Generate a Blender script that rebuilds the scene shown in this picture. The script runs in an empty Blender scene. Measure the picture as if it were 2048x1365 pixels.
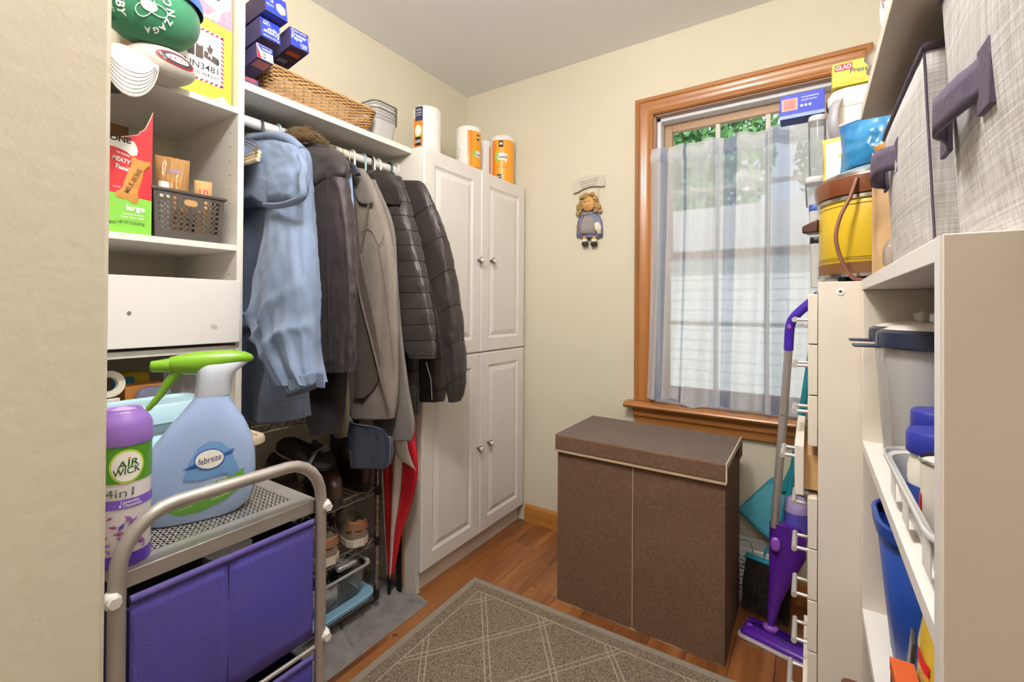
import bpy, bmesh, math, random
from math import sin, cos, pi, radians, sqrt
from mathutils import Vector as V, Matrix, noise
random.seed(7)
sc = bpy.context.scene
COL = sc.collection
# ------------------------------------------------------------ camera
CAM_H = 1.1721; YAW = 33.335; PITCH = .3766; ROLL = .3657; FOC = 907.98; V0 = 608.53
cam_data = bpy.data.cameras.new('camera'); cam = bpy.data.objects.new('camera', cam_data); COL.objects.link(cam)
a = radians(YAW); F = V((-sin(a), cos(a), 0)); R = V((cos(a), sin(a), 0)); U = V((0, 0, 1))
b = radians(PITCH); F, U = F*cos(b)+U*sin(b), U*cos(b)-F*sin(b)
c = radians(ROLL); R, U = R*cos(c)+U*sin(c), U*cos(c)-R*sin(c)
O = V((0, 0, CAM_H))
cam.matrix_world = Matrix(((R.x, U.x, -F.x, 0), (R.y, U.y, -F.y, 0), (R.z, U.z, -F.z, CAM_H), (0, 0, 0, 1)))
cam_data.sensor_width = 36; cam_data.lens = FOC/2048*36
cam_data.shift_y = -(682.5-V0)/2048; cam_data.clip_start = .02
sc.camera = cam
# ------------------------------------------------------------ world, daylight, exposure
sc.view_settings.view_transform = 'Standard'; sc.view_settings.look = 'None'
sc.view_settings.gamma = 1; sc.view_settings.use_curve_mapping = False
sc.view_settings.exposure = 0.02
w = bpy.data.worlds.new('sky'); sc.world = w; w.use_nodes = True
wn = w.node_tree.nodes; wl = w.node_tree.links
bg = wn['Background']
sky = wn.new('ShaderNodeTexSky'); sky.sky_type = 'HOSEK_WILKIE'; sky.turbidity = 6; sky.ground_albedo = .4
sky.sun_direction = V((.5, -.6, .62)).normalized()
haze = wn.new('ShaderNodeMix'); haze.data_type = 'RGBA'; haze.inputs[0].default_value = .55; haze.inputs[7].default_value = (.30, .31, .32, 1)   # thin white cloud
wl.new(sky.outputs[0], haze.inputs[6]); wl.new(haze.outputs[2], bg.inputs[0]); bg.inputs[1].default_value = 4.5
sun_l = bpy.data.lights.new('sun', 'SUN'); sun_l.energy = 2.6; sun_l.angle = .02; sun_l.color = (1, .96, .9)
sun = bpy.data.objects.new('sun', sun_l); COL.objects.link(sun); sun.rotation_euler = V((.5, -.6, .62)).to_track_quat('Z', 'Y').to_euler()

LAMP_ROOM, FILL_HALL = 64, 32

# ------------------------------------------------------------ helpers
def at(u, v, **k):
    "world point seen at pixel (u, v) of the 2048x1365 photo on the plane x=, y= or z="
    d = F + R*((u-1024)/FOC) + U*((V0-v)/FOC)
    (ax, val), = k.items(); j = 'xyz'.index(ax)
    return O + d*((val-O[j])/d[j])

def lin(h):
    if isinstance(h, str):
        h = h.lstrip('#'); h = [int(h[i:i+2], 16)/255 for i in (0, 2, 4)]
    return tuple((x/12.92 if x <= .04045 else ((x+.055)/1.055)**2.4) for x in h)+(1,)

MATS = {}
def mat(key, col, rough=.5, metal=0, var=0, scale=40, bump=0, bscale=None, stretch=None, spec=.5,
        alpha=None, trans=0, coat=0, emit=0, sheen=0, col2=None, detail=4, coords='Object', ior=1.45, crease=0, cscale=7, cdist=.02):
    "procedural Principled material: colour variation, relief"
    if key in MATS: return MATS[key]
    m = bpy.data.materials.new(key); m.use_nodes = True; MATS[key] = m
    n = m.node_tree.nodes; l = m.node_tree.links; p = n['Principled BSDF']
    C1 = lin(col); p.inputs['Base Color'].default_value = C1
    p.inputs['Roughness'].default_value = rough; p.inputs['Metallic'].default_value = metal
    p.inputs['Specular IOR Level'].default_value = spec; p.inputs['IOR'].default_value = ior
    if trans: p.inputs['Transmission Weight'].default_value = trans
    if alpha is not None: p.inputs['Alpha'].default_value = alpha
    if coat: p.inputs['Coat Weight'].default_value = coat; p.inputs['Coat Roughness'].default_value = .1
    if sheen: p.inputs['Sheen Weight'].default_value = sheen
    if emit: p.inputs['Emission Color'].default_value = C1; p.inputs['Emission Strength'].default_value = emit
    if var or col2 or bump or crease:
        tc = n.new('ShaderNodeTexCoord'); mp = n.new('ShaderNodeMapping'); l.new(tc.outputs[coords], mp.inputs[0])
        if stretch: mp.inputs['Scale'].default_value = stretch
        tx = n.new('ShaderNodeTexNoise'); tx.inputs['Scale'].default_value = scale; tx.inputs['Detail'].default_value = detail
        l.new(mp.outputs[0], tx.inputs[0])
        if var or col2:
            mx = n.new('ShaderNodeMix'); mx.data_type = 'RGBA'
            if col2: A, B = C1, lin(col2)
            else:
                A = tuple(max(0, x*(1-var)) for x in C1[:3])+(1,); B = tuple(min(1, x*(1+var)) for x in C1[:3])+(1,)
            mx.inputs[6].default_value = A; mx.inputs[7].default_value = B
            rp = n.new('ShaderNodeMapRange'); rp.inputs[1].default_value = .3; rp.inputs[2].default_value = .7
            l.new(tx.outputs[0], rp.inputs[0]); l.new(rp.outputs[0], mx.inputs[0]); l.new(mx.outputs[2], p.inputs['Base Color'])
        if bump:
            t2 = tx
            if bscale:
                t2 = n.new('ShaderNodeTexNoise'); t2.inputs['Scale'].default_value = bscale; t2.inputs['Detail'].default_value = 3
                l.new(mp.outputs[0], t2.inputs[0])
            bp = n.new('ShaderNodeBump'); bp.inputs['Strength'].default_value = bump; bp.inputs['Distance'].default_value = .004
            l.new(t2.outputs[0], bp.inputs['Height']); l.new(bp.outputs[0], p.inputs['Normal'])
        if crease:                  # sharp cloth creases
            t3 = n.new('ShaderNodeTexNoise'); t3.noise_type = 'RIDGED_MULTIFRACTAL'; t3.inputs['Scale'].default_value = cscale; t3.inputs['Detail'].default_value = 2; t3.inputs['Distortion'].default_value = .4; l.new(mp.outputs[0], t3.inputs[0])
            b2 = n.new('ShaderNodeBump'); b2.inputs['Strength'].default_value = crease; b2.inputs['Distance'].default_value = cdist; l.new(t3.outputs[0], b2.inputs['Height'])
            if bump: l.new(bp.outputs[0], b2.inputs['Normal'])
            l.new(b2.outputs[0], p.inputs['Normal'])
    return m

class MB:
    "mesh builder"
    def __init__(s): s.v = []; s.f = []
    def add(s, vs, fs, M=None):
        o = len(s.v); s.v += [(M @ V(q)) if M else V(q) for q in vs]; s.f += [tuple(i+o for i in q) for q in fs]; return s
    def box(s, x0, x1, y0, y1, z0, z1, M=None):
        return s.add([(x, y, z) for x in (x0, x1) for y in (y0, y1) for z in (z0, z1)],
                     [(0, 1, 3, 2), (4, 6, 7, 5), (0, 4, 5, 1), (2, 3, 7, 6), (0, 2, 6, 4), (1, 5, 7, 3)], M)
    def hexa(s, b4, t4):
        "eight corners: bottom ring, top ring"
        return s.add(list(b4)+list(t4), [(3, 2, 1, 0), (4, 5, 6, 7)]+[(i, (i+1) % 4, 4+(i+1) % 4, 4+i) for i in range(4)])
    def rings(s, rs, cap=(True, True), closed=True, M=None):
        n = len(rs[0]); vs = [q for r in rs for q in r]; fs = []
        for i in range(len(rs)-1):
            for j in range(n if closed else n-1):
                k = (j+1) % n; fs.append((i*n+j, i*n+k, (i+1)*n+k, (i+1)*n+j))
        if cap[0]: fs.append(tuple(reversed(range(n))))
        if cap[1]: fs.append(tuple(range((len(rs)-1)*n, len(rs)*n)))
        return s.add(vs, fs, M)
    def lathe(s, prof, n=24, M=None, cap=(True, True), sx=1, sy=1):
        return s.rings([[(r*cos(2*pi*j/n)*sx, r*sin(2*pi*j/n)*sy, z) for j in range(n)] for r, z in prof], cap, True, M)
    def tube(s, path, rad, n=8, cap=True, closed=False, flat=None):
        P = [V(q) for q in path]; m = len(P); rs = []
        up = None
        for i, q in enumerate(P):
            t = (P[(i+1) % m]-P[i-1]) if closed else (P[min(i+1, m-1)]-P[max(i-1, 0)])
            t.normalize()
            if up is None: up = V((0, 0, 1)) if abs(t.z) < .9 else V((1, 0, 0))
            sd = t.cross(up)
            if sd.length < 1e-6: sd = V((1, 0, 0))
            sd.normalize(); up = sd.cross(t).normalized()
            r = rad[i] if isinstance(rad, (list, tuple)) else rad
            rx, ry = r if isinstance(r, (list, tuple)) else (r, r)
            rs.append([q+sd*(rx*cos(2*pi*j/n))+up*(ry*sin(2*pi*j/n)) for j in range(n)])
        if closed: rs.append(rs[0]); cap = False
        return s.rings(rs, (cap, cap))
    def cyl(s, p0, p1, r, n=12): return s.tube([p0, p1], r, n)
    def prism(s, poly, h, M=None, z0=0):
        n = len(poly)
        return s.add([(x, y, z0) for x, y in poly]+[(x, y, z0+h) for x, y in poly],
                     [tuple(reversed(range(n))), tuple(range(n, 2*n))]+[(i, (i+1) % n, n+(i+1) % n, n+i) for i in range(n)], M)
    def ball(s, c, r, n=12, sq=(1, 1, 1), M=None):
        m = n//2
        rs = [[(c[0]+r*sq[0]*sin(pi*i/m)*cos(2*pi*j/n), c[1]+r*sq[1]*sin(pi*i/m)*sin(2*pi*j/n), c[2]-r*sq[2]*cos(pi*i/m)) for j in range(n)] for i in range(1, m)]
        return s.rings(rs, (True, True), True, M)
    def grid(s, fn, nu, nv, M=None, closed=False):
        vs = [fn(i/nu, j/nv) for i in range(nu+1) for j in range(nv+1)]
        return s.add(vs, [(i*(nv+1)+j, (i+1)*(nv+1)+j, (i+1)*(nv+1)+j+1, i*(nv+1)+j+1) for i in range(nu) for j in range(nv)], M)
    def build(s, name, m, parent=None, smooth=None, bevel=0, solid=0, sub=0, seg=2):
        me = bpy.data.meshes.new(name); vs = s.v
        if parent is not None:
            I = parent_matrix(parent).inverted(); vs = [I @ q for q in vs]
        me.from_pydata([tuple(q) for q in vs], [], s.f); me.validate(); me.update()
        bm = bmesh.new(); bm.from_mesh(me); bmesh.ops.recalc_face_normals(bm, faces=bm.faces); bm.to_mesh(me); bm.free()
        o = bpy.data.objects.new(name, me); COL.objects.link(o)
        if isinstance(m, str): m = MATS[m]
        me.materials.append(m)
        if parent is not None: o.parent = parent
        if smooth is not None:
            me.polygons.foreach_set('use_smooth', [True]*len(me.polygons))
            if smooth < 180: me.set_sharp_from_angle(angle=radians(smooth))
        if solid:
            q = o.modifiers.new('solid', 'SOLIDIFY'); q.thickness = solid; q.offset = 0
        if bevel:
            q = o.modifiers.new('bevel', 'BEVEL'); q.width = bevel; q.segments = seg; q.limit_method = 'ANGLE'; q.angle_limit = radians(35)
            if smooth is None:
                me.polygons.foreach_set('use_smooth', [True]*len(me.polygons)); me.set_sharp_from_angle(angle=radians(40)); q.harden_normals = False
        if sub:
            q = o.modifiers.new('sub', 'SUBSURF'); q.levels = sub; q.render_levels = sub
        return o

def parent_matrix(o):
    M = Matrix.Translation(o.location) @ o.rotation_euler.to_matrix().to_4x4()
    return parent_matrix(o.parent) @ M if o.parent else M
def tag(o, label, cat, group=None):
    o['label'] = label; o['category'] = cat
    if group: o['group'] = group
    return o
def thing(name, label, cat, loc=(0, 0, 0), rz=0, group=None):
    o = bpy.data.objects.new(name, None); COL.objects.link(o); o.empty_display_size = .05
    o.location = loc; o.rotation_euler = (0, 0, radians(rz))
    return tag(o, label, cat, group)
def structure(o): o['kind'] = 'structure'; return o
def Mx(loc=(0, 0, 0), rz=0, rx=0, ry=0):
    return Matrix.Translation(loc) @ Matrix.Rotation(radians(rz), 4, 'Z') @ Matrix.Rotation(radians(ry), 4, 'Y') @ Matrix.Rotation(radians(rx), 4, 'X')
def rrect(w, h, r, n=5, cx=0, cy=0):
    "rounded rectangle outline, counter-clockwise"
    P = []
    for sx, sy, a0 in ((1, 1, 0), (-1, 1, 90), (-1, -1, 180), (1, -1, 270)):
        for k in range(n+1):
            t = radians(a0+90*k/n); P.append((cx+sx*(w/2-r)+r*cos(t), cy+sy*(h/2-r)+r*sin(t)))
    return P
def ell(w, h, n=24, cx=0, cy=0): return [(cx+w/2*cos(2*pi*i/n), cy+h/2*sin(2*pi*i/n)) for i in range(n)]
def bez(pts, n=8):
    "Catmull-Rom through the points"
    P = [V(q) for q in pts]; out = []
    for i in range(len(P)-1):
        p0, p1, p2, p3 = P[max(i-1, 0)], P[i], P[i+1], P[min(i+2, len(P)-1)]
        for k in range(n):
            t = k/n; out.append(.5*((2*p1)+(p2-p0)*t+(2*p0-5*p1+4*p2-p3)*t*t+(3*p1-p0-3*p2+p3)*t**3))
    out.append(P[-1]); return out
# --- flat print on a surface: frame maps 2-D print coordinates (metres) to the surface
def frame(o, r, u, eps=.0006):
    o = V(o); r = V(r).normalized(); u = V(u).normalized(); nrm = r.cross(u)
    return lambda x, y, e=0: o+r*x+u*y+nrm*(eps+e)
CURVED = set()
def wrapz(c, rad, a0, z0, eps=.0006):
    "print round a vertical cylinder: a0 is the bearing of x=0, x grows counter-clockwise seen from above"
    f = lambda x, y, e=0: V((c[0]+(rad+eps+e)*cos(a0+x/rad), c[1]+(rad+eps+e)*sin(a0+x/rad), c[2]+z0+y))
    CURVED.add(f); return f
TXT = {}
def text_mesh(s, bold=0, shear=0):
    k = (s, bold, shear)
    if k not in TXT:
        cu = bpy.data.curves.new('t', 'FONT'); cu.body = s; cu.offset = bold; cu.shear = shear; cu.resolution_u = 3
        cu.align_x = 'CENTER'; cu.align_y = 'CENTER'; cu.size = 1
        ob = bpy.data.objects.new('t', cu); COL.objects.link(ob)
        dg = bpy.context.evaluated_depsgraph_get(); me = bpy.data.meshes.new_from_object(ob.evaluated_get(dg))
        TXT[k] = ([tuple(q.co[:2]) for q in me.vertices], [tuple(p.vertices) for p in me.polygons])
        bpy.data.objects.remove(ob); bpy.data.meshes.remove(me); bpy.data.curves.remove(cu)
    return TXT[k]
def lettering(s, fr, x, y, size, m, parent, width=None, bold=.012, rot=0, e=.0002, shear=0, flipx=False, name='lettering'):
    vs, fs = text_mesh(s, bold, shear)
    if not vs: return
    xs = [q[0] for q in vs]; ys = [q[1] for q in vs]; cx = (min(xs)+max(xs))/2; cy = (min(ys)+max(ys))/2
    kx = (width/(max(xs)-min(xs))) if width else size
    co, si = cos(radians(rot)), sin(radians(rot)); mb = MB(); out = []
    for px_, py_ in vs:
        X = (px_-cx)*kx; Y = (py_-cy)*size
        out.append(fr(x+X*co-Y*si, y+X*si+Y*co, e))
    return mb.add(out, fs).build(name, m, parent)
def printed(poly, fr, m, parent, e=0, name='print'):
    if fr in CURVED:            # follow the curve: fan of small quads about the middle
        P = []
        for i, p in enumerate(poly):
            q = poly[(i+1) % len(poly)]; k = max(1, int(math.hypot(q[0]-p[0], q[1]-p[1])/.006)); P += [(p[0]+(q[0]-p[0])*s/k, p[1]+(q[1]-p[1])*s/k) for s in range(k)]
        N = len(P); n = 6; cx, cy = sum(p[0] for p in P)/N, sum(p[1] for p in P)/N
        vs = [fr(cx+(p[0]-cx)*k/n, cy+(p[1]-cy)*k/n, e) for k in range(1, n+1) for p in P]+[fr(cx, cy, e)]
        return MB().add(vs, [(k*N+i, k*N+(i+1) % N, (k+1)*N+(i+1) % N, (k+1)*N+i) for k in range(n-1) for i in range(N)]+[(n*N, i, (i+1) % N) for i in range(N)]).build(name, m, parent, smooth=180)
    return MB().add([fr(x, y, e) for x, y in poly], [tuple(range(len(poly)))]).build(name, m, parent)
def printed_grid(x0, x1, y0, y1, fr, m, parent, e=0, nx=10, name='print'):
    return MB().grid(lambda i, j: fr(x0+(x1-x0)*i, y0+(y1-y0)*j, e), nx, 1).build(name, m, parent, smooth=180)
def rect(x0, x1, y0, y1): return [(x0, y0), (x1, y0), (x1, y1), (x0, y1)]
def fbm(x, y, z, o=3): return noise.fractal(V((x, y, z)), 1.0, 2.0, o)
# ------------------------------------------------------------ shared materials
mat('wall_paint', '#d7cfba', .85, var=.015, scale=3, bump=.12, bscale=90)
mat('ceiling_paint', '#eeeef1', .9, bump=.15, bscale=120)
mat('jamb_paint', '#dad1bd', .85, var=.012, scale=4, bump=.14, bscale=60)
mat('melamine', '#e6e0d8', .45, var=.012, scale=6)
mat('melamine_side', '#ddd2c2', .5, var=.012, scale=8)
mat('door_white', '#e4dfdb', .38, var=.01, scale=5)
mat('vinyl_white', '#e2e4ea', .4)
mat('black_plastic', '#1d1c20', .4); mat('dark_rubber', '#222123', .8)
mat('white_plastic', '#e9e7e2', .35); mat('ink_white', '#f1efea', .6); mat('ink_black', '#221f20', .6)
mat('chrome', '#c9c8c6', .22, 1); mat('brushed_metal', '#a8a29c', .36, 1, var=.08, scale=8, stretch=(1, 30, 1))
mat('satin_metal', '#cfcbc8', .36, .6); mat('brass_wire', '#a5863f', .3, 1)
mat('kraft', '#c39a68', .8, var=.05, scale=20); mat('cardboard_dark', '#7a5737', .85, var=.06, scale=25)
mat('ink_red', '#d4202c', .5); mat('ink_blue', '#1c2f9e', .45); mat('ink_yellow', '#e6d62c', .5); mat('ink_orange', '#f08a1c', .45)
mat('ink_green', '#6fae3c', .5); mat('ink_navy', '#2a2f55', .5); mat('ink_purple', '#7d5f86', .5)
def glassy(key, tint, clear=.75, rough=.08, frost=0):
    "thin clear plastic: see-through film with gloss"
    m = bpy.data.materials.new(key); m.use_nodes = True; MATS[key] = m
    n = m.node_tree.nodes; l = m.node_tree.links; n.remove(n['Principled BSDF'])
    tr = n.new('ShaderNodeBsdfTransparent'); tr.inputs[0].default_value = lin(tint)
    gl = n.new('ShaderNodeBsdfGlossy'); gl.inputs['Roughness'].default_value = rough
    df = n.new('ShaderNodeBsdfDiffuse'); df.inputs[0].default_value = lin(tint)
    fr = n.new('ShaderNodeFresnel'); fr.inputs[0].default_value = 1.3
    m1 = n.new('ShaderNodeMixShader'); m1.inputs[0].default_value = 1-clear; l.new(tr.outputs[0], m1.inputs[1]); l.new(df.outputs[0], m1.inputs[2])
    m2 = n.new('ShaderNodeMixShader'); l.new(fr.outputs[0], m2.inputs[0]); l.new(m1.outputs[0], m2.inputs[1]); l.new(gl.outputs[0], m2.inputs[2])
    l.new(m2.outputs[0], n['Material Output'].inputs[0]); return m
glassy('pane_glass', '#ffffff', 1.0, .02); glassy('clear_plastic', '#eef0f2', .86, .12); glassy('frosted_plastic', '#e6e4e2', .38, .25)
glassy('milky_plastic', '#e4e2de', .3, .3); glassy('film_plastic', '#f2f2f2', .8, .1); glassy('blue_clear', '#bfdcec', .55, .15)

def wood_mat(key, c1, c2, c3, scale, rough, rnd=0, coat=.0, dirn='y', contrast=1.0):
    m = bpy.data.materials.new(key); m.use_nodes = True; MATS[key] = m
    n = m.node_tree.nodes; l = m.node_tree.links; p = n['Principled BSDF']; p.inputs['Roughness'].default_value = rough
    tc = n.new('ShaderNodeTexCoord'); mp = n.new('ShaderNodeMapping'); l.new(tc.outputs['Object'], mp.inputs[0])
    mp.inputs['Scale'].default_value = {'y': (1, .09, 1), 'z': (1, 1, .09), 'x': (.09, 1, 1)}[dirn]
    if rnd:
        oi = n.new('ShaderNodeObjectInfo'); mu = n.new('ShaderNodeVectorMath'); mu.operation = 'SCALE'; mu.inputs[0].default_value = (13, 17, 5)
        l.new(oi.outputs['Random'], mu.inputs['Scale']); l.new(mu.outputs[0], mp.inputs['Location'])
    n1 = n.new('ShaderNodeTexNoise'); n1.inputs['Scale'].default_value = scale; n1.inputs['Detail'].default_value = 6; n1.inputs['Distortion'].default_value = .6
    n2 = n.new('ShaderNodeTexNoise'); n2.inputs['Scale'].default_value = scale*6; n2.inputs['Detail'].default_value = 3
    l.new(mp.outputs[0], n1.inputs[0]); l.new(mp.outputs[0], n2.inputs[0])
    ad = n.new('ShaderNodeMath'); ad.operation = 'MULTIPLY_ADD'; ad.inputs[1].default_value = .35; l.new(n2.outputs[0], ad.inputs[0]); l.new(n1.outputs[0], ad.inputs[2])
    last = ad
    if rnd:
        a2 = n.new('ShaderNodeMath'); a2.operation = 'MULTIPLY_ADD'; a2.inputs[1].default_value = rnd; l.new(oi.outputs['Random'], a2.inputs[0]); l.new(ad.outputs[0], a2.inputs[2]); last = a2
    cr = n.new('ShaderNodeValToRGB'); e = cr.color_ramp.elements; e[0].position = .42; e[0].color = lin(c1); e[1].position = .95; e[1].color = lin(c3)
    k = e.new(.68); k.color = lin(c2); l.new(last.outputs[0], cr.inputs[0]); l.new(cr.outputs[0], p.inputs['Base Color'])
    if coat: p.inputs['Coat Weight'].default_value = coat; p.inputs['Coat Roughness'].default_value = .15
    bp = n.new('ShaderNodeBump'); bp.inputs['Strength'].default_value = .12; bp.inputs['Distance'].default_value = .002
    l.new(n2.outputs[0], bp.inputs['Height']); l.new(bp.outputs[0], p.inputs['Normal']); return m
wood_mat('floor_wood', '#50301b', '#8d562e', '#ad7747', 9, .3, rnd=.07)
for d in 'xz': wood_mat('oak_'+d, '#8a5526', '#a86d37', '#bb8149', 9, .32, coat=.25, dirn=d)
for d in 'xz': wood_mat('sash_'+d, '#94704f', '#a88463', '#b8977a', 9, .4, dirn=d)
wood_mat('oak_light_x', '#a06a2c', '#b97f3c', '#c98f4b', 9, .35, coat=.2, dirn='x')

# ------------------------------------------------------------ room shell
XL, YB, XR, YF, H = -1.736, 2.14, .40, .135, 2.44
WX0, WX1, WZ0, WZ1 = -.615, .105, .735, 2.075
fl = structure(MB().box(-2.6, 1.9, -2.3, YB+.0, -.06, -.008).build('floor', mat('subfloor', '#4a2a18', .8)))
pw = .127; row = 0; x = XL-.01
while x < XR:
    y = -1.0-random.random()*.7
    while y < YB:
        L = random.uniform(.8, 1.22); y1 = min(y+L, YB-.002)
        MB().box(x+.0004, min(x+pw, XR+.02)-.0004, y+.0004, y1-.0004, -.008, 0).build('plank', 'floor_wood', fl, bevel=.0008, seg=1)
        y += L
    x += pw
structure(MB().box(-2.6, 1.9, -2.3, YB+.14, H, H+.1).build('ceiling', 'ceiling_paint'))
structure(MB().box(XL-.12, XL, YF-.0, YB+.14, 0, H).build('wall_left', 'wall_paint'))
structure(MB().box(XR, XR+.12, YF, YB+.14, 0, H).build('wall_right', 'wall_paint'))
wb = MB().box(XL, WX0, YB, YB+.14, 0, H).box(WX1, XR, YB, YB+.14, 0, H).box(WX0, WX1, YB, YB+.14, 0, WZ0-.02).box(WX0, WX1, YB, YB+.14, WZ1, H)
structure(wb.build('wall_back', 'wall_paint'))
JX = -.50
structure(MB().box(-2.6, JX, YF-.13, YF, 0, H).box(.46, 1.9, YF-.13, YF, 0, H).box(JX, .46, YF-.13, YF, 2.25, H).build('wall_front', 'jamb_paint', bevel=.004))
structure(MB().box(-2.7, -2.6, -2.3, YF, 0, H).build('wall_hall_left', 'wall_paint'))
structure(MB().box(1.9, 2.0, -2.3, YF, 0, H).build('wall_hall_right', 'wall_paint'))
structure(MB().box(-2.7, 2.0, -2.4, -2.3, 0, H).build('wall_hall_rear', 'wall_paint'))
def base_profile(x0, x1):
    pr = [(0, 0), (.014, 0), (.014, .062), (.011, .075), (.012, .08), (.007, .09), (0, .092)]
    return MB().rings([[(x, YB-d, z) for d, z in pr] for x in (x0, x1)])
structure(base_profile(-1.31, XR).build('baseboard_back', 'oak_light_x', smooth=30))

# ------------------------------------------------------------ window
win = bpy.data.objects.new('window_1', None); COL.objects.link(win); win.location = (-.25, YB, WZ0); structure(win)
prof = [(-.0, -.02), (0, .011), (.006, .017), (.014, .017), (.017, .012), (.030, .010), (.045, .013), (.058, .018), (.064, .018), (.066, .023), (.080, .023), (.086, .016), (.086, 0)]
def casing(seq, m, name):
    rs = []
    for (sx, sz, dx, dz) in seq:
        rs.append([(sx+dx*d, YB-p, sz+dz*d) for d, p in prof])
    MB().rings(rs).build(name, m, win, smooth=25)
casing([(WX0, WZ0+.0, -1, 0), (WX0, WZ1, -1, 1)], 'oak_z', 'side_casing')
casing([(WX1, WZ0+.0, 1, 0), (WX1, WZ1, 1, 1)], 'oak_z', 'side_casing')
casing([(WX0, WZ1, -1, 1), (WX1, WZ1, 1, 1)], 'oak_x', 'head_casing')
st = [(2.155, .708), (2.070, .708), (2.063, .713), (2.060, .720), (2.063, .728), (2.070, .733), (2.155, .733)]
MB().rings([[(x, y, z) for y, z in st] for x in (-.732, .222)]).build('stool', 'oak_x', win, smooth=40)
ap = [(YB, .708), (2.082, .708), (2.086, .70), (2.094, .69), (2.096, .672), (2.106, .662), (2.110, .655), (2.112, .632), (YB, .630)]
MB().rings([[(x, y, z) for y, z in ap] for x in (-.695, .185)]).build('apron', 'oak_x', win, smooth=30)
# jamb liners
mb = MB().box(WX0, WX0+.006, 2.14, 2.175, WZ0, WZ1).box(WX1-.006, WX1, 2.14, 2.175, WZ0, WZ1).box(WX0, WX1, 2.14, 2.175, WZ1-.006, WZ1)
mb.build('jamb', mat('jamb_wood', '#a08070', .45), win)
mb = MB().box(WX0, WX0+.022, 2.175, 2.27, WZ0, WZ1).box(WX1-.022, WX1, 2.175, 2.27, WZ0, WZ1).box(WX0, WX1, 2.175, 2.27, WZ1-.022, WZ1).box(WX0, WX1, 2.15, 2.27, WZ0-.02, WZ0+.006)
mb.build('window_frame', 'vinyl_white', win, bevel=.002)
def sash(y, z0, z1, rail_b, rail_t, rows):
    x0, x1 = WX0+.024, WX1-.024; s = .036
    sa = MB().box(x0, x0+s, y, y+.03, z0, z1).box(x1-s, x1, y, y+.03, z0, z1).box(x0+s, x1-s, y, y+.03, z0, z0+rail_b).box(x0+s, x1-s, y, y+.03, z1-rail_t, z1).build('sash', 'sash_x', win, bevel=.002)
    gx0, gx1, gz0, gz1 = x0+s, x1-s, z0+rail_b, z1-rail_t
    for k in (1, 2):
        xm = gx0+(gx1-gx0)*k/3; MB().box(xm-.009, xm+.009, y+.006, y+.026, gz0, gz1).build('muntin', mat('muntin_paint', '#d8d2c8', .5), sa)
    for k in range(1, rows):
        zm = gz0+(gz1-gz0)*k/rows; MB().box(gx0, gx1, y+.0065, y+.0255, zm-.009, zm+.009).build('muntin', 'muntin_paint', sa)
    for i in range(3):
        for j in range(rows):
            xa, xb = gx0+(gx1-gx0)*i/3, gx0+(gx1-gx0)*(i+1)/3; za, zb = gz0+(gz1-gz0)*j/rows, gz0+(gz1-gz0)*(j+1)/rows
            MB().add([(xa, y+.016, za), (xb, y+.016, za), (xb, y+.016, zb), (xa, y+.016, zb)], [(0, 1, 2, 3)]).build('pane', 'pane_glass', sa)
sash(2.232, 1.40, 2.052, .035, .038, 2)
sash(2.192, .745, 1.432, .06, .032, 2)

# ------------------------------------------------------------ pantry lamp and added hall fill
def globe_lamp(label, x, y, watts, col, r, drop):
    t = thing('ceiling_lamp', label, 'lamp', (x, y, H)); zc = H-drop
    MB().lathe([(.02, H-.030), (.055, H-.022), (.062, H-.001), (.062, H)], 28, Mx((x, y, 0))).build('canopy', 'satin_metal', t, smooth=40)
    MB().cyl((x, y, H-.02), (x, y, zc+r*.96), .008, 10).build('stem', 'satin_metal', t, smooth=60)
    m = bpy.data.materials.new('opal_glass'); m.use_nodes = True; n = m.node_tree.nodes; n.remove(n['Principled BSDF']); e = n.new('ShaderNodeEmission')
    e.inputs[0].default_value = (*col, 1); e.inputs[1].default_value = watts/(4*pi*pi*r*r); m.node_tree.links.new(e.outputs[0], n['Material Output'].inputs[0])
    MB().ball((x, y, zc), r, 20).build('globe', m, t, smooth=180)
globe_lamp('white opal globe lamp hanging from the pantry ceiling', -.42, .36, LAMP_ROOM, (1, .98, .955), .11, .20)
globe_lamp('unseen added fill globe in the hall outside the pantry', .05, -.80, FILL_HALL, (1, .98, .955), .16, .30)  # unseen globe added behind the camera as frontal fill light
# ------------------------------------------------------------ outdoors seen through the window
def foliage(name, m, parent, c, rad, n, size, seed):
    rn = random.Random(seed); mb = MB()
    for k in range(n):
        while True:
            q = V((rn.uniform(-1, 1), rn.uniform(-1, 1), rn.uniform(-1, 1)))
            if .25 < q.length < 1: break
        q = V((q.x*rad[0], q.y*rad[1], q.z*rad[2]))+V(c)
        a1 = V((rn.gauss(0, 1), rn.gauss(0, 1), rn.gauss(0, 1))).normalized(); a2 = a1.orthogonal().normalized()*.55
        s = size*rn.uniform(.6, 1.3)
        mb.add([q-a1*s, q+a2*s, q+a1*s, q-a2*s], [(0, 1, 2, 3)])
    o = mb.build(name, m, parent); o['kind'] = 'stuff'; return o
mat('leaf_green', '#7fb274', .7, col2='#5f9a55', scale=1.2); mat('bark', '#5d4a3a', .9, bump=.3)
mat('leaf_green_light', '#9cc884', .7, col2='#74ad62', scale=1.2)
for (lx, ly, lab, m, sd) in ((-4.4, 14.0, 'darker green leafy tree outside behind the white house', 'leaf_green', 1), (3.2, 14.6, 'paler green leafy tree outside behind the white house', 'leaf_green_light', 2)):
    t = thing('tree', lab, 'tree', (lx, ly, -.6))
    MB().tube([(lx, ly, -.598), (lx+.1, ly, 1.8), (lx, ly+.1, 4.5)], [.26, .2, .1], 10).build('trunk', 'bark', t, smooth=60)
    foliage('foliage', m, t, (lx, ly, 6.0), (3.7, 2.2, 4.2), 12000, .15, sd)
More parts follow.
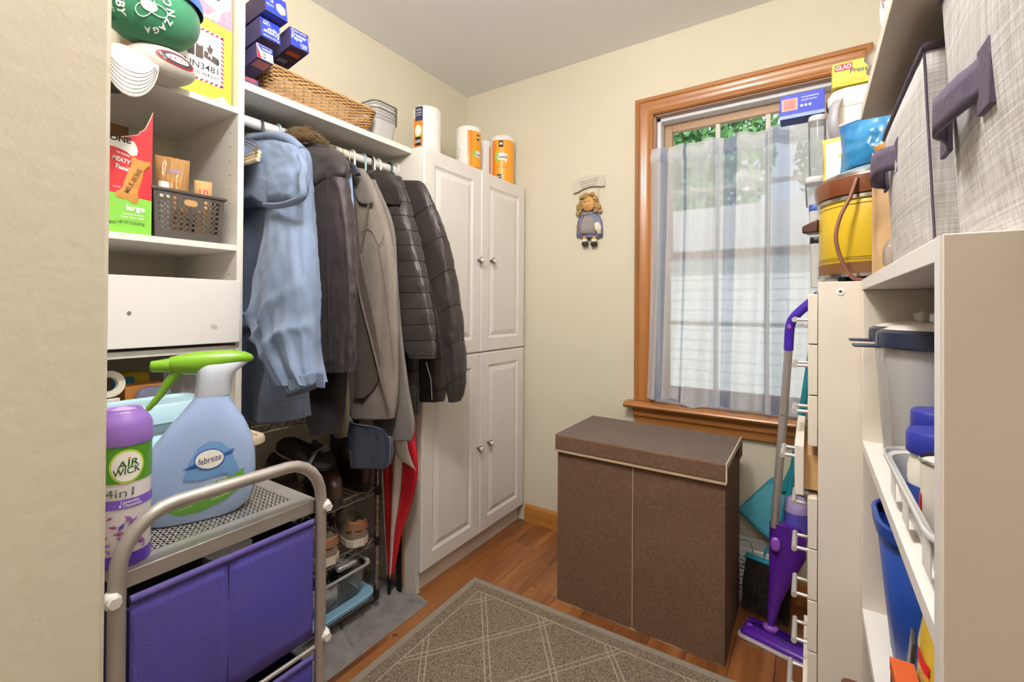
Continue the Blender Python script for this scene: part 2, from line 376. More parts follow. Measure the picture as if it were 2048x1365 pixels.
tag(MB().box(-14, 14, 2.6, 30, -.9, -.6).build('lawn', mat('grass', '#a9b496', .9, col2='#98a78a', scale=2)), 'pale green lawn outside the window', 'lawn')['kind'] = 'stuff'
t = thing('neighbour_house', 'white sided house with grey roof outside the window', 'house', (0, 7, -.6))
MB().box(-8, 5, 7, 10, -.598, 2.0).build('wall', mat('siding', '#f2f3f5', .8), t)
for k in range(18): MB().box(-8, 5, 6.985, 7, -.59+.145*k, -.46+.145*k).build('siding_board', 'siding', t)
MB().add([(-8.3, 6.7, 1.95), (5.3, 6.7, 1.95), (5.3, 8.5, 2.9), (-8.3, 8.5, 2.9), (-8.3, 10.3, 1.95), (5.3, 10.3, 1.95)], [(0, 1, 2, 3), (3, 2, 5, 4)]).build('roof', mat('shingle', '#c4c3c2', .9), t, solid=.06)

# ------------------------------------------------------------ curtain and its rod
rodY = 2.108
t = thing('curtain_rod', 'thin white cafe curtain rod across the window', 'curtain rod', (-.615, rodY, 1.86))
MB().cyl((-.618, rodY, 1.862), (.11, rodY, 1.862), .006, 10).build('rod', 'white_plastic', t, smooth=60)
for xx in (-.612, .104): MB().box(xx-.008, xx+.008, rodY-.008, 2.13, 1.85, 1.874).build('bracket', 'white_plastic', t, bevel=.002)
m = bpy.data.materials.new('sheer_stripe'); m.use_nodes = True; MATS['sheer_stripe'] = m
n = m.node_tree.nodes; l = m.node_tree.links; n.remove(n['Principled BSDF'])
uv = n.new('ShaderNodeUVMap'); sp = n.new('ShaderNodeSeparateXYZ'); l.new(uv.outputs[0], sp.inputs[0])
cr = n.new('ShaderNodeValToRGB'); cr.color_ramp.interpolation = 'CONSTANT'
stripes = [(0, 0), (.055, .75), (.105, 0), (.19, .9), (.21, 0), (.36, .35), (.395, 0), (.42, .75), (.49, 0), (.63, .5), (.645, 0), (.655, .25), (.67, .7), (.75, 0), (.95, .5)]
e = cr.color_ramp.elements; e[0].position = 0; e[0].color = (0, 0, 0, 1); e.remove(e[1])
for p_, v_ in stripes[1:]: q = e.new(p_); q.color = (v_, v_, v_, 1)
l.new(sp.outputs[0], cr.inputs[0])
weave = n.new('ShaderNodeTexNoise'); weave.inputs['Scale'].default_value = 60; mpw = n.new('ShaderNodeMapping'); mpw.inputs['Scale'].default_value = (9, .5, 1); l.new(uv.outputs[0], mpw.inputs[0]); l.new(mpw.outputs[0], weave.inputs[0])
colm = n.new('ShaderNodeMix'); colm.data_type = 'RGBA'; colm.inputs[6].default_value = lin('#eceef2'); colm.inputs[7].default_value = lin('#8fa0bf'); l.new(cr.outputs[0], colm.inputs[0])
wv = n.new('ShaderNodeMath'); wv.operation = 'MULTIPLY_ADD'; wv.inputs[1].default_value = .36; wv.inputs[2].default_value = .14; l.new(weave.outputs[0], wv.inputs[0])
df = n.new('ShaderNodeBsdfDiffuse'); tl = n.new('ShaderNodeBsdfTranslucent'); tr = n.new('ShaderNodeBsdfTransparent')
l.new(colm.outputs[2], df.inputs[0]); l.new(colm.outputs[2], tl.inputs[0])
m1 = n.new('ShaderNodeMixShader'); m1.inputs[0].default_value = .5; l.new(df.outputs[0], m1.inputs[1]); l.new(tl.outputs[0], m1.inputs[2])
m2 = n.new('ShaderNodeMixShader'); l.new(wv.outputs[0], m2.inputs[0]); l.new(m1.outputs[0], m2.inputs[1]); l.new(tr.outputs[0], m2.inputs[2])
l.new(m2.outputs[0], n['Material Output'].inputs[0])
def curtain_pt(i, j):           # i across, j from top to bottom
    z = 1.900-(1.900-.752)*j + .006*sin(i*40)*(1-j)
    spread = -.612+.722*i + j**1.5*(.030*(i-1)+.05*fbm(i*5, 0, 3)*.5)
    near = max(0, 1-abs(z-1.862)/.05)
    amp = .009+.013*j
    y = rodY-.018-.004*j + (amp*sin(i*34+1.2*sin(i*9)+j*1.3)+.5*amp*sin(i*71+j*2))*(1-.4*near) + .003*fbm(i*9, j*6, 1)
    y = min(y, 2.1145)
    x = spread+.008*sin(i*34+1.5)*j
    if j > .97: z += .006*sin(i*17)+.012*fbm(i*4, 7, 2)
    return V((x, y, z))
mb = MB().grid(curtain_pt, 150, 50)
t = thing('cafe_curtain', 'sheer white cafe curtain with blue grey stripes over the window', 'curtain', (-.25, rodY, .752))
cu = mb.build('panel', 'sheer_stripe', t, smooth=180)
ul = cu.data.uv_layers.new(name='UVMap'); NV = 51
for lp in cu.data.loops: k = lp.vertex_index; ul.data[lp.index].uv = ((k//NV)/150, (k % NV)/50)
mb = MB().grid(lambda i, j: curtain_pt(i, .955+.045*j)+V((0, -.0012, 0)), 150, 3)
hm = mb.build('hem', 'sheer_stripe', t, smooth=180); ul = hm.data.uv_layers.new(name='UVMap')
for lp in hm.data.loops: k = lp.vertex_index; ul.data[lp.index].uv = ((k//4)/150, (k % 4)/50)
mb = MB().grid(lambda i, j: curtain_pt(i, .012+.05*j)+V((0, -.0015-.010*sin(pi*j), 0)), 150, 5)
pk = mb.build('rod_pocket', 'sheer_stripe', t, smooth=180); ul = pk.data.uv_layers.new(name='UVMap')
for lp in pk.data.loops: k = lp.vertex_index; ul.data[lp.index].uv = ((k//6)/150, (k % 6)/50)

# ------------------------------------------------------------ white storage tower
TX, TY0, TY1 = -1.33, .10, .648           # front, outer sides
TY0 = .145
t = thing('storage_tower', 'white open storage tower with one drawer beside hanging coats', 'shelving', (-1.5, .4, 0))
for y in (TY0, TY1-.016): MB().box(XL+.002, TX, y, y+.016, 0, 2.10).build('side_panel', 'melamine', t, bevel=.001)
MB().box(XL+.002, XL+.008, TY0+.016, TY1-.016, .05, 2.10).build('back_panel', 'wall_paint', t)
for z in (.06, .48, .88, 1.046, 1.323, 1.706, 2.085): MB().box(XL+.01, TX-.002, TY0+.016, TY1-.016, z, z+.016).build('shelf', 'melamine', t, bevel=.001)
d = MB().box(TX-.005, TX+.014, TY0+.012, TY1-.012, 1.070, 1.240).build('drawer_front', 'door_white', t, bevel=.002)
MB().box(-1.70, TX-.006, TY0+.022, TY1-.022, 1.078, 1.19).build('drawer_box', 'melamine', t)
p = at(258, 627, x=TX+.014); fr = frame((TX+.014, 0, 0), (0, 1, 0), (0, 0, 1))
printed(ell(.009, .010, 10, p.y, p.z), fr, mat('scuff_dark', '#77767a', .6), d, name='screw_hole')
p = at(428, 654, x=TX+.014); printed([(p.y-.009, p.z+.005), (p.y-.003, p.z+.007), (p.y+.009, p.z+.003), (p.y+.008, p.z-.006), (p.y-.004, p.z-.006)], fr, mat('scuff_tan', '#c9b9a4', .7), d, name='scuff')
fr2 = frame((0, TY1-.016, 0), (1, 0, 0), (0, 0, 1))
for k in range(26):
    z = .66+k*.04
    for xx in (-1.375, -1.63):
        MB().add([(xx+.0024*cos(q*pi/3), TY1-.0162, z+.0024*sin(q*pi/3)) for q in range(6)], [tuple(range(6))]).build('pin_hole', 'ink_black', t)

# ------------------------------------------------------------ closet shelf, cleat and rod
tag(MB().box(XL+.002, -1.384, .650, 1.336, 1.806, 1.828).build('closet_shelf', 'melamine', None, bevel=.001), 'long white closet shelf above the hanging rod', 'shelf')
tag(MB().box(XL+.001, XL+.02, .650, 1.336, 1.70, 1.804).build('shelf_cleat', 'melamine_side', None, bevel=.001), 'white cleat on the wall under the closet shelf', 'cleat')
RX, RZ, RR = -1.482, 1.752, .0165
t = thing('closet_rod', 'white closet rod carrying the coats', 'closet rod', (RX, 1.0, RZ))
MB().cyl((RX, .650, RZ), (RX, 1.332, RZ), RR, 20).build('rod', 'white_plastic', t, smooth=60)
for y, s in ((.650, 1), (1.334, -1)):
    MB().tube([(RX, y, RZ), (RX, y+s*.006, RZ)], .034, 20).build('flange', 'white_plastic', t, smooth=40)
    for k in range(3): q = 2*pi*k/3+.5; MB().tube([(RX+.025*cos(q), y+s*.006, RZ+.025*sin(q)), (RX+.025*cos(q), y+s*.008, RZ+.025*sin(q))], .004, 8).build('screw', 'satin_metal', t)

# ------------------------------------------------------------ tall pantry cabinet
CX, CY0, CY1, CT = -1.333, 1.340, 2.122, 1.828
t = thing('pantry_cabinet', 'tall white pantry cabinet with four raised panel doors', 'cabinet', (-1.5, 1.73, 0))
MB().box(XL+.002, CX, CY0, CY1, .0895, CT).build('body', 'melamine', t, bevel=.001)
MB().box(XL+.002, CX-.020, CY0, CY1, 0, .089).build('toe_kick', 'melamine', t)
MB().box(CX-.022, CX-.004, CY0, CY0+.016, 0, .089).build('side_foot', 'melamine', t)
def raised_door(y0, y1, z0, z1, knob_y, knob_z):
    X0, X1 = CX+.001, CX+.019; m_ = .062; q = m_+.012; r_ = q+.022
    def ring(d, x): return [(x, y0+d, z0+d), (x, y1-d, z0+d), (x, y1-d, z1-d), (x, y0+d, z1-d)]
    dr = MB().rings([ring(0, X0), ring(0, X1-.005), ring(.003, X1-.001), ring(.006, X1), ring(m_, X1), ring(m_+.004, X1-.003), ring(m_+.012, X1-.007), ring(q+.004, X1-.007)], (True, True)).build('door', 'door_white', t)
    MB().rings([ring(q+.003, X1-.0068), ring(q+.006, X1-.0055), ring(r_, X1-.001), ring(r_+.003, X1)], (False, True)).build('raised_panel', 'door_white', dr)
    kn = MB().lathe([(.0065, 0), (.006, .010), (.010, .014), (.0145, .017), (.0150, .022), (.012, .0255), (.0105, .0255)], 20, Mx((X1, knob_y, knob_z), ry=90)).build('knob', mat('pewter', '#8d8577', .35, .9), dr, smooth=50)
    MB().lathe([(.0108, .0255), (.0095, .0285), (.004, .0300)], 16, Mx((X1, knob_y, knob_z), ry=90)).build('knob_inset', 'white_plastic', t if False else dr, smooth=60)
ym = 1.728
for z0, z1, kz in ((.0905, .951, 0), (.957, CT-.002, 1)):
    p1, p2 = ((960, 521), (985, 522)) if kz else ((960, 897), (979, 886))
    a1 = at(*p1, x=CX+.03); a2 = at(*p2, x=CX+.03)
    raised_door(CY0+.001, ym-.0015, z0, z1, min(a1.y, ym-.02), a1.z); raised_door(ym+.0015, CY1-.001, z0, z1, max(a2.y, ym+.02), a2.z)
# ------------------------------------------------------------ laundry hamper
mat('hamper_fabric', '#765a45', .9, col2='#614734', scale=130, stretch=(1, 1, 1), bump=.35, bscale=260)
mat('hamper_top_sheen', '#75655d', .85, col2='#64544b', scale=140, bump=.3, bscale=260); mat('beige_binding', '#bda286', .8)  # lid colour greyed to carry the sheen from the window
hx0, hx1, hy0, hy1, hz = -.846, -.232, 1.628, 1.985, .655
t = thing('laundry_hamper', 'brown fabric laundry hamper with flip lid under the window', 'hamper', ((hx0+hx1)/2, 1.8, 0))
def ham(i, j):      # round the four sides
    per = [(hx0, hy0), (hx1, hy0), (hx1, hy1), (hx0, hy1), (hx0, hy0)]
    k = min(int(i*4), 3); f = i*4-k; p = V(per[k]).lerp(V(per[k+1]), f)
    z = .004+(hz-.012)*j; nx, ny = ((0, -1), (1, 0), (0, 1), (-1, 0))[k]
    edge = sin(pi*f)**.5 if 0 < f < 1 else 0
    wr = .006*fbm(p.x*5+z*3.5, p.y*4, z*7-p.x*5)*sin(pi*min(1, j*1.0)) + .004*sin((p.x*.9-z*.55)*38)*max(0, .75-j)*(.5+noise.noise(V((p.x*4, 0, z*4))))
    seam = -.004*math.exp(-((p.x-(hx0+hx1)/2)/.012)**2) if k == 0 else 0
    d = (wr*.9+seam)*edge
    return V((p.x+nx*d, p.y+ny*d, z))
MB().grid(ham, 128, 40).build('body', 'hamper_fabric', t, smooth=50)
MB().box(hx0+.002, hx1-.002, hy0+.002, hy1-.002, .0, .006).build('base', 'beige_binding', t)
xm = (hx0+hx1)/2
MB().grid(lambda i, j: V((xm+.0015*(2*j-1), hy0-.0035, .012+.60*i)), 20, 1).build('seam', 'beige_binding', t)
tk = .012
lid = MB().box(hx0-.006, hx1+.006, hy0-.012, hy1+.004, hz-.006, hz+tk).build('lid', 'hamper_top_sheen', t, bevel=.004)
MB().box(hx0-.006, hx1+.006, hy0-.016, hy0-.006, hz-.048, hz+tk-.003).build('front_flap', 'hamper_fabric', lid, bevel=.004)
MB().box(hx0-.006, hx1+.006, hy0-.0175, hy0-.0045, hz-.056, hz-.048).build('binding', 'beige_binding', lid)
for xx in (hx0-.0075, hx1-.0005+.004): MB().box(xx, xx+.004, hy0-.017, hy0-.005, hz-.05, hz+tk).box(xx, xx+.004, hy0-.014, hy1+.004, hz-.006, hz+tk+.0015).build('binding', mat('binding_light', '#d2c4b4', .8), lid)
MB().box(hx1+.008, hx1+.012, hy1-.08, hy1-.02, hz-.05, hz+.004).build('pull_tab', 'hamper_fabric', lid)

# ------------------------------------------------------------ door mat with diamond pattern
mat('mat_pile', '#a08e79', .95, col2='#5a4c3e', scale=170, bump=.9, bscale=190, detail=2); mat('mat_edge', '#958a7c', .8, bump=.15, bscale=200)
mat('mat_line', '#b09f8a', .9, var=.1, scale=200)
c0, c1 = V((-1.212, 1.562)), V((-1.165, .93))
ex = V((1, .022)).normalized(); ey = V((-ex.y, ex.x))
ML, MW = 1.18, 1.0
def rp(a_, b_, z=0): q = c0+ex*a_-ey*b_; return V((q.x, q.y, z))
t = thing('door_mat', 'taupe looped door mat with diamond line pattern on wood floor', 'mat', rp(ML/2, MW/2, 0))
MB().rings([[rp(*q, z=z) for q in ((d, d), (ML-d, d), (ML-d, MW-d), (d, MW-d))] for d, z in ((0, .0005), (0, .003), (.004, .0045), (.03, .0045))]).build('border', 'mat_edge', t)
MB().rings([[rp(*q, z=z) for q in ((d, d), (ML-d, d), (ML-d, MW-d), (d, MW-d))] for d, z in ((.028, .0046), (.031, .0072))], (False, True)).build('pile', 'mat_pile', t)
def strip(p, q, w=.005):
    p = V(p); q = V(q); d = (q-p).normalized(); s = V((-d.y, d.x))*w/2
    return MB().add([rp(*(p+s), z=.0076), rp(*(q+s), z=.0076), rp(*(q-s), z=.0076), rp(*(p-s), z=.0076)], [(0, 1, 2, 3)])
def cl(p, q, lo=.078, hx=ML-.078, hy=MW-.078):
    t0, t1 = 0, 1; d = (q[0]-p[0], q[1]-p[1])
    for k, mx in ((0, hx), (1, hy)):
        if abs(d[k]) < 1e-9: continue
        a_, b_ = sorted(((lo-p[k])/d[k], (mx-p[k])/d[k])); t0 = max(t0, a_); t1 = min(t1, b_)
    return None if t0 >= t1 else ((p[0]+d[0]*t0, p[1]+d[1]*t0), (p[0]+d[0]*t1, p[1]+d[1]*t1))
i_ = .075
for p, q in (((i_, i_), (ML-i_, i_)), ((ML-i_, i_), (ML-i_, MW-i_)), ((ML-i_, MW-i_), (i_, MW-i_)), ((i_, MW-i_), (i_, i_))): strip(p, q).build('pattern_line', 'mat_line', t)
for k in range(-6, 9):
    for off in (-.011, .011):
        for sg in (1, -1):
            x0 = k*.262+.165+off
            s = cl((x0-3*sg*.77, -3+.5), (x0+3*sg*.77, 3+.5)) if sg == 1 else cl((x0+3*.77-.08, -3+.5), (x0-3*.77-.08, 3+.5))
            if s: strip(*s, w=.004).build('pattern_line', 'mat_line', t)

# ------------------------------------------------------------ grey plush runner under the shoe rack
mat('plush_grey', '#8f8a88', .95, col2='#736e6c', scale=18, bump=.3, bscale=300, sheen=.4)
def plush(i, j):
    y = .652+.686*i; x = -1.70+.444*j
    r = .05; 
    if i > .94 and j > .9: x -= (i-.94)/.06*(j-.9)/.1*.025; y -= (i-.94)/.06*(j-.9)/.1*.018
    ed = min(i, 1-i)*16; ed = min(1, ed, (1-j)*10)
    gx = abs(((y+x*.35)*11) % 1-.5)*2; gy = abs(((x+.02*sin(y*30))*13) % 1-.5)*2
    puff = (1-max(0, gx-.78)/.22)*(1-.7*max(0, gy-.80)/.20) if j < .90 else .8
    return V((x, y, .002+.013*ed**.5*(.15+.85*puff)+.003*fbm(x*14, y*14, 0)*ed))
tag(MB().grid(plush, 110, 60).add([(-1.70, .652, .001), (-1.257, .652, .001), (-1.257, 1.315, .001), (-1.27, 1.335, .001), (-1.70, 1.335, .001)], [(0, 1, 2, 3, 4)]).build('plush_mat', 'plush_grey', None, smooth=180), 'grey quilted plush mat under the shoe rack', 'mat')

# ------------------------------------------------------------ wall doll ornament
mat('doll_dress', '#7d82a0', .9, var=.08, scale=80); mat('doll_apron', '#a59a98', .9, col2='#8a7f80', scale=300); mat('doll_skin', '#cc9a5e', .8)
mat('doll_hair', '#a98a5c', .95, var=.2, scale=150, bump=.5); mat('doll_lace', '#e6dfcf', .9, bump=.3); mat('doll_shoe', '#3b2f2b', .7); mat('plaque', '#cfc6b8', .8)
DP = 2.132
def dp(u, v, y=DP): return at(u, v, y=y)
t = thing('doll_ornament', 'cloth girl doll hanging from a small wavy plaque on the wall', 'ornament', dp(1178, 494))
pl = [(1144, 367), (1152, 362), (1160, 356), (1170, 352), (1182, 351), (1195, 351), (1208, 350), (1210, 371), (1204, 373), (1192, 372), (1180, 373), (1166, 378), (1156, 384), (1147, 387)]
MB().rings([[dp(u, v, y) for u, v in pl] for y in (2.1385, 2.122)]).build('plaque', 'plaque', t, bevel=.001)
lf = frame(dp(1177, 367, 2.1217), dp(1205, 362, 2.1217)-dp(1149, 376, 2.1217), (0, 0, 1))
for k, s in enumerate(('all hearts come home', 'to family & friends', 'love lives here')): lettering(s, lf, .002, .016-.013*k, .011, 'ink_black', t, width=.105-.012*k, bold=0)
for u in (1159, 1197): MB().cyl(dp(u, 376, 2.135), dp(u, 402, 2.128), .0008, 5).build('string', 'doll_hair', t)
hd = dp(1177, 408, 2.118)
head = MB().ball(hd, .036, 18, (1, .55, 1.1)).build('head', 'doll_skin', t, smooth=180)
for dx in (-.009, .008): MB().ball(hd+V((dx, -.0195, .008)), .0032, 8).build('eye', 'ink_black', head)
MB().tube([hd+V((-.010, -.0200, -.012)), hd+V((0, -.021, -.016)), hd+V((.010, -.0200, -.012))], .0008, 5).build('mouth', 'cardboard_dark', head)
rn = random.Random(3); mb = MB()
for k in range(46):
    q = radians(rn.uniform(-35, 215)); rr = .038+rn.uniform(-.004, .010); p = hd+V((rr*cos(q), rn.uniform(-.012, .010), rr*1.1*sin(q)+.002)); mb.ball(p, rn.uniform(.008, .013), 8, (1.2, .8, .8))
for sx in (-1, 1):
    for k in range(9): mb.ball(hd+V((sx*(.048+rn.uniform(-.008, .012)), rn.uniform(-.005, .006), -.022+rn.uniform(-.022, .016))), rn.uniform(.009, .014), 8, (1, .7, 1.2))
mb.build('hair', 'doll_hair', head, smooth=180)
dr = [[dp(u0, v, 2.137), dp((u0+u1)/2, v, 2.104), dp(u1, v, 2.137), dp((u0+u1)/2, v, 2.1385)] for v, u0, u1 in ((424, 1168, 1188), (432, 1160, 1200), (444, 1155, 1205), (458, 1154, 1206), (470, 1153, 1206), (476, 1154, 1205))]
MB().rings([bez(r[:3], 5)+[r[3]] for r in dr]).build('dress', 'doll_dress', t, smooth=180)
apf = [[dp(u, v+ (2 if k % 2 else 0), 2.100-.002*(k % 2)) for k, u in enumerate([u0+(u1-u0)*q/8 for q in range(9)])] for v, u0, u1 in ((430, 1170, 1182), (440, 1164, 1187), (455, 1160, 1189), (467, 1159, 1190))]
MB().rings(apf, (False, False), False).build('apron', 'doll_apron', t, smooth=180, solid=.002)
bow = MB()
for s in (-1, 1): bow.ball(dp(1174, 428, 2.104)+V((s*.016, 0, 0)), .011, 8, (1.5, .6, .6), Mx())
bow.build('bow', 'doll_apron', t, smooth=180)
lc = MB().tube([dp(1193, 447, 2.104), dp(1196, 456, 2.100), dp(1199, 468, 2.102)], [.014, .017, .007], 10).tube([dp(1191, 446, 2.106), dp(1190, 456, 2.104), dp(1190, 463, 2.106)], [.007, .006, .003], 8)
lc.build('lace_cloth', 'doll_lace', t, smooth=180)
MB().ball(dp(1154, 453, 2.112), .008, 8).build('hand', 'doll_skin', t, smooth=180)
for u in (1170, 1188):
    MB().tube([dp(u, 474, 2.120), dp(u, 479, 2.120)], .013, 10).build('leg', 'doll_skin', t, smooth=60)
    MB().tube([dp(u, 479, 2.120), dp(u, 484, 2.120)], .0145, 10).build('sock', 'doll_lace', t, smooth=60)
    MB().ball(dp(u, 488, 2.116), .019, 12, (1, .8, .75)).build('shoe', 'doll_shoe', t, smooth=180)

# ------------------------------------------------------------ drawer tower
DX, DY0, DY1, DT = .012, 1.012, 1.300, 1.222
t = thing('drawer_tower', 'narrow white drawer tower with metal pulls beside the bookcase', 'drawer unit', (.2, 1.15, 0))
mb = MB().box(DX, XR-.003, DY0, DY0+.016, 0, DT).box(DX, XR-.003, DY1-.016, DY1, 0, DT).box(XR-.010, XR-.003, DY0+.016, DY1-.016, 0, DT).box(DX, XR-.003, DY0+.016, DY1-.016, 0, .05)
mb.build('carcass', 'melamine_side', t, bevel=.001)
MB().box(DX, XR-.010, DY0+.016, DY1-.016, DT-.016, DT-.0005).build('top', 'melamine_side', t)
MB().lathe([(.0065, 0), (.0065, .0012), (.0025, .0013)], 14, Mx((.045, DY0, DT-.018), rx=90)).build('screw_cap', 'white_plastic', t)
MB().lathe([(.0025, 0), (.0024, .0016)], 8, Mx((.045, DY0, DT-.018), rx=90)).build('screw_hole', 'ink_black', t)
for k in range(12):
    z1 = 1.200-.095*k; z0 = z1-.093; off = {3: -.021, 8: -.008}.get(k, 0)
    d = MB().box(DX-.016+off, DX-.001+off, DY0+.001, DY1-.001, z0, z1).build('drawer', 'melamine_side', t, bevel=.0012)
    if off < -.01: MB().box(DX-.001+off, DX+.2, DY0+.02, DY1-.02, z0+.008, z1-.02).build('drawer_box', 'kraft', d)
    zc = (z0+z1)/2-.004; xf = DX-.016+off; h = MB()
    for y in (1.122, 1.186): h.cyl((xf, y, zc), (xf-.024, y, zc), .0035, 10)
    h.cyl((xf-.024, 1.112, zc), (xf-.024, 1.196, zc), .0052, 12).build('handle', 'satin_metal', d, smooth=50)

# ------------------------------------------------------------ white bookcase along the right wall
BX, BY0, BY1 = .075, .420, 1.008
t = thing('bookcase', 'white bookcase of pantry goods next to the drawer tower', 'bookcase', (.22, .7, 0))
MB().box(BX, XR-.003, BY0, BY0+.018, 0, 1.224).build('side_panel', mat('melamine_shaded', '#c8b9a7', .55, var=.012, scale=8), t, bevel=.001)  # white panel, its colour darkened to carry the shade on this face
MB().box(BX, XR-.003, BY1-.018, BY1, 0, 1.2055).build('side_panel', 'melamine_side', t, bevel=.001)
MB().box(BX-.001, BX+.0005, BY0+.0005, BY0+.0175, 0, 1.2235).build('edge_strip', 'door_white', t)
MB().box(BX, XR-.003, BY0+.0185, BY1, 1.206, 1.224).build('top', 'melamine', t, bevel=.001)
for z in (.928, .640, .35, .06): MB().box(BX, XR-.010, BY0+.018, BY1-.018, z, z+.017).build('shelf', 'melamine', t, bevel=.001)
MB().box(XR-.009, XR-.003, BY0+.018, BY1-.018, .06, 1.205).build('back_panel', 'melamine_side', t)
tag(MB().box(.074, XR-.001, .22, 1.012, 1.508, 1.527).build('wall_shelf', mat('shelf_tan', '#d3c8ba', .6), None, bevel=.001), 'white wall shelf fixed above the two fabric bins', 'shelf')
# ------------------------------------------------------------ two grey fabric bins
def linen(key):
    m = bpy.data.materials.new(key); m.use_nodes = True; MATS[key] = m; n = m.node_tree.nodes; l = m.node_tree.links; p = n['Principled BSDF']; p.inputs['Roughness'].default_value = .9
    tc = n.new('ShaderNodeTexCoord'); out = []
    for s in ((4, 4, 260), (200, 200, 5)):
        mp = n.new('ShaderNodeMapping'); mp.inputs['Scale'].default_value = s; l.new(tc.outputs['Object'], mp.inputs[0])
        tx = n.new('ShaderNodeTexNoise'); tx.inputs['Scale'].default_value = 1.6; tx.inputs['Detail'].default_value = 4; l.new(mp.outputs[0], tx.inputs[0]); out.append(tx)
    ad = n.new('ShaderNodeMath'); ad.operation = 'ADD'; l.new(out[0].outputs[0], ad.inputs[0]); l.new(out[1].outputs[0], ad.inputs[1])
    cr = n.new('ShaderNodeValToRGB'); e = cr.color_ramp.elements; e[0].position = .36; e[0].color = lin('#a19b97'); e[1].position = .66; e[1].color = lin('#d4d1ce')
    mr = n.new('ShaderNodeMath'); mr.operation = 'MULTIPLY'; mr.inputs[1].default_value = .5; l.new(ad.outputs[0], mr.inputs[0]); l.new(mr.outputs[0], cr.inputs[0]); l.new(cr.outputs[0], p.inputs['Base Color'])
    bp = n.new('ShaderNodeBump'); bp.inputs['Strength'].default_value = .4; bp.inputs['Distance'].default_value = .002; l.new(mr.outputs[0], bp.inputs['Height']); l.new(bp.outputs[0], p.inputs['Normal'])
linen('linen_grey'); mat('aubergine_fabric', '#54495a', .85, var=.1, scale=200, bump=.2)
def fabric_bin(label, x0, y0, y1, z0, h, depth, hy, hz, sag, kb=1):
    t = thing('fabric_bin', label, 'storage bin', (x0+depth/2, (y0+y1)/2, z0), group='grey fabric bins on the bookcase')
    def ring(z, k):
        P = []
        out = .010*sin(pi*k)*1.0; tap = .012*(1-k)
        for i in range(4):
            c_ = [(x0+tap, y0+tap), (x0+tap, y1-tap), (x0+depth-tap, y1-tap), (x0+depth-tap, y0+tap)]
            p, q = V(c_[i]), V(c_[(i+1) % 4]); nn = ((-1, 0), (0, 1), (1, 0), (0, -1))[i]
            for s in range(8):
                f = s/8; r = p.lerp(q, f); b_ = out*sin(pi*f); P.append((r.x+nn[0]*b_, r.y+nn[1]*b_, z+(sag*sin(pi*f) if k > .9 and i == 0 else 0)))
        return P
    MB().rings([ring(z0+h*k/8, k/8) for k in range(9)], (True, False)).build('body', 'linen_grey', t, smooth=40, solid=.003)
    top = [V(q) for q in ring(z0+h, 1)]
    MB().tube([q+V((0, 0, .001)) for q in top], .0055, 8, closed=True).build('rim', 'aubergine_fabric', t, smooth=60)
    for yy in (y0+.010, ): MB().tube([(x0+.012*(1-k/8)-.001, yy-.010+.012*(1-k/8), z0+h*k/8) for k in range(9)], .0016, 6).build('corner_seam', 'aubergine_fabric', t)
    hn = MB(); w = .020*(.5+.5*kb)
    prof = [(hy-.055, .000), (hy-.045, .006), (hy-.036, .016), (hy-.018, .026), (hy+.006, .030), (hy+.026, .024), (hy+.038, .010), (hy+.046, .001)]
    P = bez([(x0-.004-d*kb, y, hz-(y-hy)*.05) for y, d in prof], 4)
    hn.rings([[q+V((0, 0, s*w+ .003*sin(q.y*60))) for s in (-1, -.4, .4, 1)] for q in P], (False, False), False)
    hn.build('handle', 'aubergine_fabric', t, smooth=180, solid=.003)
    for yy in (hy-.062, hy+.052): MB().box(x0-.006, x0-.002, yy-.014, yy+.014, hz-.024, hz+.024).build('handle_tab', 'aubergine_fabric', t, bevel=.001)
fabric_bin('grey linen fabric bin under the wall shelf beside cardboard', .105, .665, .985, 1.225, .235, .26, .885, 1.386, 0, .75)
fabric_bin('grey linen fabric bin at the free end of the bookcase top', .108, .330, .600, 1.225, .25, .26, .515, 1.338, .0, .5)

# ------------------------------------------------------------ bookcase goods
def canister(x, y, label):
    t = thing('canister', label, 'canister', (x, y, .946))
    M = Mx((x, y, 0)); r = .064
    MB().lathe([(.048, .947), (.050, .95), (r-.003, 1.125)], 32, M, (True, False)).build('body', 'frosted_plastic', t, smooth=50)
    ld = MB().lathe([(r+.002, 1.122), (r+.004, 1.124), (r+.004, 1.142), (r-.002, 1.146), (r-.006, 1.144)], 32, M, (False, False)).build('lid_rim', mat('navy_plastic', '#2a3145', .35), t, smooth=40)
    MB().lathe([(r-.002, 1.145), (r-.012, 1.150), (.02, 1.154), (.001, 1.154)], 32, M, (False, True)).build('lid', mat('lid_cream', '#d8d0c6', .4), t, smooth=50)
    MB().box(-r-.030, -r+.004, -.013, .013, 1.121, 1.125, M).box(-r-.004, -r+.001, -.012, .012, 1.123, 1.140, M).build('lid_latch', 'navy_plastic', t, bevel=.002)
    MB().box(-.010, .010, -.03, .03, 1.153, 1.170, M).build('lid_handle', 'frosted_plastic', t, bevel=.004)
canister(.142, .783, 'clear canister with navy rimmed lid, the one next to the small jars'); canister(.146, .921, 'clear canister with navy rimmed lid, against the bookcase end panel')
t = thing('plastic_tray', 'clear rounded plastic tray of jars on the bookcase shelf', 'tray', (.165, .585, .946))
tr_o = [rrect(.150, .262, .03, 5, .165, .588), rrect(.170, .290, .035, 5, .165, .588), rrect(.182, .300, .037, 5, .165, .588)]
MB().rings([[(x, y, z) for x, y in q] for q, z in ((tr_o[0], .947), (tr_o[1], .996), (tr_o[2], .998), (tr_o[2], 1.003))], (True, False)).build('body', 'milky_plastic', t, smooth=40, solid=.002)
for k, y in enumerate((.50, .60, .68)): MB().box(.0795, .0805, y-.016, y+.016, .956, .984).build('sticker', mat('label_white', '#ece9e4', .6), t)
mat('blue_cap', '#2c3597', .35); mat('jar_white', '#e6dfd2', .4)
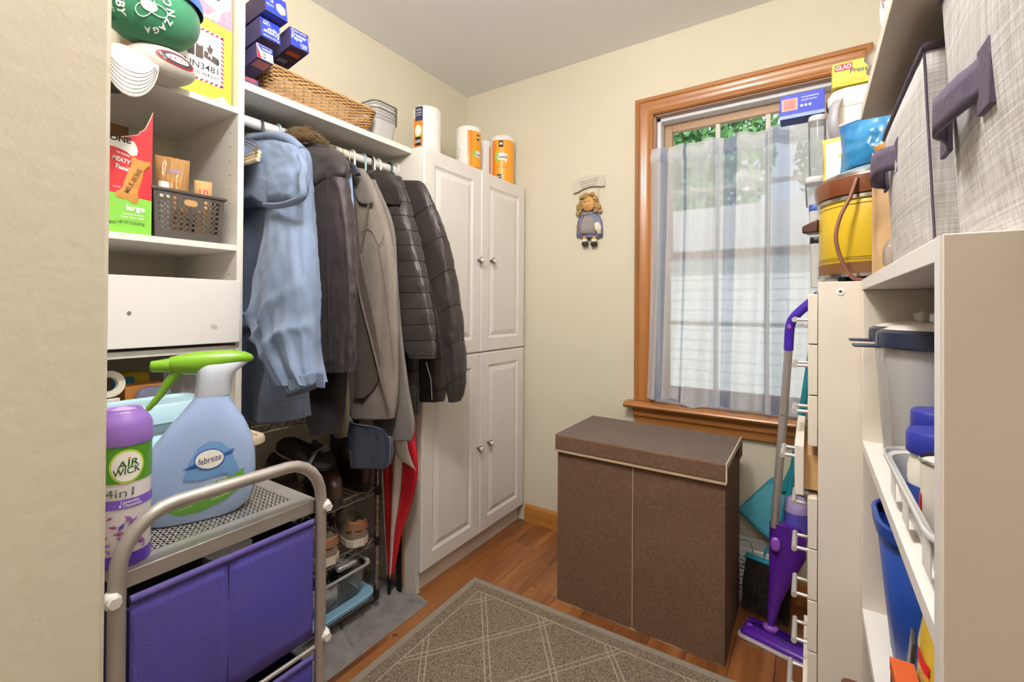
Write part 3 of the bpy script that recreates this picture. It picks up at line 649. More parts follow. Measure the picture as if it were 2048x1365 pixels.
def jar(x, y, label, r=.027, h=.075, z=.9515):
    t = thing('jar', label, 'jar', (x, y, z), group='blue lidded jars in the clear tray'); M = Mx((x, y, z))
    MB().lathe([(r*.9, 0), (r, .004), (r, h*.75), (r*.88, h)], 24, M).build('body', 'jar_white', t, smooth=50)
    MB().lathe([(r+.0008, h*.15), (r+.0008, h*.55)], 24, M, (False, False)).build('label_band', mat('band_blue', '#35519b', .5), t, smooth=60)
    MB().lathe([(r*1.02, h-.002), (r*1.05, h), (r*1.05, h+.018), (r*.98, h+.021)], 24, M).build('lid', 'blue_cap', t, smooth=40)
jar(.112, .628, 'white jar with blue screw lid standing next to the small can'); jar(.125, .695, 'white jar with blue screw lid standing behind the other jar', h=.085)
t = thing('food_can', 'small white food can with steel top in the clear tray', 'can', (.112, .566, .9515)); M = Mx((.112, .566, .9515))
MB().lathe([(.025, 0), (.026, .002), (.026, .080)], 24, M).build('body', 'jar_white', t, smooth=50)
MB().lathe([(.0265, .079), (.0275, .081), (.0265, .083), (.025, .080), (.001, .079)], 24, M).build('lid', 'chrome', t, smooth=40)
wf = wrapz((.112, .566, .9515), .026, pi*1.05, 0); printed_grid(-.010, .000, .020, .050, wf, 'ink_red', t, name='print')
# lower shelf
t = thing('waste_bin', 'royal blue plastic waste bin on the lower bookcase shelf', 'bin', (.158, .88, .658)); mat('royal_blue', '#1d4396', .4)
def ov(w, h, z): return [(x+.158, y+.880, z) for x, y in rrect(w, h, min(w, h)*.42, 6)]
MB().rings([ov(.105, .13, .658), ov(.108, .134, .66), ov(.142, .170, .850)], (True, False)).build('body', 'royal_blue', t, smooth=50, solid=.0025)
MB().rings([ov(.142, .170, .847), ov(.154, .184, .848), ov(.156, .186, .865), ov(.146, .176, .867), ov(.142, .171, .865)], (False, False)).build('rim', 'royal_blue', t, smooth=40)
def pillow_bag(name, label, cat, c, w, h, d, m, rz=0, rx=0, crinkle=.12, parent_group=None, seed=0, fit=lambda q: q):
    "soft sealed bag, standing: w across local x, h up, d thick"
    t = thing(name, label, cat, c, rz, parent_group); M = Mx(c, rz, rx)
    def pt(i, j, s):
        u_, v_ = 2*i-1, j
        th = d/2*max(0, (1-abs(u_)**3))*max(0.03, sin(pi*min(1, .08+v_*.92)))**.6
        n_ = fbm(u_*3+seed, v_*4, s*2.0)*crinkle
        return V((u_*w/2*(1-.06*sin(pi*v_)+.05*n_), s*(th*(1+n_*1.5)+.0006), h*v_+.02*h*n_))
    for s in (-1, 1):
        MB().grid(lambda i, j: fit(M @ pt(i, j, s)), 22, 26).build('front_film' if s < 0 else 'back_film', m, t, smooth=70)
    return t, (lambda i, j, e=0: fit(M @ pt(i, j, -1))+M.to_3x3() @ V((0, -.0012-e, 0)))
mat('yellow_bag', '#dcb93a', .35, coat=.3); mat('blue_bag', '#2d7fb0', .25, coat=.5, col2='#1d5f92', scale=14); mat('red_bag', '#d8391f', .3, coat=.4); mat('snack_brown', '#a9763a', .4, col2='#c98b3a', scale=60)
t, f_ = pillow_bag('food_bag', 'yellow food bag with blue lettering beside the waste bin', 'bag', (.123, .678, .658), .112, .190, .038, 'yellow_bag', rz=-84, seed=4)
MB().grid(lambda i, j: f_(.25+.5*i, .25+.2*j), 8, 6).build('print', mat('band_blue', '#35519b', .5), t, smooth=180)
MB().grid(lambda i, j: f_(.30+.4*i, .62+.06*j), 8, 3).build('print', 'ink_red', t, smooth=180)
t = thing('tissue_packet', 'black and silver foil packet leaning by the yellow bag', 'packet', (.11, .715, .658)); MB().hexa([(.094, .725, .659), (.098, .768, .659), (.104, .768, .659), (.100, .725, .659)], [(.104, .735, .765), (.108, .770, .765), (.112, .770, .765), (.108, .735, .765)]).build('packet', mat('foil_dark', '#57504b', .3, .4), t, bevel=.001)
t = thing('baking_box', 'dark brown carton with orange top on the lower bookcase shelf', 'box', (.10, .61, .658))
MB().box(.0785, .099, .545, .690, .6585, .752).build('carton', mat('cocoa', '#5a2e22', .5), t, bevel=.001)
MB().box(.078, .0995, .5445, .6905, .7525, .766).build('top_flap', mat('box_orange', '#c65a2a', .5), t)
lettering('Baking', frame((.0783, .62, .737), (0, -1, 0), (0, 0, 1)), 0, 0, .024, mat('print_gold', '#d9b46a', .5), t, width=.09)
t = thing('leather_box', 'brown stitched leather box low in front of the bookcase', 'box', (.08, .86, .36))
MB().box(.045, .20, .74, .90, .3675, .575).build('body', mat('leather_brown', '#5b3524', .5, var=.15, scale=60, bump=.2), t, bevel=.004)
MB().rings([[(x, y, z) for x, y in rrect(w_, h_, .01, 3, .1225, .82)] for w_, h_, z in ((.158, .164, .560), (.162, .168, .565), (.162, .168, .584), (.15, .156, .586))], (True, True)).build('lid', 'leather_brown', t, bevel=.002)

# ------------------------------------------------------------ top of the drawer tower
CKX, CKY, CKR, Z0 = .112, 1.139, .098, DT
t = thing('slow_cooker', 'retro yellow slow cooker with brown rim on the drawer tower', 'slow cooker', (CKX, CKY, Z0)); M = Mx((CKX, CKY, Z0))
MB().lathe([(CKR-.004, .014), (CKR, .020), (CKR, .150), (CKR-.002, .156)], 48, M).build('body', mat('mustard', '#c9a822', .3, coat=.3), t, smooth=40)
mat('cooker_brown', '#6b3a1e', .25, coat=.4)
MB().lathe([(CKR+.0006, .018), (CKR+.0008, .038)], 48, M, (False, False)).build('base_band', mat('band_brown', '#6e4a2a', .4), t, smooth=60)
for z in (.043, .047, .146): MB().lathe([(CKR+.0007, z), (CKR+.0007, z+.0010)], 48, M, (False, False)).build('stripe', 'band_brown', t, smooth=60)
MB().lathe([(CKR-.01, .010), (CKR+.003, .011), (CKR+.003, .017), (CKR-.004, .019)], 48, M).build('base_ring', 'chrome', t, smooth=40)
MB().lathe([(CKR-.002, .155), (CKR+.003, .157), (CKR+.003, .163), (CKR, .165)], 48, M, (False, False)).build('chrome_ring', 'chrome', t, smooth=40)
MB().lathe([(CKR-.004, .163), (CKR+.005, .166), (CKR+.008, .185), (CKR+.007, .198), (CKR-.004, .204), (CKR-.012, .200)], 48, M, (False, False)).build('crock_rim', 'cooker_brown', t, smooth=50)
ld = MB().lathe([(CKR-.008, .203), (CKR-.012, .212), (.05, .228), (.001, .232)], 40, M, (False, False)).build('lid', 'blue_clear', t, smooth=60)
MB().lathe([(CKR-.004, .2045), (CKR-.004, .209), (CKR-.010, .209)], 40, M, (False, False)).build('lid_rim', 'chrome', ld, smooth=40)
MB().ball((CKX, CKY, Z0+.243), .014, 10).build('lid_knob', 'black_plastic', ld, smooth=180)
for k in range(4): q = k*pi/2+.6; MB().lathe([(.010, 0), (.009, .012)], 10, Mx((CKX+.07*cos(q), CKY+.07*sin(q), Z0))).build('foot', 'black_plastic', t)
hq = radians(165); hd = V((cos(hq), sin(hq), 0)); sd = V((-hd.y, hd.x, 0)); b0 = V((CKX, CKY, Z0+.125))
MB().hexa([b0+hd*CKR+sd*.022+V((0, 0, -.014)), b0+hd*CKR-sd*.022+V((0, 0, -.014)), b0+hd*(CKR+.030)-sd*.018+V((0, 0, -.013)), b0+hd*(CKR+.030)+sd*.018+V((0, 0, -.013))],
          [b0+hd*CKR+sd*.022+V((0, 0, .014)), b0+hd*CKR-sd*.022+V((0, 0, .014)), b0+hd*(CKR+.030)-sd*.018+V((0, 0, .002)), b0+hd*(CKR+.030)+sd*.018+V((0, 0, .002))]).build('handle', mat('handle_brown', '#4a2c28', .35), t, bevel=.003)
def cp(u, v, y): return at(u, v, y=y)
cord = bez([cp(1714, 356, 1.040), cp(1700, 395, 1.034), cp(1682, 430, 1.030), cp(1672, 468, 1.028), cp(1676, 500, 1.028), cp(1690, 535, 1.028), cp(1706, 556, 1.030), cp(1725, 560, 1.034)], 6)
MB().tube(cord, .0033, 8).build('power_cord', mat('cord_brown', '#7b5040', .45), t, smooth=70)

def on_lid(q):          # a bag lying on the cooker lid takes the shape of the lid
    r_ = math.hypot(q.x-CKX, q.y-CKY); P = [(0, .2585), (.016, .2585), (.020, .2325), (.05, .2295), (.086, .2135), (.106, .206)]
    if r_ >= .106: return q
    for (r0, z0), (r1, z1) in zip(P, P[1:]):
        if r0 <= r_ <= r1: return V((q.x, q.y, max(q.z, Z0+z0+(z1-z0)*(r_-r0)/(r1-r0))))
    return q
t, f_ = pillow_bag('snack_bag', 'shiny blue snack bag resting on the slow cooker lid', 'bag', (.110, 1.110, Z0+.206), .14, .122, .06, 'blue_bag', rz=-28, crinkle=.22, seed=2, fit=on_lid)
MB().grid(lambda i, j: f_(.55+.4*i, .12+.45*j*(.6+.4*i)), 8, 8).build('print', 'snack_brown', t, smooth=180)
MB().grid(lambda i, j: f_(.0+1*i, .955+.045*j), 16, 2).build('seal', mat('foil_silver', '#d5d8dc', .2, .6), t, smooth=180)
t, f_ = pillow_bag('tortilla_bag', 'yellow and white food bag tucked behind the blue snack bag', 'bag', (.070, 1.187, Z0+.212), .10, .105, .035, 'yellow_bag', rz=-10, crinkle=.2, seed=8, fit=on_lid)
MB().grid(lambda i, j: f_(.05+.3*i, .1+.8*j), 6, 6).build('print', 'white_plastic', t, smooth=180)
t = thing('paper_bag', 'flat brown kraft paper bag next to the slow cooker', 'paper bag', (.118, 1.030, 1.225)); mat('paper_bag', '#bd9a70', .85, var=.06, scale=12, bump=.4, bscale=40)
def pbag(i, j):
    z = 1.2255+.215*j; x = .088+.055*i; return V((x, .9895+.003*sin(i*9)+.003*fbm(i*3, j*6, 2), z+.006*noise.noise(V((i*14, 2, 0)))*(j > .98)))
MB().grid(lambda i, j: pbag(i, j), 14, 24).grid(lambda i, j: pbag(i, j)+V((0, .005*sin(pi*min(1, i+.05)), 0)), 14, 24).build('sheet', 'paper_bag', t, smooth=60, solid=.0008)
MB().ball((.12, .9855, 1.262), .024, 10, (.8, .25, 1.4)).build('clear_window', 'film_plastic', t, smooth=180)
t = thing('cardboard_sheet', 'upright folded cardboard carton behind the paper bag', 'cardboard', (.14, .99, 1.225))
MB().box(.112, .30, 1.0005, 1.006, 1.2255, 1.497).box(.112, .116, 1.006, 1.0105, 1.2255, 1.497).build('carton', 'kraft', t, bevel=.001)
# tall white container, clear boxes, cartons
t = thing('cereal_container', 'tall cream plastic pitcher standing behind the slow cooker', 'pitcher', (.115, 1.268, Z0))
mat('cream_plastic', '#ded2c4', .4)
def rr_(w, h, z, x=.105, y=1.272): return [(q[0]+x, q[1]+y, z) for q in rrect(w, h, .02, 5)]
MB().rings([rr_(.12, .046, Z0), rr_(.128, .048, Z0+.30), rr_(.135, .050, Z0+.405)]).build('body', 'cream_plastic', t, smooth=40)
MB().rings([rr_(.138, .052, Z0+.402), rr_(.150, .054, Z0+.408), rr_(.152, .054, Z0+.425), rr_(.13, .05, Z0+.442), rr_(.10, .04, Z0+.446)]).build('lid', 'cream_plastic', t, smooth=50)
hp = bez([(.052, 1.250, Z0+.42), (.044, 1.234, Z0+.402), (.040, 1.226, Z0+.36), (.046, 1.234, Z0+.325), (.056, 1.252, Z0+.31)], 5)
MB().tube(hp, [(.010, .004)]*len(hp), 8).build('handle', mat('handle_grey', '#8e8a90', .4), t, smooth=60)
t = thing('press_wrap_box', 'yellow carton of sealing wrap lying on the cream pitcher', 'box', (.10, 1.262, Z0+.4475))
MB().box(.04, .15, 1.245, 1.292, Z0+.4475, Z0+.50).build('carton', mat('wrap_yellow', '#ddc843', .5), t, bevel=.001)
bf = frame((.04, 1.245, Z0+.4475), (1, 0, 0), (0, 0, 1))
printed(rect(.004, .036, .034, .049), bf, 'ink_red', t); lettering('GLAD', bf, .020, .0415, .014, 'ink_white', t, width=.028, e=.0004)
lettering("Press'n Seal", bf, .066, .030, .015, 'ink_navy', t, width=.070, shear=.2); printed(rect(.004, .106, .004, .014), bf, mat('wrap_gold', '#c9a233', .5), t)
# column of clear food boxes
mat('grey_lid', '#b9b6b6', .4)
def clear_box(label, x0, x1, y0, y1, z0, z1, lidm='grey_lid', bm='clear_plastic', grp='clear food boxes on the drawer tower'):
    t = thing('food_box', label, 'food box', ((x0+x1)/2, (y0+y1)/2, z0), group=grp); cx_, cy_ = (x0+x1)/2, (y0+y1)/2; w_, d_ = x1-x0, y1-y0
    R_ = lambda k, z: [(q[0]+cx_, q[1]+cy_, z) for q in rrect(w_*k, d_*k, .012, 3)]
    MB().rings([R_(.86, z0+.0003), R_(.88, z0+.003), R_(.97, z1-.014)], (True, False)).build('body', bm, t, smooth=40)
    MB().rings([R_(.98, z1-.014), R_(1, z1-.013), R_(1, z1-.004), R_(.94, z1)]).build('lid', lidm, t, smooth=40)
clear_box('clear food box at the bottom of the column beside the yellow slow cooker', -.002, .030, 1.250, 1.296, Z0, Z0+.115, 'black_plastic', 'frosted_plastic')
clear_box('grey food box with blue lid second from the bottom of the column', -.004, .030, 1.248, 1.297, Z0+.1155, Z0+.190, 'band_blue', 'frosted_plastic')
clear_box('low clear food box third in the column beside the pitcher', -.012, .028, 1.247, 1.297, Z0+.1905, Z0+.255, 'grey_lid')
clear_box('tall clear food box on top of the column under the blue wrap carton', -.006, .030, 1.247, 1.297, Z0+.2555, Z0+.397, 'grey_lid')
t = thing('wrap_carton', 'blue wrap carton with pink barcode on the clear food boxes', 'box', (-.02, 1.27, Z0+.3975))
MB().box(-.062, .026, 1.246, 1.296, Z0+.3975, Z0+.453).build('carton', 'ink_blue', t, bevel=.001)
bf = frame((-.062, 1.246, Z0+.3975), (1, 0, 0), (0, 0, 1)); printed(rect(.004, .036, .018, .046), bf, mat('pink', '#d98f88', .6), t, name='barcode_panel')
for k in range(11): printed(rect(.009+.0021*k, .009+.0021*k+.0009, .021, .043), bf, 'ink_red', t, e=.0003, name='barcode_bar')
lettering('wrap strong and seal fresh food', bf, .060, .044, .005, 'ink_white', t, width=.034, bold=0); lettering('recycle carton', bf, .058, .037, .005, 'ink_white', t, width=.030, bold=0)
for k in range(3): printed([(.044+.008*k+.003*cos(q*pi/3), .025+.003*sin(q*pi/3)) for q in range(6)], bf, 'ink_white', t, name='recycling_mark')
printed(rect(0, .088, 0, .008), bf, mat('pale_blue', '#7d90d6', .5), t)
# bowls, chips on the wall shelf
for k, (z, r) in enumerate(((1.5275, .040), (1.550, .043))):
    t = thing('bowl', ('cream bowl on the wall shelf end, lower one of two', 'cream bowl nested on another at the wall shelf end')[k], 'bowl', (.122, .984, z), group='cream bowls on the wall shelf')
    MB().lathe([(.022, z), (.024, z+.004), (r*.8, z+.022), (r, z+.052), (r+.003, z+.054), (r, z+.055), (r*.78, z+.026), (.02, z+.008), (.001, z+.008)], 32, Mx((.122, .984, 0))).build('bowl_body', 'cream_plastic', t, smooth=50)
t, f_ = pillow_bag('chip_bag', 'red chip bag with white panel on the wall shelf', 'bag', (.118, .884, 1.5275), .085, .23, .05, 'red_bag', rz=-75, crinkle=.2, seed=5)
MB().grid(lambda i, j: f_(.35+.6*i, .30+.35*j), 8, 8).build('print', 'ink_white', t, smooth=180)
MB().grid(lambda i, j: f_(.1+.5*i, .80+.15*j), 8, 4).build('print', mat('chip_blue', '#2a7ac0', .4), t, smooth=180)
lettering('Ingredients', lambda x, y, e=0: f_(.62+x, .5+y, e), 0, 0, .05, 'ink_black', t, width=.4, bold=0)

# ------------------------------------------------------------ spray mop
mat('mop_purple', '#5a22a0', .3, coat=.3, var=.08, scale=30); mat('mop_lilac', '#9a58c8', .35); mat('mop_violet', '#4a2eb0', .35); mat('mop_pad', '#cfc4c0', .9, var=.08, scale=60); mat('mop_dark', '#351470', .25, coat=.4)
h0 = at(1470, 1250, z=.02); h1 = at(1618, 1322, z=.02)
hc = (h0+h1)/2+V((.041, .03, 0)); hc.z = 0; ang = math.degrees(math.atan2(h1.y-h0.y, h1.x-h0.x)); ln = .262
t = thing('spray_mop', 'purple spray mop with silver pole leaning beside the drawer tower', 'mop', hc, ang)
M = Mx(hc, ang)
MB().prism(rrect(ln+.010, .132, .012, 4), .009, M, .001).build('pad', 'mop_pad', t, bevel=.002)
hd_ = MB().rings([[(x, y, z) for x, y in rrect(ln*k, .108*k2, .018, 4)] for k, k2, z in ((1, 1, .0105), (1, 1, .016), (.96, .86, .026), (.62, .5, .034), (.3, .4, .036))], (True, True), True, M).build('head', 'mop_purple', t, smooth=45)
MB().rings([[(x, y, z) for x, y in ell(ln*k, .085*k2, 28)] for k, k2, z in ((.84, .84, .0255), (.78, .70, .0325), (.5, .5, .0385))], (False, True), True, M).build('head_dome', 'mop_dark', t, smooth=60)
for s in (-1, 1): MB().ball((s*ln*.40, -.012, .027), .014, 10, (1, .7, .35), M).build('pad_grip', 'mop_lilac', t, smooth=180)
jt = M @ V((.006, .012, .040)); wy = jt.y; jt2 = at(1541, 1245, y=wy); 
J = V((jt2.x, wy, .046))
topy = 1.62
P3 = at(1549, 1048, y=wy-.065); P4 = at(1567, 830, y=wy-.14); P5 = at(1577, 700, y=wy-.18); P6 = at(1580, 655, y=wy-.195); P7 = at(1590, 633, y=wy-.205); P8 = at(1620, 606, y=wy-.215); P9 = at(1650, 580, y=wy-.225)
MB().ball(J+V((0, 0, -.002)), .02, 12, (1.3, 1.0, .7)).build('swivel_joint', 'mop_lilac', t, smooth=180)
# tank housing: tapers to the joint, flat front
def house():
    rs = []
    for v_, u0, u1, dy in ((1247, 1534, 1550, 0.0), (1200, 1537, 1563, -.012), (1150, 1539, 1588, -.03), (1110, 1540, 1611, -.042), (1075, 1540, 1612, -.052), (1050, 1540, 1600, -.06)):
        y = wy+dy; a_, b_ = at(u0, v_, y=y), at(u1, v_, y=y); c_ = (a_+b_)/2; w_ = (b_-a_).length/2; th = .022 if v_ < 1240 else .014
        rs.append([(c_.x+w_*cos(q)*(abs(cos(q))**-.3 if abs(cos(q)) > .05 else 1), y+th*sin(q), c_.z) for q in [2*pi*k/20 for k in range(20)]])
    return rs
MB().rings(house()).build('tank_housing', 'mop_purple', t, smooth=60)
gq = at(1551, 1090, y=wy-.078); MB().ball(gq, .017, 12, (.9, .35, 1.6)).build('release_button', 'mop_lilac', t, smooth=180)
b1 = at(1590, 1010, y=wy-.03); b0 = at(1590, 1072, y=wy-.03)
bt = MB().lathe([(.034, b0.z-.02), (.036, b0.z), (.036, b1.z-.01), (.030, b1.z+.018), (.018, b1.z+.026)], 24, Mx((b1.x+.004, b1.y+.004, 0))).build('refill_bottle', mat('refill_lilac', '#a99ad0', .3), t, smooth=50)
MB().lathe([(.0368, b0.z-.008), (.0368, b1.z-.022)], 24, Mx((b1.x+.004, b1.y+.004, 0)), (False, False)).build('label', mat('refill_label', '#5a4fb4', .5), bt, smooth=60)
MB().tube([P3+V((0, 0, -.01)), P4], .0125, 16).build('lower_pole', 'satin_metal', t, smooth=60)
MB().tube([P4+(P5-P4)*.01, P5], .0118, 16).build('upper_pole', 'satin_metal', t, smooth=60)
MB().tube(bez([P5, P6, P7, P8, P9], 6), [(.0135, .0135)]*25, 16).build('hand_grip', 'mop_violet', t, smooth=60)
MB().ball(P6+V((-.001, -.012, .004)), .009, 10, (.7, .5, 1.5)).build('trigger', 'mop_lilac', t, smooth=180)

# ------------------------------------------------------------ dustpan, broom, white crate
mat('teal', '#1d7f8f', .4, var=.12, scale=30)
def dq(u, v, y): return at(u, v, y=y)
t = thing('dustpan', 'teal plastic dustpan with long handle leaning on the wall', 'dustpan', dq(1545, 1085, 2.05))
fr_ = [(1473, 1022, 2.008), (1541, 1086, 2.003), (1600, 1030, 2.03), (1600, 985, 2.06), (1536, 963, 2.085)]
pan = [dq(*q) for q in fr_]; bk = [q+V((.012, .035, .012)) for q in pan]; bk = [V((q.x, min(q.y, 2.118), q.z)) for q in bk]
MB().rings([[*pan], [*bk]]).build('pan', 'teal', t, bevel=.006)
edge_ = MB().tube([dq(1474, 1017, 2.002), dq(1541, 1080, 1.997)], .005, 8).build('lip', 'teal', t, smooth=60)
MB().hexa([dq(1556, 985, 2.04), dq(1612, 985, 2.04), dq(1612, 985, 2.07), dq(1556, 985, 2.07)], [dq(1590, 912, 2.06), dq(1622, 905, 2.06), dq(1622, 905, 2.085), dq(1590, 912, 2.085)]).build('handle_base', 'teal', t, bevel=.004)
MB().tube([dq(1606, 940, 2.07), dq(1616, 880, 2.075), dq(1640, 760, 2.08)], .014, 12).build('handle', 'teal', t, smooth=60)
MB().ball(dq(1602, 938, 2.048), .006, 8, (1, .4, .7)).build('hanging_hole', 'ink_black', t)
t = thing('broom', 'black bristled broom with teal head standing on the floor', 'broom', dq(1520, 1200, 1.99))
bA, bB = dq(1493, 1110, 1.965), dq(1560, 1136, 1.93)
MB().tube([bA, bB, bB+(bB-bA)*.4], [(.014, .009)]*3, 10).build('head', 'teal', t, smooth=60)
rn = random.Random(5); mb = MB(); Bx = bB+(bB-bA)*.4
for k in range(620):
    f = rn.random(); p = bA.lerp(Bx, f)+V((0, rn.uniform(-.012, .012), -.004)); q = bA.lerp(Bx, f*1.12-.12)
    q = V((max(-.218, q.x+rn.gauss(-.02, .008)), q.y+rn.gauss(0, .012), max(.004, .040+rn.gauss(0, .010)))); mid = (p+q)/2+V((rn.gauss(-.002, .002), rn.gauss(0, .003), 0))
    mb.tube([p, mid, q], [.0013, .0012, .0009], 3)
o = mb.build('bristles', mat('bristle', '#2b241f', .8, col2='#4a4038', scale=60), t); o['kind'] = 'stuff'
MB().tube(bez([dq(1528, 1115, 1.95), dq(1532, 1100, 1.955), dq(1540, 1092, 1.96), dq(1548, 1090, 1.96)], 5), .004, 8).build('neck_loop', 'teal', t, smooth=60)
hs_ = bB.lerp(bA, .1); MB().tube([hs_, hs_+V((.05, .05, .35)), hs_+V((.12, .10, .9))], .011, 12).build('handle', 'teal', t, smooth=60)
t = thing('slotted_crate', 'white plastic crate with slotted sides behind the broom', 'crate', (-.17, 2.07, 0))
cr0, cr1 = -.285, -.06; yf = 2.02
MB().rings([[(x, y, z) for x, y in rrect(.225*k, .10*k2, .012, 3, -.1725, 2.072)] for k, k2, z in ((.90, .86, .001), (.92, .88, .004), (1, 1, .215), (1.03, 1.04, .216), (1.03, 1.04, .222))], (True, False)).build('body', 'white_plastic', t, smooth=35, solid=.002)
for r_ in range(9):
    for k in range(9):
        x = cr0+.02+.0215*k+(.01 if r_ % 2 else 0); z = .05+.017*r_; yy = 2.072-.05*(.88+.12*z/.215)
        MB().box(x, x+.013, yy-.0022, yy-.0012, z, z+.0035).build('slot', 'ink_black', t)
tag(MB().tube([V((q.x, q.y, max(q.z, .0015))) for q in bez([dq(1470, 1110, 2.005), dq(1478, 1082, 2.005), dq(1500, 1086, 2.005), dq(1504, 1112, 2.005), dq(1484, 1130, 2.005), dq(1474, 1150, 2.005), dq(1482, 1182, 2.005), dq(1478, 1215, 2.005)], 6)], .0011, 5).build('loose_cord', 'black_plastic', None), 'thin tangled dark cord by the broom', 'cord')
# ------------------------------------------------------------ clothes hangers
mat('hanger_black', '#2a2830', .35); mat('hanger_blue', '#a9c2c9', .35); mat('hanger_white', '#e4e2dd', .35); mat('hanger_green', '#1f4a3c', .35); mat('hanger_brown', '#4a3730', .4)
def hook_path(y, lean, top, neck):
    P = [V((RX+(RR+top)*cos(q), y, RZ+(RR+top)*sin(q))) for q in [radians(200-20*k) for k in range(0, 11)]]
    P += [V((RX+RR+top, y+lean*.3, RZ-.02)), V((RX+.024, y+lean*.6, RZ-.05)), V((RX+.004, y+lean, neck))]
    return P
def hanger(y, m, label, wire=False, lean=0, neck=1.672, half=.15, group=None):
    r = .0014 if wire else .0042
    t = thing('clothes_hanger', label, 'hanger', (RX, y, neck), group=group)
    MB().tube(hook_path(y, lean, r+.0004, neck), r, 6 if wire else 10).build('hook', m, t, smooth=60)
    yy = y+lean
    if wire: MB().tube([(RX, yy, neck+.03), (RX+.003, yy+.002, neck+.015), (RX-.002, yy-.002, neck)], .0024, 6).build('twist', m, t)
    MB().tube([(RX, yy, neck), (RX+half*.55, yy, neck-.028), (RX+half, yy, neck-.062), (RX+half-.006, yy, neck-.072), (RX-half+.006, yy, neck-.072), (RX-half, yy, neck-.062), (RX-half*.55, yy, neck-.028)], r, 6 if wire else 8, closed=True).build('shoulder_bar', m, t, smooth=60)
HG = 'hangers on the closet rod'
for y, m, lab, wr in ((.768, 'hanger_black', 'black plastic hanger carrying the light blue jacket', 0), (.827, 'hanger_blue', 'pale blue plastic hanger between the blue jacket and the fur hood', 0),
                      (.894, 'hanger_black', 'black plastic hanger above the fur hood of the brown parka', 0), (.928, 'hanger_brown', 'thin brown hanger hook just past the fur hood', 0), (.940, 'hanger_black', 'black plastic hanger beside a thin brown hook', 0),
                      (.958, 'hanger_blue', 'pale blue plastic hanger between black and white hooks', 0), (.994, 'hanger_white', 'white plastic hanger next to the row of brass wire hooks', 0)): hanger(y, m, lab, wr, .004, group=HG)
for y, lab in ((1.035, 'brass wire hanger next to the white plastic hanger by the fur hood'), (1.067, 'middle one of three brass wire hangers with twisted necks'), (1.098, 'brass wire hanger touching the white hanger before the puffers')): hanger(y, 'brass_wire', lab, True, -.004, 1.66, group='brass wire hangers')
for y, m, lab in ((1.119, 'hanger_white', 'white plastic hanger just past the brass wire hangers'), (1.17, 'hanger_blue', 'pale blue plastic hanger over the black puffer collar'), (1.204, 'hanger_black', 'black plastic hanger touching a white hanger'),
                  (1.214, 'hanger_white', 'white plastic hanger touching a black hanger'), (1.245, 'hanger_white', 'white plastic hanger over the puffer jackets'), (1.303, 'hanger_green', 'dark green plastic hanger next to the rod flange')): hanger(y, m, lab, 0, -.004, group=HG)
mat('cream_tube', '#c9b79c', .45)
for k, (y, x1, z) in enumerate(((.6565, -1.272, 1.575), (.6635, -1.282, 1.588), (.6705, -1.292, 1.602))):
    t = thing('trouser_hanger', ('wire trouser hanger with cream bar closest to the tower panel', 'middle wire trouser hanger of three with cream bars', 'wire trouser hanger with cream bar closest to the blue hood')[k], 'hanger', (RX, y, 1.60), group='wire trouser hangers')
    MB().tube(hook_path(y, 0, .0018, 1.70), .0014, 6).build('hook', 'brass_wire', t)
    MB().tube([(RX, y, 1.70), (x1-.02, y, z+.03), (x1-.004, y, z+.004)], .0014, 6).tube([(RX, y, 1.70), (-1.66, y, z+.03), (-1.68, y, z)], .0014, 6).build('wire_frame', 'brass_wire', t)
    MB().tube([(-1.68, y, z), (x1, y, z)], .0062, 10).tube([(x1, y, z), (x1+.001, y, z)], .003, 8).build('bar', 'cream_tube', t, smooth=60)

# ------------------------------------------------------------ garments
def section(c, tx, ty, n, e=.75):
    P = []
    for k in range(n):
        q = 2*pi*k/n; P.append((tx*math.copysign(abs(cos(q))**e, cos(q)), ty*math.copysign(abs(sin(q))**e, sin(q))))
    return P
def slab(lo, hi, low=None, extra=None):
    "neighbouring coats press flat against each other: each keeps to its own share of the rod; hems that reach the shoe rack lie on its top"
    def f(q, k):
        if extra: q = extra(q, k)
        a_, b_ = lo, hi
        if low and q.z < low[0]: a_, b_ = low[1:]
        c_, h_ = (a_+b_)/2, (b_-a_)/2-.0008; y = c_+h_*math.tanh((q.y-c_)/h_) if abs(q.y-c_) > h_*.6 else q.y
        return on_rack(V((q.x, min(max(y, a_+.0008), b_-.0008), q.z)))
    return f
def on_rack(q):
    if .69 < q.y < 1.21 and q.x < -1.336: zm = .815-(.815-.60)*max(0, (q.x+1.376)/.040); q = V((q.x, q.y, max(q.z, zm)))
    return q
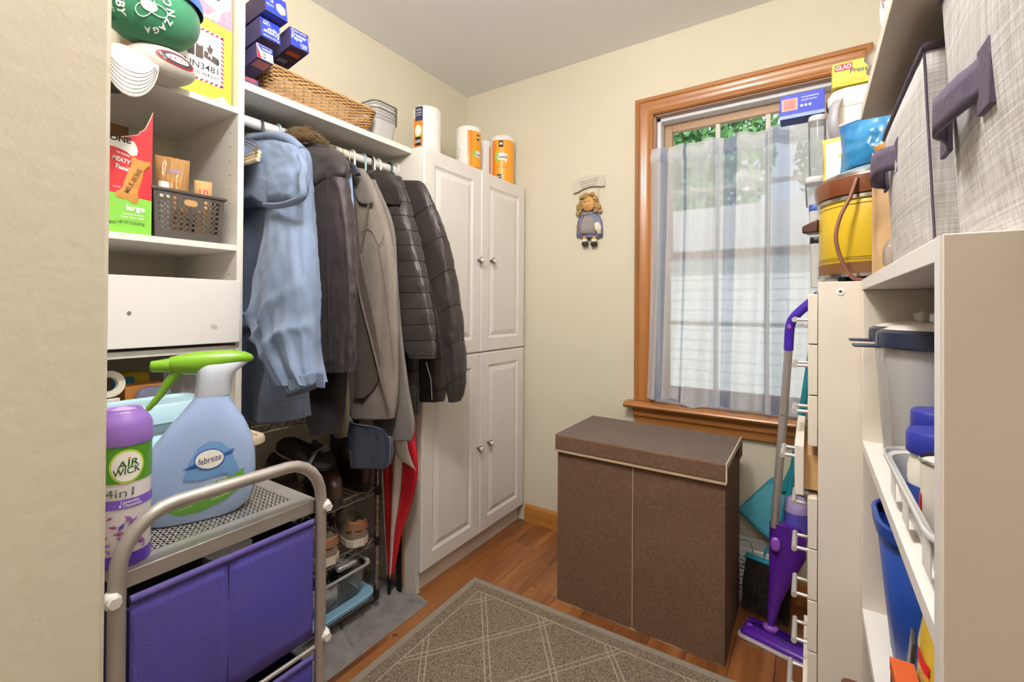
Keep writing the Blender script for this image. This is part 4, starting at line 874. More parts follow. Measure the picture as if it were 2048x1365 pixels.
def cloth(rows, n=40, per=7, fold=.012, seed=0, quilt=0, qd=.35, qlean=0, cap=(True, True), e=.8, twist=0, flare=None, freq=2.2, zf=2.0, crease=0):
    """loft of horizontal sections; rows are (photo row, left, right, depth y, half thickness)"""
    C = []; grid_s = []
    for v_, u0, u1, y, ty in rows:
        a_, b_ = at(u0, v_, y=y), at(u1, v_, y=y); c_ = (a_+b_)/2; C.append((c_.x, y, c_.z, abs(b_.x-a_.x)/2, ty, a_.z-b_.z))
    A = bez([c_[:3] for c_ in C], per); B = bez([c_[3:] for c_ in C], per); rs = []; s = 0
    for k, (p, r) in enumerate(zip(A, B)):
        if k: s += (p-A[k-1]).length
        f = k/(len(A)-1); ring = []
        for j, (dx, dy) in enumerate(section(None, 1, 1, n, e)):
            x, y = dx*r.x, dy*r.y
            d = fold*(.25+.75*f)*fbm(dx*freq+seed, dy*1.1+seed*2, p.z*zf)
            d += crease*fbm(dx*3+seed, dy*2, p.z*22)*(.4+.6*abs(noise.noise(V((dx*2, p.z*5, seed)))))
            k2 = 1
            if quilt:
                ph = abs(sin(pi*(s+qlean*dx*r.x)/quilt)); k2 = (1-qd)+qd*ph**.28
                d += .0028*fbm(dx*9+p.z*20, dy*6, p.z*38)+.0035*fbm(dx*3.5, dy*3, p.z*12)
            L = math.hypot(dx, dy) or 1
            X = p.x+x*(1-(1-k2)*.35)+dx/L*d; Y = p.y+y*k2+dy/L*d; Z = p.z-dx*r.z*.5
            q = V((X, Y, Z))
            if flare: q = flare(q, f)
            ring.append(q)
        rs.append(ring)
        grid_s.append([s+qlean*dx*r.x for dx, dy in section(None, 1, 1, n, e)])
    mb = MB().rings(rs, cap); mb.seams = []
    if quilt:               # stitched lines between the baffles
        for q in range(1, int(s/quilt)+1):
            line = []
            for j in range(n):
                for k in range(len(rs)-1):
                    a_, b_ = grid_s[k][j], grid_s[k+1][j]
                    if a_ <= q*quilt < b_: line.append(rs[k][j].lerp(rs[k+1][j], (q*quilt-a_)/(b_-a_+1e-9))); break
            if len(line) == n: mb.seams.append(line)
    return mb
def stitched(mb, m, t, name):
    o = mb.build(name, m, t, smooth=180)
    for ln_ in mb.seams: MB().tube(ln_, .0016, 4, closed=True).build('stitch_line', 'seam_dark', o)
def fabric(key, col, col2, rough=.75, sheen=.2, bscale=500, bump=.15, scale=12, **k): return mat(key, col, rough, col2=col2, scale=scale, bump=bump, bscale=bscale, sheen=sheen, **k)
fabric('blue_cotton', '#76859f', '#6b7a95', .8, .1, crease=.9, cscale=5, cdist=.03); fabric('blue_dark', '#6a7899', '#5d6b8d', .8, .1)
fabric('parka_brown', '#3d3435', '#312829', .58, .1, bscale=60, bump=.2, crease=.5, cscale=9, cdist=.02); fabric('parka_dark', '#2f2626', '#251e1f', .6, crease=.4, cscale=8)
fabric('taupe_shell', '#857a70', '#7a6f65', .8, crease=.3, cscale=4, cdist=.03); fabric('taupe_lining', '#5d4f42', '#4f4338', .6); fabric('grey_shell', '#7b736d', '#6f6862', .8)
fabric('puffer_black', '#3f3834', '#322c29', .45, .1, bscale=90, bump=.2, crease=.5, cscale=14, cdist=.012); fabric('puffer_dark', '#352e2a', '#2a2421', .45, .1, bscale=90, bump=.2, crease=.5, cscale=14, cdist=.012)
fabric('navy_cloth', '#19233f', '#131c33', .9, .3, bscale=120); fabric('shirt_blue', '#8fb0d2', '#83a5c9', .8); fabric('khaki', '#8d8368', '#7d745c', .85); fabric('fur_base', '#7b6344', '#5d482f', .95, bump=.8, bscale=120)
mat('seam_dark', '#1d1917', .9)
def seam(pts, m, parent, r=.0012, name='seam'): return MB().tube(bez(pts, 5), r, 5).build(name, m, parent)
# light blue hooded jacket
t = thing('hooded_jacket', 'light blue cotton hooded jacket hanging beside the tower', 'jacket', (RX, .77, .82))
def fl(q, f):
    if f > .48 and q.x > -1.322: k = min(1, (f-.48)/.4)*min(1, (q.x+1.322)/.05)*max(0, min(1, (-1.18-q.x)/.10)); q = q+V((0, -.075*k*(1 if q.y < .75 else .25), 0))
    if q.x < -1.318: q = V((q.x, max(q.y, .652), q.z))
    return on_rack(V((q.x, min(q.y, .822), q.z)))
cloth([(272, 505, 560, .775, .03), (290, 462, 598, .775, .045), (330, 452, 614, .772, .05), (470, 450, 616, .77, .05), (600, 448, 616, .768, .05), (700, 446, 614, .766, .052), (780, 444, 612, .764, .054), (836, 442, 611, .762, .056)],
      n=56, fold=.026, seed=3, flare=fl, freq=3.4, zf=1.6, crease=.005).build('body', 'blue_cotton', t, smooth=180)
def elbow(q, f):        # drag folds at the elbow and above the cuff
    g = math.exp(-((f-.66)/.13)**2); w_ = q.z*30-q.x*22+.8*sin(q.x*18); k = (1-abs(sin(w_)))**2
    return q+V((0, -.015*k*g*max(0, min(1, (.672-q.y)/.02)), 0))
sl = cloth([(300, 556, 606, .785, .036), (360, 552, 616, .770, .042), (430, 548, 620, .735, .046), (490, 543, 622, .705, .048), (560, 524, 625, .682, .048), (640, 514, 626, .672, .045), (700, 533, 627, .664, .043), (745, 560, 632, .658, .040), (768, 571, 637, .655, .034)],
      n=70, per=12, fold=.020, seed=9, crease=.006, freq=2.6, zf=3, flare=elbow).build('sleeve', 'blue_cotton', t, smooth=180)
cu = MB(); c0_, c1_ = at(571, 766, y=.655), at(638, 752, y=.655); rs = []
for k in range(7):
    f = k/6; ring = []
    for j in range(72):
        q = 2*pi*j/72; g = 1+.07*sin(j*pi/2.0)*sin(pi*f*.9+.2)
        m_ = at(605+3*f, 756+24*f, y=.655); ring.append((m_.x+.066*g*cos(q)*(1-.10*f), .655+.033*g*sin(q), m_.z+.022*cos(q)+.002*sin(j*pi/2)))
    rs.append(ring)
cu.rings(rs).build('cuff', 'blue_cotton', t, smooth=180)
p = at(632, 762, y=.62); MB().box(p.x-.014, p.x+.016, .628, .634, p.z-.018, p.z+.018).build('cuff_tab', 'blue_dark', t, bevel=.003)
def pleats(q, f):       # slanting folds of the slumped hood
    w_ = q.x*9+q.z*16+.6*sin(q.x*14); k = (1-abs(sin(w_)))**1.5
    if q.y < .73: q = q+V((0, -.020*k*sin(pi*min(1, f*1.1)), -.006*k))
    if q.x < -1.265: q = V((q.x, max(q.y, .680), q.z))
    return q
hd_ = cloth([(276, 500, 580, .750, .020), (292, 488, 600, .742, .032), (320, 484, 609, .732, .040), (350, 483, 610, .724, .044), (380, 484, 607, .718, .045), (402, 488, 601, .716, .038), (416, 500, 582, .718, .022)], n=90, per=10, fold=.018, seed=14, crease=.006, freq=1.6, zf=11, flare=pleats).build('hood', 'blue_cotton', t, smooth=180)
rim = bez([at(600, 312, y=.692), at(609, 335, y=.682), at(605, 362, y=.674), at(606, 390, y=.672), at(590, 403, y=.668), at(560, 411, y=.670), at(530, 411, y=.676)], 6)
MB().tube(rim, [(.010, .006)]*len(rim), 8).build('hood_hem', 'blue_cotton', hd_, smooth=180)
seam([at(520, 375, y=.664), at(545, 380, y=.660), at(575, 388, y=.662)], 'blue_dark', hd_, .0009)
pk = [at(539, 745, y=.640), at(541, 790, y=.634), at(546, 806, y=.634), at(560, 803, y=.636), at(608, 796, y=.690)]
seam(pk, 'blue_dark', t, .0012, 'pocket_seam')
wst = bez([at(462, 628, y=.70), at(474, 622, y=.705), at(490, 631, y=.706), at(505, 628, y=.71)], 5)
MB().tube(wst, [(.006+.003*(k % 2)) for k in range(len(wst))], 8).build('waist_gather', 'blue_cotton', t, smooth=180)
MB().tube(bez([at(500, 282, y=.735), at(540, 272, y=.725), at(575, 278, y=.725), at(602, 300, y=.74)], 5), [(.012, .014)]*16, 10).build('collar', 'blue_cotton', t, smooth=180)
# dark brown parka with fur hood
def rumple(q, f):
    w_ = q.z*42+q.x*16+1.6*sin(q.x*25+q.z*9); k = (1-abs(sin(w_)))**3
    return q+V((0, -.007*k*(.3+.7*abs(noise.noise(V((q.x*12, q.z*7, 3))))*2), 0)) if q.y < .89 else q
t = thing('parka', 'dark brown parka with fur trimmed hood behind the blue jacket', 'parka', (RX, .92, .72))
cloth([(292, 585, 660, 0.922, 0.025), (330, 565, 690, 0.922, 0.038), (430, 556, 698, 0.922, 0.043), (600, 552, 697, 0.922, 0.043), (760, 548, 693, 0.922, 0.044), (866, 546, 686, 0.922, 0.044)], n=48, fold=.02, cap=(True, False), seed=21, flare=slab(.824, .957), crease=.004).build('body', 'parka_dark', t, smooth=180)
cloth([(318, 612, 672, 0.897, 0.030), (360, 608, 692, 0.882, 0.037), (470, 606, 704, 0.872, 0.041), (600, 608, 708, 0.867, 0.039), (690, 616, 705, 0.864, 0.037), (746, 622, 703, 0.862, 0.034)], n=70, per=14, fold=.014, seed=31, crease=.010, zf=4, flare=slab(.824, .957, extra=rumple)).build('sleeve', 'parka_brown', t, smooth=180)
seam([at(656, 345, y=.842), at(655, 450, y=.832), at(656, 560, y=.828), at(658, 660, y=.828), at(661, 744, y=.830)], 'parka_dark', t)
cloth([(300, 600, 668, 0.897, 0.025), (325, 600, 690, 0.887, 0.038), (355, 606, 684, 0.874, 0.043), (385, 612, 640, 0.870, 0.025)], n=36, fold=.02, seed=35, flare=slab(.824, .957), crease=.01).build('hood', 'parka_dark', t, smooth=180)
fp = bez([at(576, 286, x=-1.425), at(584, 275, x=-1.418), at(604, 269, x=-1.400), at(632, 278, x=-1.385), at(662, 300, x=-1.365), at(684, 322, x=-1.345), at(694, 345, x=-1.330)], 7)
MB().tube(fp, [.012+.014*sin(pi*min(1, k/30+.15)) for k in range(len(fp))], 12).build('fur_trim', 'fur_base', t, smooth=180)
rn = random.Random(11); mb = MB()
for k in range(4200):
    i = rn.randrange(len(fp)-1); p = fp[i].lerp(fp[i+1], rn.random()); d = V((rn.gauss(0, 1), rn.gauss(0, 1), rn.gauss(.2, 1))).normalized(); tn = (fp[i+1]-fp[i]).normalized()
    r0 = .012+.014*sin(pi*min(1, i/30+.15)); b_ = p+d*r0*.9; e_ = b_+(d*.7+tn*rn.uniform(.1, .9)+V((0, 0, -.15))).normalized()*rn.uniform(.012, .028); s_ = d.cross(tn).normalized()*.0012
    mb.add([b_-s_, b_+s_, e_], [(0, 1, 2)])
o = mb.build('fur_hairs', mat('fur_tips', '#8d744f', .9, col2='#513d28', scale=60), t); o['kind'] = 'stuff'
# pieces half hidden between the coats
t = thing('blue_shirt', 'pale blue shirt squeezed between parka and taupe jacket', 'shirt', (RX, .99, .9)); cloth([(322, 660, 690, 1.000, 0.008), (350, 640, 702, 1.000, 0.013), (500, 630, 709, 0.995, 0.013), (640, 630, 708, 0.995, 0.013)], n=28, fold=.012, seed=41, flare=slab(.985, 1.008)).build('body', 'shirt_blue', t, smooth=180)
MB().tube([at(690, 322, y=1.01), at(706, 332, y=1.01), at(716, 350, y=1.015)], [(.012, .008)]*3, 8).build('collar', 'navy_cloth', t, smooth=60)
t = thing('khaki_jacket', 'khaki jacket hem showing under the brown parka', 'jacket', (RX, .975, .7)); cloth([(345, 650, 690, 0.974, 0.010), (500, 640, 696, 0.974, 0.011), (700, 640, 692, 0.972, 0.014), (830, 640, 693, 0.968, 0.018), (876, 648, 686, 0.966, 0.019)], n=28, fold=.012, seed=44, flare=slab(.957, .985)).build('body', 'khaki', t, smooth=180)
t = thing('navy_coat', 'long navy blue coat hem below the taupe jacket', 'coat', (RX, 1.03, .6)); cloth([(340, 660, 700, 1.020, 0.011), (520, 640, 690, 1.020, 0.014), (780, 645, 692, 1.020, 0.016), (842, 655, 700, 1.020, 0.012), (858, 678, 772, 1.040, 0.026), (905, 688, 782, 1.040, 0.037), (934, 696, 776, 1.040, 0.037)], n=56, fold=.024, seed=48, flare=slab(1.008, 1.031, (.735, 1.004, 1.09)), e=.6, crease=.006).build('body', 'navy_cloth', t, smooth=180)
# taupe soft shell
t = thing('softshell_jacket', 'taupe soft shell jacket hanging open with zip edge', 'jacket', (RX, 1.06, .76))
cloth([(338, 690, 728, 1.087, 0.017), (372, 694, 748, 1.082, 0.025), (430, 700, 768, 1.077, 0.029), (520, 704, 786, 1.072, 0.029), (620, 703, 790, 1.070, 0.029), (720, 701, 790, 1.068, 0.029), (800, 698, 788, 1.066, 0.031), (838, 697, 783, 1.064, 0.031)], n=44, fold=.018, seed=52, flare=slab(1.031, 1.098), crease=.003).build('body', 'taupe_shell', t, smooth=180)
cloth([(395, 700, 716, 1.047, 0.010), (520, 706, 722, 1.034, 0.010), (640, 702, 742, 1.024, 0.012), (720, 700, 752, 1.018, 0.014), (775, 702, 742, 1.016, 0.012), (800, 700, 720, 1.018, 0.009)], n=24, fold=.012, seed=57, flare=slab(1.031, 1.098), crease=.006).build('lining', 'taupe_lining', t, smooth=180)
cloth([(338, 704, 724, 1.057, 0.014), (365, 700, 736, 1.047, 0.019), (400, 712, 744, 1.040, 0.012), (408, 722, 738, 1.038, 0.005)], n=28, fold=.008, seed=59, flare=slab(1.031, 1.098)).build('collar', 'grey_shell', t, smooth=180)
zp = bez([at(738, 404, y=1.042), at(728, 470, y=1.038), at(715, 540, y=1.034), at(722, 600, y=1.030), at(745, 690, y=1.026), at(765, 770, y=1.026), at(783, 832, y=1.032)], 6)
MB().tube(zp, [(.0045, .0030)]*len(zp), 8).build('zip_edge', 'taupe_lining', t, smooth=60)
seam([at(716, 480, y=1.046), at(728, 460, y=1.044), at(742, 462, y=1.044), at(758, 490, y=1.046), at(768, 470, y=1.050)], 'taupe_lining', t)
seam([at(756, 490, y=1.044), at(768, 560, y=1.042), at(778, 640, y=1.042), at(788, 740, y=1.044)], 'taupe_lining', t)
t = thing('grey_jacket', 'longer grey jacket with straight hem behind the taupe one', 'jacket', (RX, 1.13, .68))
cloth([(360, 700, 750, 1.118, 0.010), (450, 712, 786, 1.118, 0.015), (560, 716, 796, 1.118, 0.018), (680, 724, 806, 1.116, 0.018), (780, 736, 818, 1.114, 0.018), (850, 748, 829, 1.110, 0.018), (882, 756, 824, 1.108, 0.018)], n=40, fold=.012, seed=63, flare=slab(1.098, 1.129)).build('body', 'grey_shell', t, smooth=180)
# quilted puffers
t = thing('puffer_jacket', 'black quilted puffer jacket with closely stitched short baffles', 'jacket', (RX, 1.2, .78))
stitched(cloth([(345, 728, 790, 1.225, 0.022), (400, 736, 808, 1.225, 0.032), (520, 748, 830, 1.225, 0.032), (680, 764, 836, 1.225, 0.032), (760, 785, 838, 1.225, 0.029), (828, 808, 836, 1.225, 0.022)], n=44, fold=.008, seed=70, flare=slab(1.129, 1.243), quilt=.050, qd=.13, per=10), 'puffer_dark', t, 'body')
stitched(cloth([(352, 758, 800, 1.205, 0.022), (400, 764, 816, 1.195, 0.033), (470, 768, 832, 1.180, 0.041), (540, 770, 848, 1.168, 0.043), (600, 771, 858, 1.160, 0.043), (650, 784, 866, 1.155, 0.041), (690, 800, 870, 1.152, 0.036), (718, 820, 869, 1.150, 0.027)], n=44, fold=.008, seed=74, flare=slab(1.129, 1.243), quilt=.060, qd=.20, per=12), 'puffer_black', t, 'sleeve')
cloth([(342, 730, 770, 1.183, 0.014), (356, 726, 786, 1.173, 0.022), (384, 734, 800, 1.158, 0.022), (410, 745, 800, 1.158, 0.013)], n=36, fold=.006, seed=77, flare=slab(1.129, 1.243), crease=.010).build('collar', 'puffer_dark', t, smooth=180)
pp = [at(742, 362, y=1.154), at(760, 385, y=1.146), at(790, 372, y=1.150)]
MB().tube(bez(pp, 5), .0010, 6).build('hanging_cord', 'brass_wire', t)
t = thing('puffer_coat', 'dark brown puffer coat with wide baffles against the cabinet', 'coat', (RX, 1.31, .8))
stitched(cloth([(362, 786, 842, 1.291, 0.024), (400, 786, 856, 1.291, 0.032), (520, 800, 860, 1.291, 0.034), (680, 822, 884, 1.291, 0.034), (760, 834, 890, 1.296, 0.032), (804, 842, 886, 1.296, 0.024)], n=44, fold=.008, seed=80, flare=slab(1.243, 1.42), quilt=.12, qd=.13, per=10), 'puffer_dark', t, 'body')
stitched(cloth([(366, 806, 846, 1.281, 0.024), (405, 818, 864, 1.284, 0.037), (470, 836, 888, 1.296, 0.042), (560, 850, 911, 1.316, 0.044), (640, 868, 922, 1.331, 0.041), (700, 878, 926, 1.338, 0.037), (760, 886, 929, 1.341, 0.034), (804, 900, 917, 1.341, 0.021)], n=44, fold=.008, seed=85, flare=slab(1.243, 1.42), quilt=.135, qd=.20, qlean=.5, per=12), 'puffer_black', t, 'sleeve')
MB().tube([at(852, 725, y=1.257), at(862, 760, y=1.259), at(864, 800, y=1.262)], .0022, 6).build('zip_edge', 'satin_metal', t)
# ------------------------------------------------------------ shared: panel with real holes
def holed(fr, w, h, nx, ny, rx, ry, skip=(), n=10, mx=0, my=0, square=False):
    "flat panel of cells, each with a hole; fr maps (x, y) to the surface"
    mb = MB(); cw, ch = (w-2*mx)/nx, (h-2*my)/ny
    def quad(x0, x1, y0, y1): mb.add([fr(x0, y0), fr(x1, y0), fr(x1, y1), fr(x0, y1)], [(0, 1, 2, 3)])
    if mx: quad(0, mx, 0, h); quad(w-mx, w, 0, h)
    if my: quad(mx, w-mx, 0, my); quad(mx, w-mx, h-my, h)
    for i in range(nx):
        for j in range(ny):
            x0, y0 = mx+i*cw, my+j*ch
            if (i, j) in skip:
                if skip[(i, j)]: quad(x0, x0+cw, y0, y0+ch)
                continue
            cx_, cy_ = x0+cw/2, y0+ch/2; out = []; inn = []
            for k in range(n):
                q = 2*pi*(k+.5)/n; c_, s_ = cos(q), sin(q); m_ = max(abs(c_), abs(s_)); out.append((cx_+c_/m_*cw/2, cy_+s_/m_*ch/2))
                inn.append((cx_+(c_/m_ if square else c_)*rx, cy_+(s_/m_ if square else s_)*ry))
            mb.add([fr(*q) for q in out+inn], [(k, (k+1) % n, n+(k+1) % n, n+k) for k in range(n)])
    return mb
# ------------------------------------------------------------ cartons on the closet shelf
mat('carton_purple', '#4c4470', .5, var=.1, scale=30); mat('carton_blue', '#2b3fb0', .45); mat('carton_dark', '#3c3050', .5, var=.1, scale=40)
def long_carton(label, pc, x, size, pitch, ang, m_end, m_side, L=.30, m_low=None):
    c_ = at(*pc, x=x); d = V((cos(radians(pitch))*cos(radians(ang)), cos(radians(pitch))*sin(radians(ang)), sin(radians(pitch)))); r = V((-d.y, d.x, 0)).normalized(); u = d.cross(r); u = u if u.z > 0 else -u
    t = thing('wrap_box', label, 'box', c_-d*L*.5-u*size[1]/2)
    w_, h_ = size[0]/2, size[1]/2
    def cr(e, sx, sy): return c_+d*e+r*(sx*w_)+u*(sy*h_)
    MB().hexa([cr(-L, -1, -1), cr(-L, 1, -1), cr(0, 1, -1), cr(0, -1, -1)], [cr(-L, -1, 1), cr(-L, 1, 1), cr(0, 1, 1), cr(0, -1, 1)]).build('carton', m_side, t, bevel=.0008)
    fr = frame(c_, r, u); printed(rect(-w_*.97, w_*.97, -h_*.97, h_*.97), fr, m_end, t, name='end_print')
    lo = lambda x_, y_, e=0: c_+r*x_-d*y_-u*(h_+.0008+e)
    if m_low: printed(rect(-w_*.95, w_*.95, .004, L*.9), lo, m_low, t, name='side_print')
    return t, fr, lo, w_, h_
t, fr, lo, w_, h_ = long_carton('blue freezer paper carton resting on the wicker basket', (599, 80), -1.375, (.062, .062), 9, 0, 'carton_blue', 'carton_purple', m_low='carton_dark')
lettering('Freezer', fr, 0, .012, .018, 'ink_white', t, width=.050, e=.0004); lettering('Paper', fr, -.008, -.002, .018, 'ink_white', t, width=.038, e=.0004); lettering('Reynolds', fr, 0, .024, .008, 'ink_white', t, width=.050, e=.0004); lettering('100', fr, .013, -.016, .014, 'ink_white', t, width=.022, e=.0004); lettering('SQ FT', fr, .014, -.025, .007, 'ink_white', t, width=.018, e=.0004)
printed(rect(-.022, .02, .03, .05), lo, mat('box_orange', '#c65a2a', .5), t, e=.0003); printed(rect(-.024, .006, .08, .10), lo, mat('steel_blue', '#7d93b5', .5), t, e=.0003)
MB().add([fr(-.031, .031), fr(.031, .031), fr(.043, .012, -.004), fr(.040, .033, -.01)], [(0, 1, 3), (1, 2, 3)]).build('end_flap', 'cardboard_dark', t, solid=.001)
t, fr, lo, w_, h_ = long_carton('blue freezer paper carton turned upside down in the stack', (541, 62), -1.375, (.062, .062), 9, 3, 'carton_blue', 'carton_purple')
for s, x, y, sz, wd in (('Freezer', 0, -.010, .018, .050), ('Paper', .008, .003, .018, .038), ('Reynolds', 0, -.023, .008, .050), ('100', -.012, .016, .013, .022), ('SQ FT', -.012, .025, .006, .018)): lettering(s, fr, x, y, sz, 'ink_white', t, width=wd, rot=180, e=.0004)
t, fr, lo, w_, h_ = long_carton('small red and blue plastic wrap carton lowest on the basket edge', (530, 107), -1.36, (.050, .046), 9, 2, 'label_white', 'carton_purple', m_low='carton_purple')
printed([(-.024, .021), (.024, .021), (.024, .004), (-.010, .004)], fr, 'carton_blue', t, e=.0003); printed([(-.024, -.022), (-.024, .018), (-.012, -.022)], fr, 'ink_red', t, e=.0003); lettering('75', fr, -.004, -.010, .018, 'ink_black', t, width=.02, e=.0005, rot=-80); lettering('WRAP', fr, .006, .011, .010, 'ink_white', t, width=.03, e=.0005, rot=0)
printed(rect(-.018, .020, .01, .045), lo, mat('pink', '#d98f88', .6), t, e=.0003, name='barcode_panel')
for k in range(9): printed(rect(-.015+.0036*k, -.0132+.0036*k, .013, .042), lo, mat('barcode_red', '#9a3f45', .6), t, e=.0005, name='barcode_bar')
t, fr, lo, w_, h_ = long_carton('dark blue wrap carton topmost of the carton stack', (552, 12), -1.36, (.072, .066), 9, 4, 'carton_blue', 'carton_dark', m_low='carton_blue')
lettering('75', fr, -.020, .010, .022, 'ink_white', t, width=.024, e=.0004); lettering('SQ FT', fr, -.020, -.010, .009, 'ink_white', t, width=.024, e=.0004); printed([(.000, .008), (.014, .014), (.030, .006), (.030, -.014), (.014, -.022), (.000, -.012)], fr, mat('print_gold', '#d9b46a', .5), t, e=.0003); printed([(.003, .006), (.014, .011), (.027, .004), (.027, -.012), (.014, -.018), (.003, -.010)], fr, 'label_white', t, e=.0005); lettering('Wrap', lo, .012, .02, .012, mat('barcode_red', '#9a3f45', .6), t, width=.03, e=.0004)
t = thing('foil_box', 'purple foil carton lying flat on the closet shelf by the tower', 'box', (-1.55, .695, 1.829)); MB().box(-1.70, -1.40, .656, .722, 1.8285, 1.853).build('carton', 'carton_purple', t, bevel=.001)
fr = frame((-1.40, .689, 1.8408), (0, 1, 0), (0, 0, 1)); printed(rect(-.02, .026, .001, .010), fr, 'barcode_red', t); lettering('foil wrap', fr, 0, -.006, .006, 'ink_white', t, width=.04, bold=0)

# ------------------------------------------------------------ wicker basket
wood_mat('wicker', '#8a6036', '#b98d58', '#cfa671', 30, .6, dirn='y'); mat('wicker_dark', '#8f6a42', .7)
t = thing('wicker_basket', 'long tan wicker basket on the closet shelf', 'basket', (-1.54, .97, 1.829))
bx, by = -1.545, .962
def wr(k, n=150): return rrect(.25+.035*k, .385+.05*k, .03, 12, bx, by)
NR = 17
def per(k, n):
    P = [V(q) for q in wr(k)]+[V(wr(k)[0])]; L = [0]
    for i in range(len(P)-1): L.append(L[-1]+(P[i+1]-P[i]).length)
    out = []
    for s in range(n):
        d = L[-1]*s/n; i = max(j for j in range(len(L)-1) if L[j] <= d+1e-9); f = (d-L[i])/(L[i+1]-L[i]+1e-9); p = P[i].lerp(P[i+1], f); tg = (P[i+1]-P[i]).normalized(); out.append((p, V((tg.y, -tg.x))))
    return out
NS = 40; mb = MB(); zb, zt = 1.830, 1.924
for r_ in range(NR):
    k = r_/(NR-1); pts = per(k, NS*4)
    mb.tube([(p.x+n_.x*.0028*sin(pi*.5*i+pi*(r_ % 2)+pi/4)*1.3, p.y+n_.y*.0028*sin(pi*.5*i+pi*(r_ % 2)+pi/4)*1.3, zb+.004+(zt-zb-.008)*k) for i, (p, n_) in enumerate(pts)], [(.0017, .0029)]*len(pts), 5, closed=True)
o = mb.build('weave', 'wicker', t, smooth=180); o['kind'] = 'stuff'
for s in range(NS):
    a_, b_ = per(0, NS)[s][0], per(1, NS)[s][0]; MB().tube([(a_.x, a_.y, zb), (b_.x, b_.y, zt)], .0022, 5).build('stake', 'wicker_dark', t)
MB().rings([[(x, y, zb+.001) for x, y in wr(0)], [(x, y, zb+.003) for x, y in wr(0)]]).build('base', 'wicker_dark', t)
MB().tube([(x, y, zt) for x, y in wr(1)], .0045, 8, closed=True).build('rim', 'wicker', t, smooth=60)
MB().rings([[(x, y, z) for x, y in rrect(.25+.035*k-.012, .385+.05*k-.012, .03, 12, bx, by)] for k, z in ((.7, zt-.02), (1.0, zt+.003), (1.25, zt+.006))], (False, False)).build('liner', mat('liner_white', '#e8ddd8', .9), t, smooth=180, solid=.001)
tag(MB().tube(bez([(-1.47, .95, 1.929), (-1.44, 1.00, 1.938), (-1.425, 1.05, 1.934)], 5), [(.016, .004)]*11, 8).build('mauve_cloth', mat('mauve', '#9a8190', .8), None, smooth=180), 'mauve cloth strip lying over the wicker basket rim', 'cloth')

# ------------------------------------------------------------ nested clear tubs, paper towel rolls
for k in range(6):
    z = 1.8285+.0135*k; cx_, cy_ = -1.535, 1.262
    t = thing('clear_tub', ('bottom clear takeaway tub of the nested stack by the towels', 'second clear takeaway tub from the bottom of the nested stack', 'third clear takeaway tub from the bottom of the nested stack', 'fourth clear takeaway tub from the bottom of the nested stack', 'fifth clear takeaway tub just under the top of the nested stack', 'topmost clear takeaway tub of the nested stack')[k], 'tub', (cx_, cy_, z), group='nested clear takeaway tubs')
    R_ = lambda s, zz: [(q[0]+cx_, q[1]+cy_, zz) for q in rrect(.185*s, .130*s, .03*s, 4)]
    MB().rings([R_(.74, z), R_(.76, z+.004), R_(.95, z+.098)], (True, False)).build('body', 'frosted_plastic' if k < 5 else 'clear_plastic', t, smooth=50)
    MB().rings([R_(.95, z+.098), R_(1.02, z+.099), R_(1.02, z+.103), R_(.96, z+.1035)], (False, False)).build('rim', mat('rim_grey', '#8d8a86', .3) if k in (3, 5) else 'clear_plastic', t, smooth=40)
tag(MB().lathe([(.001, 0), (.058, 0), (.062, .004), (.062, .012), (.058, .014), (.001, .012)], 32, Mx((-1.60, 1.362, 1.8925), rx=80)).build('tub_lid', 'white_plastic', None, smooth=40), 'round white tub lid leaning between tubs and towel roll', 'lid')
mat('towel_paper', '#eeeae6', .8, bump=.4, bscale=70, coat=.25); mat('towel_gold', '#eaa021', .35, coat=.5); mat('towel_orange', '#f07f14', .35, coat=.5); mat('lime', '#9cc23a', .5)
def towel_roll(label, u, x, marks):
    c_ = at(u, 290, x=x); cx_, cy_, z0, r, h = c_.x, c_.y, CT+.0005, .066, .272
    t = thing('paper_towel_roll', label, 'paper towels', (cx_, cy_, z0)); M = Mx((cx_, cy_, z0))
    MB().lathe([(.022, .002), (r-.006, .0), (r, .006), (r, h-.008), (r-.008, h), (.024, h-.003), (.022, h-.02)], 40, M, (True, False)).build('roll', 'towel_paper', t, smooth=50)
    MB().lathe([(.0225, h-.1), (.0225, h-.002)], 20, M, (False, False)).build('core', 'kraft', t, smooth=60)
    view = math.atan2(-cy_, -cx_); wf = wrapz((cx_, cy_, z0), r, view, 0, .0008)
    marks(t, wf); return t
def bubble(t, wf, x, z, s=1.0, word='Towels'):
    printed([(x+q*s, z+p*s) for q, p in ((-.034, -.004), (-.030, .016), (-.022, .030), (-.012, .018), (.0, .010), (-.006, -.016), (-.022, -.022))], wf, 'lime', t, e=.0004)
    printed([(x+q*s, z+p*s) for q, p in ((-.020, .008), (-.004, .022), (.016, .020), (.032, .014), (.028, -.014), (.024, -.028), (.016, -.014), (-.004, -.012), (-.016, -.010))], wf, 'label_white', t, e=.0007)
    lettering(word, wf, x+.006*s, z+.002, .020*s, 'ink_black', t, width=.048*s, shear=.2, e=.0011)
